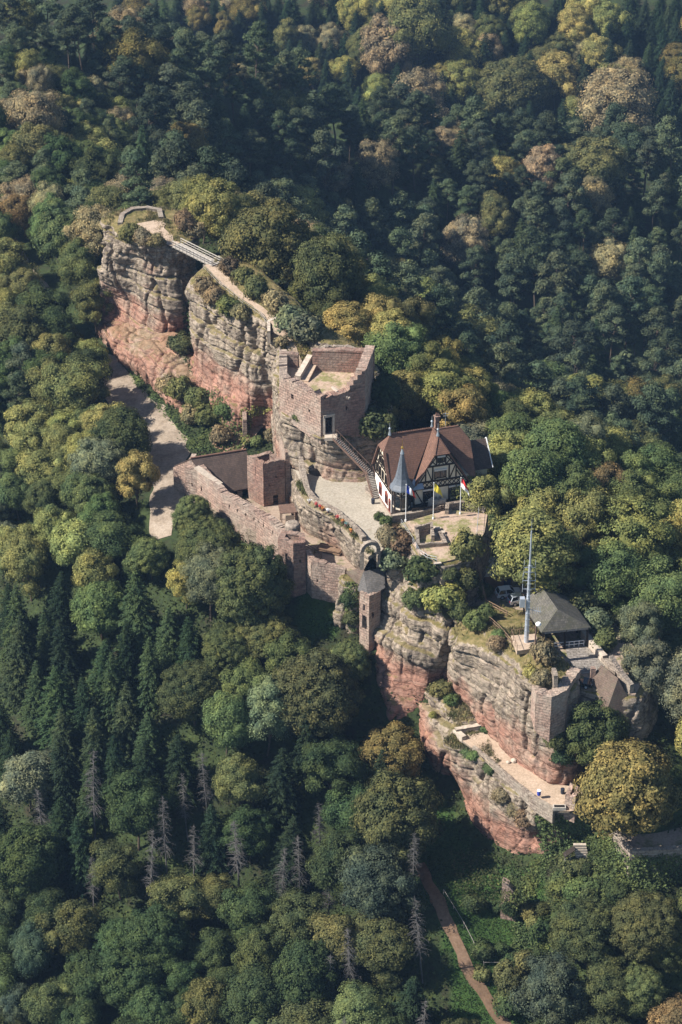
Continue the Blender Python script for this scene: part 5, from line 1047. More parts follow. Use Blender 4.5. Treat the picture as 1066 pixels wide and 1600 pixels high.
# steps, frame and board in the ivy bank
is_ = thing('garden_steps', 'dark flight of steps between two ivy-covered banks', 'stairs', at(900, 1335, -27))
p, q = Vector(at(906, 1320, -26.5)), Vector(at(912, 1350, -29.5))
for k in range(9): c = p.lerp(q, k/8); mb = MB(); mb.beam(c+Vector((-.9, 0, 0)), c+Vector((.9, 0, 0)), .45, .25); mb.build('step', 'stone_cap', is_, True)
fr = thing('lean_to_shelter', 'slanted wooden panel on posts beside the steps in the ivy', 'frame', at(885, 1350, -29))
p = Vector(at(890, 1335, -27.5)); mb = MB(); mb.beam(p+Vector((-.8, 0, -.2)), p+Vector((.7, .3, .9)), 1.0, .12); mb.build('panel', 'timber_dark', fr, True)
for s in (-1.0, .2): mb = MB(); mb.tube(p+Vector((s*.6, -.1, -4)), p+Vector((s*.6, -.1, .0)), .06, n=6); mb.build('post', 'grey_wood', fr, True)
ib = thing('information_board', 'small pale information board on a leaning post', 'sign', ray_ground(893, 1400)); mb = MB(); mb.beam((-.65, 0, 1.5), (.65, 0, 1.5), .08, .8); mb.build('board', 'lead', ib); mb = MB(); mb.beam((-.3, 0, -.3), (0, .02, 1.4), .1); mb.build('post', 'grey_wood', ib)
fence('handrail', 'thin pale handrail following the brown footpath', [tuple(ray_ground(*p)) for p in ((693, 1398), (725, 1450), (756, 1512), (800, 1512), (822, 1526))], mat='grey_wood', r=.035, rails=(1.0,), gap=3)
fence('fence', 'rough wooden fence beside the parked cars', [on(*p) for p in ((738, 925, -6), (760, 945, -6), (792, 962, -5))], mat='wood', r=.06)
fence('fence', 'wooden fence along the southern rock path towards the mast', [on(*p) for p in ((757, 962, -5), (780, 985, -4), (800, 1004, -3.5))], mat='wood', r=.05)
# courtyard furniture
hut = thing('pergola', 'small wooden shelter with a pale canvas in the lower courtyard', 'shelter', (*at(450, 815, -7)[:2], -7), R(10))
for x in (-1.1, 1.1):
    for y in (-.8, .8): mb = MB(); mb.beam((x, y, 0), (x, y, 2.1), .12); mb.build('post', 'wood', hut)
mb = MB(); mb.add([(-1.4, -1, 2.1), (1.4, -1, 2.1), (1.4, 1, 2.6), (-1.4, 1, 2.6), (-1.4, -1, 2.2), (1.4, -1, 2.2), (1.4, 1, 2.7), (-1.4, 1, 2.7)], [(3, 2, 1, 0), (4, 5, 6, 7), (0, 1, 5, 4), (1, 2, 6, 5), (2, 3, 7, 6), (3, 0, 4, 7)]); mb.build('roof', 'rust_metal', hut)
mb = MB(); mb.box(-.5, .9, -.86, -.8, .3, 1.6); mb.build('canvas', 'plaster', hut)
pb = thing('planter_bed', 'raised wooden planting bed full of green leaves in the courtyard', 'planter', (*at(516, 862, -7)[:2], -7), R(-22))
for a, b in (((-1.9, -.8), (1.9, -.8)), ((1.9, -.8), (1.9, .8)), ((1.9, .8), (-1.9, .8)), ((-1.9, .8), (-1.9, -.8))):
    for z in (.25, .7): mb = MB(); mb.beam((*a, z), (*b, z), .12, .2); mb.build('board', 'wood', pb)
mb = MB(); mb.box(-1.85, 1.85, -.75, .75, 0, .4); mb.build('soil', 'brown_earth', pb)
fence('fence', 'wooden fence rail beside the courtyard path', [(*at(*p, -7)[:2], -6.95) for p in ((475, 857), (492, 866), (502, 872))], mat='wood', r=.06)
POTS = [('flower_red', 497, 789, 'red'), ('flower_white', 486, 784, 'white'), ('flower_orange', 507, 796, 'orange'), ('flower_red', 503, 793, 'dark red'), ('flower_orange', 538, 815, 'rusty orange'), ('flower_teal', 543, 820, 'bluish'), ('flower_white', 515, 799, 'pale'), ('flower_red', 530, 809, 'crimson'), ('flower_orange', 551, 830, 'amber')]
POT_AT = ['third from the keep end', 'first from the keep end', 'fifth from the keep end', 'fourth from the keep end', 'eighth from the keep end', 'ninth from the keep end', 'sixth from the keep end', 'seventh from the keep end', 'nearest the arch']
for (c, px, py, nm), wh in zip(POTS, POT_AT):
    p = at(px, py, .8); f = thing('flower_pot', f'{nm} flowers in a pot on the yard parapet, {wh}', 'flower pot', (p[0]-.25, p[1]-.1, .75), group='flower pots along the yard parapet')
    mb = MB(); mb.lathe([(.16, -.2), (.24, .25), (.22, .26)], (0, 0), 8); mb.build('pot', 'roof_tile', f)
    V, Q = quads(rng.normal(size=(60, 3))*[.15, .15, .1]+[0, 0, .4], rng.normal(size=(60, 3))+[0, 0, 1], np.full(60, .08)); me = bpy.data.meshes.new('blossom'); fill(me, V, Q); me.materials.append(M[c]); link('blossom', me, f, False)
mb = MB(); ts = thing('tower_stump', 'lone stub of ruined wall rising from the trees right of the house', 'ruin', ray_ground(850, 800))
p = Vector(at(850, 775, -2)); mb.prism([(p.x-.8, p.y-.8), (p.x+.8, p.y-.5), (p.x+.6, p.y+1), (p.x-.7, p.y+.8)], -16, 1.2); mb.prism([(p.x-.8, p.y-.8), (p.x+.1, p.y-.6), (p.x, p.y+1), (p.x-.7, p.y+.8)], 1.2, 2.0); mb.build('wall', 'masonry_grey', ts, True)

# ------------------------------------------------------------------ tree prototypes
def sph(n):
    i = np.arange(n)+.5; ph = np.arccos(1-2*i/n); th = math.pi*(1+5**.5)*i
    return np.stack([np.cos(th)*np.sin(ph), np.sin(th)*np.sin(ph), np.cos(ph)], 1)
ICO_V = None
def blob(c, r, seed=0):
    """a small rough inner mass that keeps the crown from being see-through"""
    D_ = sph(14); V = np.asarray(c)+D_*np.asarray(r)
    import bmesh
    bm = bmesh.new(); [bm.verts.new(v) for v in V]; h = bmesh.ops.convex_hull(bm, input=bm.verts)
    bm.verts.index_update(); F = [[v.index for v in f.verts] for f in bm.faces]; V = np.array([v.co[:] for v in bm.verts]); bm.free()
    return V, np.array([f if len(f) == 4 else f+[f[-1]] for f in F])
class Crown:
    def __init__(s): s.V = []; s.Q = []; s.n = 0
    def add(s, V, Q): s.V.append(V); s.Q.append(Q+s.n); s.n += len(V)
    def tri(s, V, F): s.T = getattr(s, 'T', []); s.T.append((V, F))
    def mesh(s, name, mat):
        me = bpy.data.meshes.new(name); V = np.concatenate(s.V); Q = np.concatenate(s.Q)
        ts = getattr(s, 'T', []); b = len(V); tv = []; tf = []
        for v, f in ts: tv.append(v); tf.append(f[:, :3]+b); b += len(v)
        if ts:
            V = np.concatenate([V]+tv); T = np.concatenate(tf)
            me.vertices.add(len(V)); me.vertices.foreach_set('co', np.ascontiguousarray(V, np.float32).ravel())
            L = np.concatenate([Q.ravel(), T.ravel()]).astype(np.int32); me.loops.add(len(L)); me.loops.foreach_set('vertex_index', L)
            me.polygons.add(len(Q)+len(T)); me.polygons.foreach_set('loop_start', np.concatenate([np.arange(len(Q))*4, len(Q)*4+np.arange(len(T))*3]).astype(np.int32)); me.update(calc_edges=True)
        else: fill(me, V, Q)
        me.materials.append(M[mat]); return me
def trunk_mesh(name, H, r, limbs, mat='bark', base=.35):
    mb = MB(); p = Vector((0, 0, -1.5)); n = 5
    for k in range(n):
        q = Vector((random.uniform(-.15, .15)*k, random.uniform(-.15, .15)*k, -1.5+(H+1.5)*(k+1)/n)); mb.tube(p, q, r*(1-k/n*.85), r*(1-(k+1)/n*.85), 7); p = q
    for L in limbs: mb.tube(L[0], L[1], r*.35, r*.1, 5)
    return mb.mesh(name, mat)
def broad(name, H, Rr, z0, nl, per, ls, lump=.33, dome=.0, jit=.16, squash=1.0, warp=0.08):
    """crown of many leaf clumps; H total height, Rr crown radius, z0 crown base"""
    C = Crown(); hc = (H-z0)/2; cen = np.array([0, 0, z0+hc]); D_ = sph(nl)
    D_ = D_[D_[:, 2] > -.75]; limbs = []; sd0 = rng.uniform(0, 50, 3)
    for d in D_:
        k = 1+rng.uniform(-jit, jit*.6)+warp*vnoise(d*1.4+sd0); rr = Rr*(1-dome*max(d[2], 0)*.0)
        shape = np.array([rr, rr, hc*1.0]); p = cen+d*shape*k*(1-lump*.75)
        if d[2] < 0: p[:2] *= 1.05
        rl = Rr*lump*rng.uniform(.6, 1.35)
        m = per; u = rng.normal(size=(m, 3)); u /= np.linalg.norm(u, axis=1, keepdims=True); u = u*.8+d*.55; u[:, 2] += .18; u /= np.linalg.norm(u, axis=1, keepdims=True)
        rad = rl*rng.uniform(.72, 1.1, (m, 1)); P = p+u*rad*np.array([1.1, 1.1, .85*squash])
        N = u*.7+d*.45+rng.normal(size=(m, 3))*.32+np.array([0, 0, .2])
        V, Q = quads(P, N, ls*rng.uniform(.6, 1.3, m), .75, -.15); C.add(V, Q)
        bv, bf = blob(p, rl*.72); C.tri(bv, bf)
        if rng.random() < .35: limbs.append(((0, 0, z0*rng.uniform(.6, 1.1)+.5), tuple(p*.85+cen*.15)))
    bv, bf = blob(cen, np.array([Rr, Rr, hc])*.62); C.tri(bv, bf)
    return C.mesh(name+'_crown', 'leaf'), trunk_mesh(name+'_trunk', z0+hc, .035*H*.55, limbs[:10])
def spruce(name, H, Rr, lv, nb, ls=.34):
    C = Crown()
    for i in range(lv):
        t = (i+.5)/lv; z = H*(.06+.93*t); r = Rr*(1-t)**.62*rng.uniform(.9, 1.1)+.12; k = max(4, int(nb*(1-t*.6))); a0 = rng.random()*6.28
        for j in range(k):
            a = a0+j*6.283/k+rng.uniform(-.2, .2); rj = r*rng.uniform(.75, 1.15); m = max(3, int(rj*6)); s = (np.arange(m)+.6)/m
            dx, dy = math.cos(a), math.sin(a); droop = -.30*rj*s**1.2+.10*rj*np.maximum(s-.7, 0)
            P = np.stack([dx*rj*s, dy*rj*s, z+droop], 1)
            for off in (-1, 1, 0):
                wdt = off*.32*rj*(1-s)*.9+off*.08
                P2 = P+np.stack([-dy*wdt, dx*wdt, -.12*abs(off)*np.ones(m)*rj*.4], 1)+rng.normal(size=(m, 3))*.07
                N = np.stack([dx*.35+rng.normal(size=m)*.3, dy*.35+rng.normal(size=m)*.3, np.ones(m)*.85], 1)
                sp = np.tile([-dy, dx, 0.05], (m, 1))+rng.normal(size=(m, 3))*.35
                V, Q = quads(P2, N, ls*rng.uniform(.7, 1.25, m)*(.75+.35*(1-t)), .55, -.3, spin=sp); C.add(V, Q)
    for zf in (.12, .3, .5, .7):
        bv, bf = blob((0, 0, H*zf), np.array([Rr*(1-zf)*.55, Rr*(1-zf)*.55, H*.14])); C.tri(bv, bf)
    mb = MB(); mb.tube((0, 0, -1.5), (0, 0, H*.97), .22, .03, 7)
    return C.mesh(name+'_crown', 'needle'), mb.mesh(name+'_trunk', 'bark')
def pine(name, H, Rr, nl, per, ls=.36):
    C = Crown(); limbs = []
    for i in range(nl):
        t = (i+.5)/nl; z = H*(.52+.46*t); rr = Rr*(math.sin(math.pi*(.25+.72*t))**.8)*rng.uniform(.35, 1.0)*(1 if t < .9 else .3); a = i*2.4+rng.uniform(-.3, .3)
        p = np.array([rr*math.cos(a), rr*math.sin(a), z]); rl = Rr*rng.uniform(.28, .42)
        u = rng.normal(size=(per, 3)); u[:, 2] = np.abs(u[:, 2])*.9-.25; u /= np.linalg.norm(u, axis=1, keepdims=True)
        P = p+u*rl*rng.uniform(.6, 1.1, (per, 1))*np.array([1.15, 1.15, .75]); N = u+rng.normal(size=(per, 3))*.5+np.array([0, 0, .3])
        V, Q = quads(P, N, ls*rng.uniform(.6, 1.2, per), .55, -.3); C.add(V, Q); bv, bf = blob(p, np.array([rl, rl, rl*.6])*.68); C.tri(bv, bf)
        limbs.append(((0, 0, z-1.2), tuple(p)))
    return C.mesh(name+'_crown', 'needle'), trunk_mesh(name+'_trunk', H*.93, .26, limbs)
def deadtree(name, H, Rr, lv):
    mb = MB(); mb.tube((0, 0, -1.5), (.1, 0, H*.5), .17, .11, 7); mb.tube((.1, 0, H*.5), (0, .1, H), .11, .02, 6); tr = mb.mesh(name+'_trunk', 'dead_wood')
    mb = MB()
    for i in range(lv):
        t = i/lv; z = H*(.36+.62*t); r = Rr*(1-t)**.5*random.uniform(.3, 1.1)+.2
        for j in range(random.randint(4, 6)):
            a = random.random()*6.28; dr = random.uniform(-.5, -.1) if t < .75 else random.uniform(-.1, .5); p = Vector((0, 0, z)); q = Vector((math.cos(a)*r, math.sin(a)*r, z+dr*r)); m1 = p.lerp(q, .5)+Vector((0, 0, .08*r))
            mb.tube(p, m1, .035, .025, 4); mb.tube(m1, q, .025, .012, 4)
            for k in range(2):
                s = m1.lerp(q, random.random()); e = s+Vector((random.uniform(-.5, .5), random.uniform(-.5, .5), random.uniform(-.6, .0)))*(.35+.3*r); mb.tube(s, e, .016, .008, 3)
    return mb.mesh(name+'_branches', 'dead_wood'), tr
PROTO = {
    'round': [broad('round%d' % i, 13, 5.2, 2.6, 60, 250, .18, .27, jit=.26, warp=.2) for i in range(3)],
    'lumpy': [broad('lumpy%d' % i, 14, 5.0, 3.0, n, 420, .18, .36, jit=.42, warp=.34) for i, n in enumerate((26, 32, 38, 30, 24))],
    'dome': [broad('dome%d' % i, 12, 5.6, 1.2, 120, 170, .15, .18, jit=.12, warp=.12) for i in range(3)],
    'tall': [broad('tall%d' % i, 17, 4.2, 4.0, 40, 300, .19, .34, jit=.3, warp=.15) for i in range(2)],
    'wispy': [broad('wispy%d' % i, 13, 4.6, 3.0, 40, 300, .15, .34, jit=.38, warp=.2) for i in range(3)],
    'spruce': [spruce('spruce%d' % i, 14, 4.0, 26, 13, .26) for i in range(3)],
    'pine': [pine('pine%d' % i, 17, 3.6, n, 260, .25) for i, n in enumerate((16, 20, 14, 18))],
    'dead': [deadtree('dead%d' % i, h, 2.0, n) for i, (h, n) in enumerate(((16, 34), (14, 26), (17, 30)))],
    'shrub': [broad('shrub%d' % i, 2.4, 1.5, .1, 18, 70, .15, .42, jit=.3) for i in range(3)],
}
DIM = {'round': (13, 5.2, .62), 'lumpy': (14, 5.0, .62), 'dome': (12, 5.6, .58), 'tall': (17, 4.2, .62), 'wispy': (13, 4.6, .62), 'spruce': (14, 4.0, .5), 'pine': (17, 3.6, .76), 'dead': (16, 2.0, .6), 'shrub': (2.4, 1.5, .5)}
NAME = {'spruce': ('spruce_tree', 'spruce'), 'pine': ('pine_tree', 'pine'), 'dead': ('dead_tree', 'dead tree'), 'shrub': ('shrub', 'shrub')}
PAL = {'deep green': (.052, .080, .030), 'green': (.098, .135, .044), 'fresh green': (.120, .172, .054), 'olive': (.128, .136, .045), 'dark olive': (.082, .096, .035), 'yellow-green': (.205, .218, .058), 'yellow': (.27, .235, .058), 'golden': (.165, .138, .036), 'orange': (.185, .125, .05), 'tan': (.25, .205, .105), 'grey-green': (.14, .162, .092), 'teal': (.066, .098, .062),  # deep green is lowered to hold the bottom slope's shade
       'dark spruce': (.022, .040, .020), 'spruce green': (.040, .066, .027), 'pine green': (.080, .108, .058), 'dark pine': (.052, .074, .044), 'grey': (.2, .19, .18), 'brown': (.15, .105, .055), 'dry': (.22, .18, .095)}  # dark spruce also carries the far slope's shade in its colour
TREES = []
def plant(kind, p, s, color, label, group=None, sz=None, parts=True):
    nm, cat = NAME.get(kind, ('broadleaf_tree', 'tree')); cr, tr = random.choice(PROTO[kind])
    j = random.uniform(.85, 1.15); c = tuple(v*j*random.uniform(.92, 1.08) for v in PAL[color])
    r = bpy.data.objects.new(nm, None); COL.objects.link(r); r.location = [float(v) for v in p]; r.rotation_euler = (random.uniform(-.09, .09), random.uniform(-.09, .09), random.random()*6.28); r.empty_display_size = .3
    sw = s*random.uniform(.95, 1.05); r.scale = (sw*random.uniform(.86, 1.1), sw*random.uniform(.86, 1.1), sz or s*random.uniform(.85, 1.15)); tag(r, label, cat, group)
    for n_, me in (('crown', cr), ('trunk' if kind != 'shrub' else 'stem', tr)):
        o = bpy.data.objects.new(n_, me); COL.objects.link(o); o.parent = r; o.color = (*c, 1)
    return r
def hit(px, py):
    """first surface of rock or ground that the pixel's ray meets"""
    d = Vector(ray(px, py)).normalized(); o = Vector(CAM); best = None
    for b in BVH:
        h = b.ray_cast(o, d)
        if h[0] is not None and (best is None or h[3] < best[2]): best = (h[0], h[1], h[3])
    g = Vector(ray_ground(px, py)); gd = (g-o).length
    if best is None or gd < best[2]: best = (g, Vector((0, 0, 1)), gd)
    return best
def hero(kind, px, py, wpx, color, label, h=None, group=None, sz=None):
    """crown centre and crown width in the photograph -> a tree standing on the ground there"""
    H, Rr, cf = DIM[kind]; s = wpx/2/9.5/Rr
    for _ in range(3):
        ss = sz or s; p = ray_ground(px, py, H*ss*cf); s = wpx/2/pr(p)[2]/Rr
    p = np.array([p[0], p[1], ground(p[0], p[1])-.2])
    TREES.append((p[0], p[1], s*Rr)); return plant(kind, p, s, color, label, group, sz)
HERO = [
    ('round', 35, 530, 100, 'dark olive', 'big round dark tree at the left edge beside the shaded road'),
    ('lumpy', 112, 600, 100, 'olive', 'maple with yellowing upper leaves left of the sandy road'),
    ('round', 185, 668, 96, 'dark olive', 'dark round tree overhanging the middle of the sandy road'),
    ('lumpy', 212, 745, 66, 'yellow', 'small tree with golden leaves beside the narrow part of the road'),
    ('wispy', 140, 548, 52, 'yellow-green', 'lime yellow bush at the foot of the farthest rock'),
    ('round', 100, 362, 92, 'green', 'tall green tree left of the farthest rock'),
    ('lumpy', 148, 470, 72, 'olive', 'olive and orange tree touching the left flank of the farthest rock'),
    ('wispy', 62, 186, 90, 'tan', 'grey-tan thinning tree high at the left edge'),
    ('lumpy', 22, 335, 66, 'orange', 'orange-brown tree at the left edge above the road'),
    ('round', 95, 265, 80, 'deep green', 'dark green round tree above the road at the upper left'),
    ('lumpy', 20, 265, 60, 'olive', 'olive tree at the left edge under the grey-tan one'),
    ('dome', 330, 850, 108, 'dark olive', 'dense domed tree under the middle of the curtain wall'),
    ('dome', 300, 800, 70, 'olive', 'domed tree at the foot of the barn gable'),
    ('round', 236, 862, 66, 'green', 'round green tree covering the lower end of the sandy road'),
    ('spruce', 205, 880, 50, 'spruce green', 'spruce beside the lower end of the sandy road'),
    ('dome', 388, 920, 120, 'dark olive', 'wide domed tree left of the corner tower'),
    ('dome', 418, 985, 92, 'olive', 'domed tree with brownish top below the corner tower'),
    ('dome', 500, 1075, 142, 'dark olive', 'largest domed tree, below the gate tower'),
    ('dome', 545, 1028, 74, 'green', 'domed green tree just left of the red rock wedge'),
    ('lumpy', 352, 1128, 78, 'fresh green', 'fresh green tree among the darker domes below the walls'),
    ('lumpy', 290, 905, 62, 'yellow', 'yellow tree among the spruces below the curtain wall'),
    ('lumpy', 118, 843, 84, 'yellow-green', 'bright yellow-green tree on the slope left of the barn'),
    ('lumpy', 45, 880, 80, 'yellow-green', 'yellow-green tree near the left edge above the dark spruces'),
    ('round', 625, 1272, 138, 'dark olive', 'big olive tree in front of the shaded meadow'),
    ('wispy', 585, 1365, 130, 'teal', 'bluish green spreading tree below the big olive tree'),
    ('lumpy', 525, 1470, 90, 'olive', 'olive-yellow tree at the bottom centre, left of its dark twin'),
    ('lumpy', 595, 1465, 96, 'dark olive', 'dark lumpy tree at the bottom centre, right of its olive twin'),
    ('wispy', 565, 1572, 100, 'fresh green', 'feathery light green tree at the bottom edge'),
    ('round', 610, 1165, 90, 'golden', 'golden brown tree left of the lower red cliff'),
    ('spruce', 480, 1150, 84, 'dark spruce', 'broad dark fir below the largest domed tree'),
    ('lumpy', 375, 1210, 80, 'olive', 'olive tree left of the broad dark fir'),
    ('lumpy', 340, 1390, 70, 'olive', 'olive topped tree among the bare trunks at the lower left'),
    ('round', 978, 1215, 155, 'golden', 'golden round tree standing on the walled terrace'),
    ('round', 935, 1140, 104, 'dark olive', 'olive tree between the old roof and the golden tree'),
    ('dome', 1010, 1432, 112, 'dark olive', 'largest clipped-looking dome tree at the lower right'),
    ('dome', 918, 1455, 108, 'dark olive', 'domed tree left of the largest dome at the lower right'),
    ('dome', 1045, 1475, 80, 'dark olive', 'domed tree cut by the right edge at the lower right'),
    ('dome', 1002, 1545, 84, 'olive', 'domed tree at the lower right, under the largest dome'),
    ('lumpy', 1050, 1590, 90, 'orange', 'rusty brown tree in the bottom right corner'),
    ('wispy', 862, 1545, 112, 'teal', 'dark bluish tree at the bottom right beside the footpath'),
    ('tall', 900, 1570, 46, 'yellow-green', 'thin pale yellow tree between the bluish tree and the domes'),
    ('lumpy', 752, 772, 92, 'yellow-green', 'yellowing tree just right of the timber house'),
    ('tall', 835, 838, 116, 'yellow-green', 'tall yellow-green tree behind the shed and the radio mast'),
    ('round', 862, 712, 110, 'green', 'broad green tree right of the timber house roof'),
    ('lumpy', 932, 760, 80, 'orange', 'orange tinted tree right of the lone wall stub'),
    ('lumpy', 985, 835, 120, 'yellow-green', 'bright yellow-green tree at the right above the pavilion'),
    ('lumpy', 1035, 935, 120, 'green', 'large green tree at the right edge above the pavilion'),
    ('lumpy', 1048, 830, 90, 'yellow', 'yellow tree at the right edge behind the bright yellow-green one'),
    ('wispy', 992, 985, 74, 'grey-green', 'pale willow-like tree to the right of the pavilion'),
    ('wispy', 1010, 1045, 90, 'grey-green', 'pale feathery tree at the right behind the tall ruined wall'),
    ('lumpy', 625, 552, 84, 'fresh green', 'light green tree right behind the keep'),
    ('lumpy', 692, 600, 92, 'yellow-green', 'yellow-green tree above the timber house chimney'),
    ('lumpy', 548, 500, 80, 'yellow', 'yellow tree behind the keep back wall'),
    ('round', 412, 375, 140, 'olive', 'broad olive tree behind the footbridge'),
    ('round', 512, 432, 110, 'dark olive', 'dark round tree between the broad olive tree and the yellow one'),
    ('lumpy', 345, 330, 80, 'yellow-green', 'yellow-green tree directly behind the lookout rock'),
    ('lumpy', 365, 310, 60, 'yellow', 'small golden tree peeping above the broad olive tree'),
    ('lumpy', 620, 462, 90, 'golden', 'golden olive tree in the row behind the keep'),
    ('round', 775, 600, 96, 'olive', 'olive tree in the middle of the right-hand slope'),
    ('lumpy', 735, 690, 80, 'grey-green', 'grey-green tree behind the right end of the timber house'),
    ('lumpy', 655, 500, 90, 'yellow-green', 'yellow-green tree at the top of the bright slope behind the keep'),
    ('lumpy', 745, 545, 92, 'yellow-green', 'bright tree in the band of yellow trees above the house, toward the dark forest'),
    ('lumpy', 845, 600, 96, 'green', 'green tree at the upper rim of the bright slope right of the house'),
    ('lumpy', 920, 660, 96, 'yellow-green', 'yellow-green tree at the upper rim of the bright slope, far right'),
    ('wispy', 700, 510, 70, 'grey-green', 'pale grey-green tree at the rim of the bright slope'),
    ('lumpy', 1000, 720, 96, 'olive', 'olive tree at the rim of the bright slope near the right edge'),
    ('lumpy', 470, 352, 86, 'yellow-green', 'yellow-green tree right of the broad olive tree behind the footbridge'),
    ('lumpy', 575, 425, 80, 'olive', 'olive tree between the dark round tree and the golden row'),
    ('lumpy', 300, 318, 70, 'olive', 'olive tree right behind the lookout parapet'),
    ('lumpy', 470, 465, 60, 'yellow-green', 'small yellow-green tree beside the summit path'),
]
for h_ in HERO: hero(*h_)
FARH = [('round', 600, 72, 92, 'tan'), ('lumpy', 655, 55, 100, 'olive'), ('lumpy', 722, 70, 70, 'yellow'), ('wispy', 652, 155, 84, 'tan'), ('round', 810, 128, 100, 'olive'), ('lumpy', 868, 105, 80, 'yellow'), ('wispy', 965, 168, 105, 'tan'), ('tall', 828, 40, 50, 'yellow-green'), ('lumpy', 690, 222, 64, 'tan'), ('lumpy', 845, 268, 66, 'tan'), ('lumpy', 782, 272, 56, 'yellow'), ('lumpy', 925, 315, 70, 'tan'), ('lumpy', 245, 72, 60, 'tan'), ('lumpy', 215, 62, 44, 'yellow-green'), ('tall', 450, 130, 36, 'yellow-green'), ('tall', 490, 112, 34, 'yellow'), ('lumpy', 535, 112, 46, 'yellow'), ('round', 920, 250, 100, 'olive'), ('wispy', 760, 80, 50, 'tan'), ('lumpy', 930, 80, 60, 'yellow'), ('lumpy', 310, 30, 36, 'golden'), ('tall', 350, 45, 30, 'golden')]
FL = ['tan round tree, first of the autumn clump on the far hillside', 'olive tree in the middle of the autumn clump on the far hillside', 'bright yellow tree closing the autumn clump on the far hillside', 'bare-looking tan tree below the autumn clump on the far hillside', 'broad olive tree in the shaded far valley', 'yellow tree above the broad olive one in the far valley', 'wide tan tree at the far right hillside', 'slender yellow tree at the top edge of the far hillside', 'tan tree on the crest of the middle hill, leftmost of three', 'tan tree on the crest of the middle hill, between two others', 'yellow tree on the crest left of the tan one', 'tan tree on the crest near the right edge', 'tan tree on the crest at the upper left', 'small yellow-green tree at the upper left crest', 'slender yellow-green tree on the crest at the top centre', 'slender yellow tree beside the slender yellow-green one', 'yellow tree where the crest dips at the top centre', 'dark olive tree under the wide tan tree in the far valley', 'small tan tree between the clump and the slender yellow tree', 'yellow tree above the wide tan tree on the far hillside', 'small golden larch near the top edge left of centre', 'thin golden larch on the shaded hillside near the top edge']
for a, l in zip(FARH, FL): hero(*a, l)

# ------------------------------------------------------------------ forest
FOOTP = [(-48, 80), (-46, 93), (-30, 95), (-18, 78), (-6, 58), (2, 42), (11, 28), (22, 16), (29, 8), (29, -4), (37, -12.5), (44, -22), (48, -40), (50, -44), (62, -48), (62, -58), (42, -58), (30, -53), (22, -50), (14, -42), (6, -31), (0, -22), (-2, -17), (-8, -12), (-14, -7), (-22, 3), (-28, 12), (-31, 26), (-36, 56)]
CLEAR = [[(165, 330), (260, 325), (350, 400), (450, 500), (590, 540), (600, 640), (690, 660), (745, 720), (765, 800), (765, 860), (800, 890), (850, 900), (930, 970), (990, 1050), (1000, 1130), (900, 1130), (915, 1270), (890, 1330), (840, 1345), (780, 1345), (720, 1270), (660, 1190), (590, 1120), (560, 1010), (520, 1010), (450, 940), (430, 930), (290, 790), (285, 700), (170, 570)],
         [(200, 560), (300, 690), (285, 780), (255, 830), (230, 830), (262, 700), (225, 620)], [(455, 925), (530, 925), (540, 1000), (470, 1000)], [(680, 1180), (740, 1290), (800, 1350), (800, 1400), (760, 1420), (690, 1400), (665, 1330)],
         [(680, 1400), (800, 1400), (830, 1460), (815, 1530), (800, 1600), (750, 1600), (700, 1470)], [(30, 380), (60, 420), (120, 520), (100, 540), (60, 470), (25, 420)], [(860, 1330), (920, 1330), (930, 1400), (870, 1410)], [(960, 1290), (1066, 1285), (1066, 1330), (985, 1335)]]
rdg = lambda x, y: (x+36)*(-48-80)-(y-80)*(32+36)       # > 0: left of the ridge (the camera's left flank)
def zone(x, y, px, py):
    left = (32+36)*(y-80)-(-48-80)*(x+36) < 0
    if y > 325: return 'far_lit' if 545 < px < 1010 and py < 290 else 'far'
    if py < 640 and px < 215 and y > 45: return 'upper_left' if y < 210 else 'middle'
    if y > 118: return 'middle'
    if not left: return 'behind' if y > 28 else ('right' if y > -48 else 'lower_right')
    if px > 690: return 'lower_right'
    if py < 875 and px < 330: return 'left'
    if px < 300 and py < 1215: return 'spruces'
    if py > 1385 and px < 470: return 'bottom'
    if py > 1160: return 'bare'
    return 'domes'
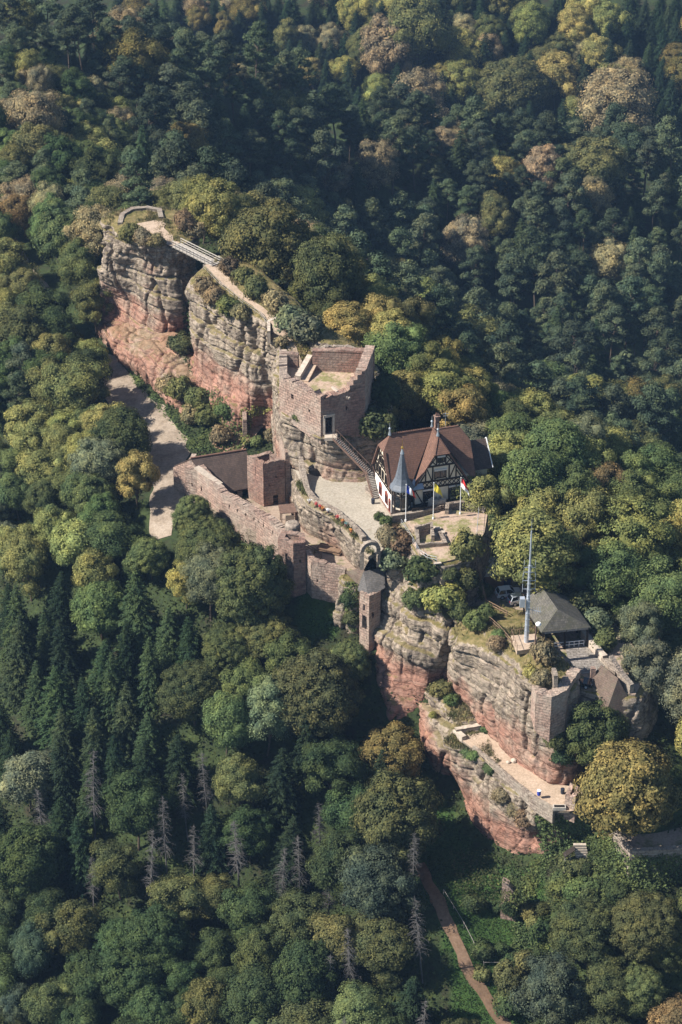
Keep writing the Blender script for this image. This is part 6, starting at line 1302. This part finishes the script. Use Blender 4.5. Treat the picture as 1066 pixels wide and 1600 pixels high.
MIX = {
    'far_lit': [('lumpy', 'yellow-green', .16), ('round', 'olive', .10), ('wispy', 'tan', .12), ('lumpy', 'yellow', .10), ('spruce', 'dark spruce', .52)],  # dark spruces between the autumn crowns carry the valley's painted shade
    'far': [('spruce', 'dark spruce', .66), ('spruce', 'spruce green', .2), ('tall', 'olive', .07), ('lumpy', 'golden', .04), ('lumpy', 'tan', .03)],  # spruces darkened in colour to stand in for shade on this slope
    'upper_left': [('round', 'green', .2), ('lumpy', 'deep green', .2), ('lumpy', 'olive', .2), ('wispy', 'tan', .1), ('lumpy', 'yellow-green', .1), ('pine', 'pine green', .15), ('lumpy', 'golden', .05)],
    'middle': [('pine', 'pine green', .42), ('pine', 'dark pine', .30), ('spruce', 'spruce green', .20), ('lumpy', 'golden', .025), ('lumpy', 'olive', .03), ('wispy', 'tan', .025)],
    'behind': [('lumpy', 'olive', .30), ('round', 'dark olive', .12), ('lumpy', 'yellow-green', .22), ('wispy', 'tan', .10), ('lumpy', 'yellow', .12), ('lumpy', 'green', .14)],
    'right': [('lumpy', 'green', .25), ('lumpy', 'yellow-green', .28), ('round', 'fresh green', .13), ('wispy', 'grey-green', .10), ('lumpy', 'golden', .08), ('lumpy', 'orange', .04), ('lumpy', 'yellow', .12)],
    'lower_right': [('dome', 'dark olive', .4), ('lumpy', 'dark olive', .3), ('wispy', 'teal', .15), ('lumpy', 'deep green', .15)],  # leaf colours picked darker to paint in the lower slope's shade
    'left': [('lumpy', 'green', .30), ('round', 'green', .18), ('lumpy', 'yellow-green', .18), ('wispy', 'grey-green', .18), ('lumpy', 'deep green', .1), ('lumpy', 'yellow', .06)],
    'spruces': [('spruce', 'spruce green', .50), ('spruce', 'dark spruce', .35), ('lumpy', 'grey-green', .07), ('lumpy', 'yellow-green', .04), ('round', 'green', .04)],
    'bare': [('dead', 'grey', .36), ('spruce', 'dark spruce', .24), ('lumpy', 'dark olive', .14), ('lumpy', 'deep green', .16), ('round', 'deep green', .10)],  # darker leaf colours stand in for shade here too
    'bottom': [('lumpy', 'deep green', .42), ('round', 'deep green', .22), ('lumpy', 'dark olive', .14), ('lumpy', 'olive', .06), ('wispy', 'teal', .16)],  # leaf colours darkened in place of shade over the bottom slope
    'domes': [('dome', 'dark olive', .35), ('round', 'deep green', .3), ('lumpy', 'green', .1), ('wispy', 'grey-green', .15), ('spruce', 'dark spruce', .10)],
}
PHR = {'far_lit': 'in the autumn wood across the valley', 'far': 'on the shaded hillside across the valley', 'upper_left': 'in the woods round the upper bend of the road', 'middle': 'in the dense forest on the middle hill', 'behind': 'in the row of trees right behind the castle rocks', 'right': 'on the slope right of the timber house', 'lower_right': 'in the lower right corner below the walled terrace', 'left': 'on the sunny slope left of the sandy road', 'spruces': 'in the dark conifer stand at the left', 'bare': 'among the bare trunks below the domed trees', 'bottom': 'in the shaded thicket at the bottom left', 'domes': 'between the domed trees below the curtain wall'}
KW = {'round': 'round-crowned tree', 'lumpy': 'broadleaf tree', 'dome': 'domed tree', 'tall': 'slender tree', 'wispy': 'feathery tree', 'spruce': 'spruce', 'pine': 'pine', 'dead': 'bare dead tree'}
SIZE = {'far_lit': (1.0, 1.5), 'far': (.85, 1.2), 'upper_left': (.75, 1.05), 'middle': (.6, 1.4), 'behind': (.65, .95), 'right': (.8, 1.1), 'lower_right': (.6, .85), 'left': (.6, .88), 'spruces': (.75, 1.05), 'bare': (.75, 1.0), 'bottom': (.6, .9), 'domes': (.7, .95)}
SPOTS = []; cell = {}
def near(x, y, r, k):
    i, j = int(x//12), int(y//12)
    for a in (-1, 0, 1):
        for b in (-1, 0, 1):
            for (u, v, q) in cell.get((i+a, j+b), ()):
                if (u-x)**2+(v-y)**2 < (k*(r+q))**2: return True
    return False
for t in TREES: cell.setdefault((int(t[0]//12), int(t[1]//12)), []).append(t)
rd_ = np.array(crom(np.array([p[:2] for p in ROAD]), [6]*(len(ROAD)-1), False)); ft_ = np.array([p[:2] for p in FOOT]); fd_ = np.array(crom(ft_, [8]*(len(ft_)-1), False))
def blocked(p, ztop):
    a = CAM; b = np.array([p[0], p[1], ztop]); n = 40
    for k in range(18, n):
        q = a+(b-a)*k/n
        if q[2] < ground(q[0], q[1])+(7 if k < n-4 and q[1] > 60 else 0): return True
    return False
cand = [(x+rng.uniform(-1.2, 1.2), y+rng.uniform(-1.2, 1.2)) for x in np.arange(-165, 175, 2.6) for y in np.arange(-85, 760, 2.6)]
random.Random(3).shuffle(cand); count = {}
rnd = random.Random(11)
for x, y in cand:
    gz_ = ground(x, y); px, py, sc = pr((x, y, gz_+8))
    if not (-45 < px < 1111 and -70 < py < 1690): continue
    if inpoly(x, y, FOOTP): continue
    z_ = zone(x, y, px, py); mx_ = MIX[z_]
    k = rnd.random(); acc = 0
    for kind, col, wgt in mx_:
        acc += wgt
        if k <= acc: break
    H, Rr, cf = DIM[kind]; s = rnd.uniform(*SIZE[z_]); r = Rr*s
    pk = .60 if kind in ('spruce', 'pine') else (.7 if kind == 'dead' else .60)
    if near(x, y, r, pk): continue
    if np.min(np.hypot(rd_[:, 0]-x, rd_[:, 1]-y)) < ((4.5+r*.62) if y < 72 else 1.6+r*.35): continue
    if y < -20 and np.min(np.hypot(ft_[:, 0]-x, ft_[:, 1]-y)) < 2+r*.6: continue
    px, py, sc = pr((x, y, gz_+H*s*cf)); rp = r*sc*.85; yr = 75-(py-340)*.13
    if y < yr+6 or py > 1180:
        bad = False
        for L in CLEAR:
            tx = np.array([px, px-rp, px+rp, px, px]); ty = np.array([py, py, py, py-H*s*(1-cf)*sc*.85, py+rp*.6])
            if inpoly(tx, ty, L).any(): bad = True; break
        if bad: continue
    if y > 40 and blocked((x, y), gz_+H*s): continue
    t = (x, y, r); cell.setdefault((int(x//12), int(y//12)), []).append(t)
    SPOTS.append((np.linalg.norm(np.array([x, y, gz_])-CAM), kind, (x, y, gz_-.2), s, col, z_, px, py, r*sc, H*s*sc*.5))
# leave out what nearer crowns hide completely; per kind the 300 that show largest are things, the rest one mass
cov = np.zeros((290, 190), bool); yy, xx = np.mgrid[0:290, 0:190]; xx = xx*6+3-30; yy = yy*6+3-30; infr = (xx > 0) & (xx < 1066) & (yy > 0) & (yy < 1600)
for (tx_, ty_, tr2, *_x) in TREES: pass
seen = []
HS = [(np.linalg.norm(np.array([t[0], t[1], ground(t[0], t[1])])-CAM), None, (t[0], t[1], ground(t[0], t[1])), t[2]) for t in TREES]
for it in sorted(SPOTS+HS, key=lambda q: q[0]):
    if it[1] is None:
        px, py, sc = pr((it[2][0], it[2][1], it[2][2]+it[3]*1.5)); cov |= (xx-px)**2+(yy-py)**2 < (it[3]*sc*.8)**2; continue
    px, py, rw, rh = it[6:10]
    e = ((xx-px)/(rw*.9))**2+((yy-py)/(rh*.95))**2 < 1; tot = e.sum(); vis = (e & ~cov & infr).sum()
    if it[1] != 'dead': cov |= ((xx-px)/(rw*.72))**2+((yy-py)/(rh*.72))**2 < 1
    if vis*36 > 60 and vis > .08*tot: seen.append((vis, it))
seen.sort(key=lambda q: -q[0]); rest = []
LM = [(225, 360, 'the lookout rock'), (305, 395, 'the footbridge'), (510, 600, 'the keep'), (665, 730, 'the timber house'), (850, 762, 'the lone wall stub'), (828, 880, 'the radio mast'), (880, 960, 'the pavilion'), (978, 1215, 'the golden terrace tree'), (625, 1272, 'the big olive tree by the meadow'), (480, 1150, 'the broad dark fir'), (515, 1075, 'the largest domed tree'), (450, 880, 'the corner tower'), (340, 740, 'the barn'),
      (185, 668, 'the dark tree over the road'), (35, 530, 'the big round tree by the shaded road'), (290, 905, 'the yellow tree below the curtain wall'), (118, 843, 'the yellow-green tree left of the barn'), (352, 1128, 'the fresh green tree below the walls'), (560, 1470, 'the twin trees at the bottom centre'), (340, 1390, 'the olive tree among bare trunks'), (1010, 1432, 'the largest lower right dome tree'), (862, 1545, 'the bluish tree by the footpath'), (62, 186, 'the grey-tan tree at the left edge'),
      (650, 60, 'the far autumn clump'), (810, 128, 'the broad olive tree in the far valley'), (965, 168, 'the wide tan tree far right'), (512, 432, 'the dark round tree behind the keep'), (412, 375, 'the broad olive tree behind the footbridge'), (862, 712, 'the broad green tree right of the house'), (1035, 935, 'the large green tree at the right edge'), (985, 835, 'the bright yellow-green tree above the pavilion'),
      (0, 0, 'the top left corner'), (533, 0, 'the middle of the top edge'), (1066, 0, 'the top right corner'), (0, 1600, 'the bottom left corner'), (1066, 1600, 'the bottom right corner'), (0, 1080, 'the left edge two thirds down'), (1066, 540, 'the right edge one third down'), (300, 1600, 'the bottom edge left of centre'), (0, 740, 'the left edge halfway down'), (750, 480, 'the open hillside above the house'), (240, 1080, 'the conifer stand middle'), (130, 1300, 'the bare trunks far left'), (420, 1290, 'the bare trunks left of the olive tree'), (300, 130, 'the crest above the lookout rock'), (845, 268, 'the tan crest tree')]
ORD = ['nearest', 'second nearest', 'third nearest', 'fourth nearest', 'fifth nearest', 'sixth nearest', 'seventh nearest', 'eighth nearest', 'ninth nearest', 'tenth nearest', 'eleventh nearest', 'twelfth nearest']
LM = [l for l in LM if l[2] not in ('the open hillside above the house', 'the conifer stand middle')]
chosen = []
for vis, it in seen:
    nm = NAME.get(it[1], ('broadleaf_tree', 0))[0]; count[nm] = count.get(nm, 0)+1
    (rest if count[nm] > 300 else chosen).append(it)
same = {}
for it in chosen: same.setdefault((it[1], it[4]), []).append((it[6], it[7]))
for it in chosen:
    d_, kind, p, s, col, z_, px, py = it[:8]
    cn = '' if kind == 'dead' else col.replace(' spruce', '').replace('spruce ', '').replace(' pine', '').replace('pine ', '')+' '
    best = None
    for l in LM:
        dd = math.hypot(px-l[0], py-l[1]); k = sum(math.hypot(a-l[0], b-l[1]) < dd for a, b in same[(kind, col)])
        if best is None or (k, dd) < best[:2]: best = (k, dd, l[2])
    if best[0] < 12: lab = f"{cn}{KW[kind]}, {ORD[best[0]]} of its kind to {best[2]}"; lab = lab if len(lab.split()) < 17 else lab.replace(' of its kind', '')
    else:
        v = 'near the crest' if py < 60+px*.25 else ('low down' if py > 330+px*.18 else 'halfway up')
        h = ('far left', 'above the lookout rock', 'above the keep', 'above the timber house', 'towards the right edge')[min(4, max(0, int(px/213)))]
        lab = f"{cn}{KW[kind]} {PHR[z_]}" if z_ not in ('middle', 'far') else f"{cn}{KW[kind]} in the thick of the {'middle' if z_ == 'middle' else 'far'} forest, {v}, {h}"
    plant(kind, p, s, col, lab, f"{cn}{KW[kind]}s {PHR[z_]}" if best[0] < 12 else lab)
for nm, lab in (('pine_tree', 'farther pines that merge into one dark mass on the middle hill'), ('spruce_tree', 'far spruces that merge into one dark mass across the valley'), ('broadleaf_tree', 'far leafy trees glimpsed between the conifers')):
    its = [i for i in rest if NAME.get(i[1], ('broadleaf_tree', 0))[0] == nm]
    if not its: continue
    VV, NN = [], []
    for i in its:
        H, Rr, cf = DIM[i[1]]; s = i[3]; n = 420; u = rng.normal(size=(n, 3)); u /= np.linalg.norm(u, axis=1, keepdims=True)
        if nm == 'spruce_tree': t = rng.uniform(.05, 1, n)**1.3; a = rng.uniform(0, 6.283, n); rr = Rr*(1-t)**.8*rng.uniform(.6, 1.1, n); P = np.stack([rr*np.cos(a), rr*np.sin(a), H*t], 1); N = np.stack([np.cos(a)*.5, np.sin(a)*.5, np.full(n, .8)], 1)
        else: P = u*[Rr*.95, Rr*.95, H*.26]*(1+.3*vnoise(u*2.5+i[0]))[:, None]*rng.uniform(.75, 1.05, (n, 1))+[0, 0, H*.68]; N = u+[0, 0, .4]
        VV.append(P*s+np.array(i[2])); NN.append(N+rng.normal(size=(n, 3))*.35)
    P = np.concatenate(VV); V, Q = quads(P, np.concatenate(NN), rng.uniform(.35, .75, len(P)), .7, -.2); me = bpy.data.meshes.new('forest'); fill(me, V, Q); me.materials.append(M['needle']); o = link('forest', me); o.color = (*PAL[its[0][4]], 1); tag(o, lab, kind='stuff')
print('TREES', count)

# ------------------------------------------------------------------ shrubs on the rocks
SHR = [(660, 892, 56, 'deep green', 'dense green bush below the flag terrace'), (648, 935, 46, 'green', 'green bush on the edge of the overhanging rock'), (690, 932, 66, 'yellow-green', 'yellowing bush beside the green one above the overhanging rock'), (727, 858, 56, 'olive', 'thin yellowish bush at the right corner of the flag terrace'),
       (622, 852, 52, 'brown', 'reddish brown bush between the arch and the flag terrace'), (606, 838, 36, 'dry', 'straw-coloured bush right of the arch'), (612, 875, 40, 'grey-green', 'grey-green bush above the gate tower'), (603, 815, 22, 'green', 'small green bush at the house corner'), (593, 805, 18, 'deep green', 'tiny dark bush by the red arched door'),
       (720, 955, 34, 'green', 'low green bush on the southern rock path'), (742, 968, 40, 'green', 'wide low green bush on the southern rock'), (760, 958, 30, 'green', 'round green bush near the fence on the southern rock'), (780, 992, 22, 'fresh green', 'small fresh green bush left of the mast deck'),
       (828, 1050, 26, 'yellow', 'small yellow bush on top of the bastion'), (848, 1058, 34, 'dry', 'dry brown bush on the bastion'), (775, 1005, 30, 'dry', 'dry tuft on the brow of the southern rock'),
       (690, 1075, 40, 'olive', 'olive bush at the mouth of the rock cleft'), (706, 1090, 26, 'green', 'small green bush in the gully below the rock cleft'), (676, 1115, 16, 'yellow', 'tiny yellow bush on the gully rock'),
       (757, 1140, 14, 'green', 'small leafy plant by the far end wall of the lower terrace'), (730, 1172, 22, 'fresh green', 'leafy patch at the kerb near the L-shaped wall'), (742, 1180, 20, 'fresh green', 'second leafy patch along the lower terrace kerb'), (766, 1200, 22, 'green', 'leafy patch halfway along the lower terrace kerb'),
       (805, 1262, 34, 'dry', 'dry bush on the ledge below the lower terrace'), (820, 1275, 36, 'brown', 'brown bush on the ledge near the end of the lower cliff'), (785, 1240, 30, 'dry', 'straw bush on the ledge in the middle of the lower cliff'),
       (870, 1150, 44, 'dark olive', 'dark bush in the shade right of the southern rock'), (878, 1180, 36, 'deep green', 'dark green bush at the foot of the southern rock'),
       (283, 535, 42, 'dark olive', 'olive bush hanging in the cleft under the footbridge'), (262, 600, 40, 'dry', 'dry bush on the pink bench above the road'), (285, 612, 46, 'olive', 'olive bush on the pink bench'), (310, 625, 40, 'green', 'green bush below the pink slope'), (325, 650, 44, 'olive', 'olive bush at the end of the pink bench'), (300, 650, 36, 'dry', 'dry bush near the green roadside strip'), (345, 680, 40, 'dry', 'dry bush behind the barn'), (350, 640, 30, 'green', 'small green bush near the ivy-clad wall'),
       (318, 447, 36, 'dry', 'orange-brown grass bush on the cliff edge below the footbridge'), (335, 462, 40, 'dry', 'large straw bush on the cliff edge'), (358, 480, 38, 'olive', 'olive bush on the cliff edge'), (378, 490, 34, 'dry', 'straw bush near the bend of the cable railing'),
       (205, 365, 34, 'olive', 'olive bush left on the farthest rock'), (225, 372, 32, 'dry', 'dry bush on the front edge of the farthest rock'), (195, 362, 20, 'yellow-green', 'yellow-green tuft on the farthest rock'), (245, 378, 28, 'dry', 'straw bush near the start of the footbridge'),
       (288, 346, 36, 'brown', 'brown bush behind the lookout path'), (306, 362, 34, 'tan', 'tan bush beside the footbridge railing'), (360, 418, 34, 'brown', 'brown bush right of the path end of the footbridge'), (380, 430, 36, 'olive', 'olive bush right of the summit path'), (400, 450, 40, 'olive', 'wide olive bush along the summit path'), (430, 475, 40, 'dry', 'straw bush along the summit path'), (455, 500, 50, 'grey-green', 'grey-green bush behind the pale parapet'), (480, 515, 56, 'grey-green', 'wide grey-green bush behind the keep ramp'), (440, 535, 26, 'dry', 'dry bush left of the keep'), (470, 622, 22, 'olive', 'olive bush growing on the keep side wall'), (465, 650, 18, 'olive', 'small bush at the foot of the keep side wall'),
       (590, 660, 70, 'dark olive', 'dark bush in the shadow right of the keep'), (600, 615, 60, 'deep green', 'dark green bush below the keep side wall'),
       (545, 935, 30, 'deep green', 'ivy bush on the knob left of the gate tower'), (550, 965, 30, 'dark olive', 'lower ivy bush on the knob left of the gate tower'), (402, 690, 20, 'fresh green', 'small fresh plant on the wall behind the square tower'), (425, 680, 24, 'dry', 'straw bush on the ledge above the square tower'),
       (755, 925, 30, 'olive', 'olive bush in front of the shed'), (728, 905, 40, 'dark olive', 'dark bush beside the steep steps'), (705, 895, 30, 'dark olive', 'dark bush under the flag terrace edge'), (772, 850, 40, 'green', 'green bush at the right edge of the flag terrace'), (770, 815, 26, 'deep green', 'dark bush behind the wire railing'), (850, 1020, 44, 'dry', 'dry grassy mound right of the mast'), (908, 945, 60, 'dark olive', 'dark bush behind the pavilion roof'), (930, 968, 56, 'grey-green', 'grey-green bush right of the pavilion roof'), (945, 1000, 40, 'green', 'green bush outside the smooth grey parapet')]
for k in range(26):
    SHR.append((random.uniform(735, 850), random.uniform(1400, 1590), random.uniform(18, 44), random.choice(['deep green', 'dark olive', 'olive', 'deep green']), 'low weedy bush in the clearing beside the brown footpath'))
for k in range(12):
    SHR.append((random.uniform(870, 980), random.uniform(1345, 1410), random.uniform(22, 46), random.choice(['deep green', 'dark olive', 'green']), 'bush on the overgrown bank below the walled terrace'))
for px, py, wpx, col, lab in SHR:
    h_ = hit(px, py+wpx*.3)[0]; s = wpx/2/pr(h_)[2]/1.5; plant('shrub', (h_.x, h_.y, h_.z-.25), s, col, lab, 'weedy bushes in the clearing' if lab.startswith('low weedy') else ('bushes on the overgrown bank' if lab.startswith('bush on the overgrown') else None))

# ------------------------------------------------------------------ leaves that hang on walls and banks, grass
def cover(name, label, polys, n, size, color, cat=None, up=.3, spread=.12):
    P, Nn = [], []
    for L in polys:
        xs = [p[0] for p in L]; ys = [p[1] for p in L]; A = sum(L[i-1][0]*L[i][1]-L[i][0]*L[i-1][1] for i in range(len(L))); k = 0
        tot = int(n*abs(A)/2/1000)
        while k < tot:
            x, y = random.uniform(min(xs), max(xs)), random.uniform(min(ys), max(ys))
            if not inpoly(x, y, L): continue
            h_ = hit(x, y); k += 1; nn = Vector(h_[1]); nn = -nn if nn.dot(Vector(ray(x, y))) > 0 else nn
            P.append(h_[0]+nn*random.uniform(0.02, .35)); Nn.append(nn)
    P = np.array([p[:] for p in P]); Nn = np.array([p[:] for p in Nn]); m = 3
    P = np.repeat(P, m, 0)+rng.normal(size=(len(P)*m, 3))*spread; Nn = np.repeat(Nn, m, 0)+rng.normal(size=(len(P), 3))*.5+np.array([0, 0, up])
    V, Q = quads(P, Nn, size*rng.uniform(.6, 1.3, len(P)), .8, -.15); me = bpy.data.meshes.new(name); fill(me, V, Q); me.materials.append(M['leaf']); o = link(name, me); o.color = (*PAL[color], 1); return tag(o, label, cat, kind='stuff')
cover('ivy', 'dark ivy covering the bank below the end of the lower terrace', [[(835, 1275), (915, 1275), (960, 1310), (985, 1340), (1066, 1335), (1066, 1380), (1000, 1400), (940, 1420), (930, 1350), (890, 1330), (860, 1350), (820, 1420), (800, 1400), (850, 1330)]], 230, .2, 'green', spread=.25)
cover('bank_plants', 'rough weeds round the dark steps below the lower terrace', [[(858, 1335), (935, 1330), (940, 1420), (850, 1430)], [(700, 1330), (850, 1345), (820, 1420), (720, 1420)]], 90, .17, 'dark olive', up=.8, spread=.3)
cover('ivy', 'ivy mass around the lone wall stump at the bottom', [[(795, 1360), (830, 1380), (860, 1480), (830, 1540), (800, 1500), (805, 1430)]], 200, .2, 'green', spread=.3)
cover('ivy', 'ivy hanging on the rock left of the gate tower', [[(540, 905), (560, 915), (562, 985), (548, 990), (540, 950)]], 200, .15, 'green')
cover('ivy', 'ivy on the broken wall with the arched recess', [[(376, 640), (400, 632), (430, 640), (395, 650), (386, 700), (377, 700)]], 250, .15, 'yellow-green')
cover('ivy', 'ivy in the cleft under the footbridge', [[(284, 470), (296, 470), (302, 590), (285, 560)]], 200, .15, 'deep green')
cover('roadside_plants', 'bright green strip of plants between the road and the pink bench', [[(190, 568), (222, 598), (262, 640), (296, 680), (325, 705), (300, 708), (280, 678), (248, 642), (208, 600)]], 260, .16, 'fresh green', up=.8)
cover('bank_plants', 'leafy plants on the slope of the pink bench', [[(290, 600), (340, 610), (370, 650), (360, 690), (320, 680), (285, 640)], [(300, 690), (330, 668), (372, 660), (396, 690), (385, 704), (330, 712)]], 150, .16, 'green', up=.8)
def tufts(name, label, src, n, color, hgt=.45, thr=.78, veg=True):
    P, Nn = [], []
    for (o, X, Nm) in src:
        X = X.reshape(-1, 3); Nz = Nm.reshape(-1, 3)[:, 2]; ok = np.where(np.abs(Nz) > thr)[0]
        if len(ok): P.append(X[rng.choice(ok, min(n, len(ok)*2))])
    P = np.concatenate(P); P = P[(vnoise(P/2.3)+.25*vnoise(P/.7)) > -.05]; m = 5; P = np.repeat(P, m, 0)+rng.normal(size=(len(P)*m, 3))*[.2, .2, .03]
    N = rng.normal(size=P.shape)*[1, 1, .25]; V, Q = quads(P+[0, 0, hgt*.3], N, hgt*rng.uniform(.4, 1.0, len(P)), .22, 0, spin=np.cross(N, np.tile([0, 0, 1.], (len(P), 1))+rng.normal(size=P.shape)*.35))
    me = bpy.data.meshes.new(name); fill(me, V, Q); me.materials.append(M['leaf']); o = link(name, me); o.color = (*PAL[color], 1); return tag(o, label, kind='stuff')
tufts('dry_grass', 'dry straw-coloured grass on the rock tops', [A_, B_, C_, M_, S_, E_], 900, 'dry'); tufts('grass', 'greenish grass on the ledges and rock tops', [A_, B_, C_, M_, S_, E_, Y_], 600, 'olive')
# undergrowth and meadow
xs = rng.uniform(-75, 72, 60000); ys = rng.uniform(-72, 118, 60000)
keep = np.array([np.min(np.hypot(rd_[:, 0]-a, rd_[:, 1]-b)) > 4.2 for a, b in zip(xs, ys)])
keep &= np.array([b > -20 or np.min(np.hypot(ft_[:, 0]-a, ft_[:, 1]-b)) > 1.6 for a, b in zip(xs, ys)])
inl = inpoly(xs, ys, LAWNS[0]) | inpoly(xs, ys, LAWNS[1]) | inpoly(xs, ys, LAWNS[2]); keep &= ~inl
xs, ys = xs[keep], ys[keep]; P = np.array([(a, b, ground(a, b)+.15) for a, b in zip(xs, ys)]); hh = np.clip(vnoise(P/6)*1.2+.3, 0.05, 1.3)
P = np.repeat(P, 3, 0)+rng.normal(size=(len(P)*3, 3))*np.array([.5, .5, .1]); P[:, 2] += np.repeat(hh, 3)*rng.uniform(0, 1, len(P)); N = rng.normal(size=P.shape)*.6+[0, 0, 1]
V, Q = quads(P, N, rng.uniform(.14, .34, len(P)), .8, -.15); me = bpy.data.meshes.new('undergrowth'); fill(me, V, Q); me.materials.append(M['leaf']); o = link('undergrowth', me); o.color = (.045, .062, .02, 1); tag(o, 'low leafy undergrowth covering the forest floor', kind='stuff')
xs = rng.uniform(-8, 38, 170000); ys = rng.uniform(-75, 0, 170000); inl = inpoly(xs, ys, LAWNS[0]) | inpoly(xs, ys, LAWNS[1]) | inpoly(xs, ys, LAWNS[2]); inl &= np.array([b > -20 or np.min(np.hypot(fd_[:, 0]-a, fd_[:, 1]-b)) > .9 for a, b in zip(xs, ys)]); xs, ys = xs[inl], ys[inl]
P = np.array([(a, b, ground(a, b)+.08) for a, b in zip(xs, ys)]); N = rng.normal(size=P.shape)*[.8, .8, .3]+[0, 0, .4]; V, Q = quads(P, N, rng.uniform(.1, .22, len(P)), .4)
me = bpy.data.meshes.new('meadow_grass'); fill(me, V, Q); me.materials.append(M['leaf']); o = link('meadow_grass', me); o.color = (.045, .078, .022, 1); tag(o, 'short green meadow grass below the cliffs and the corner tower', kind='stuff')

# ------------------------------------------------------------------ haze
mb = MB(); mb.box(-3600, 3600, -3500, 4200, -175, 330); m, t, b = newmat('haze_air'); t.nodes.remove(b); v = t.nodes.new('ShaderNodeVolumePrincipled'); v.inputs['Density'].default_value = HAZE; v.inputs['Color'].default_value = (.38, .62, 1.0, 1); v.inputs['Anisotropy'].default_value = .2; t.links.new(v.outputs[0], t.nodes['Material Output'].inputs['Volume'])
o = mb.build('haze', 'haze_air'); tag(o, 'thin bluish autumn haze filling the air', kind='stuff')
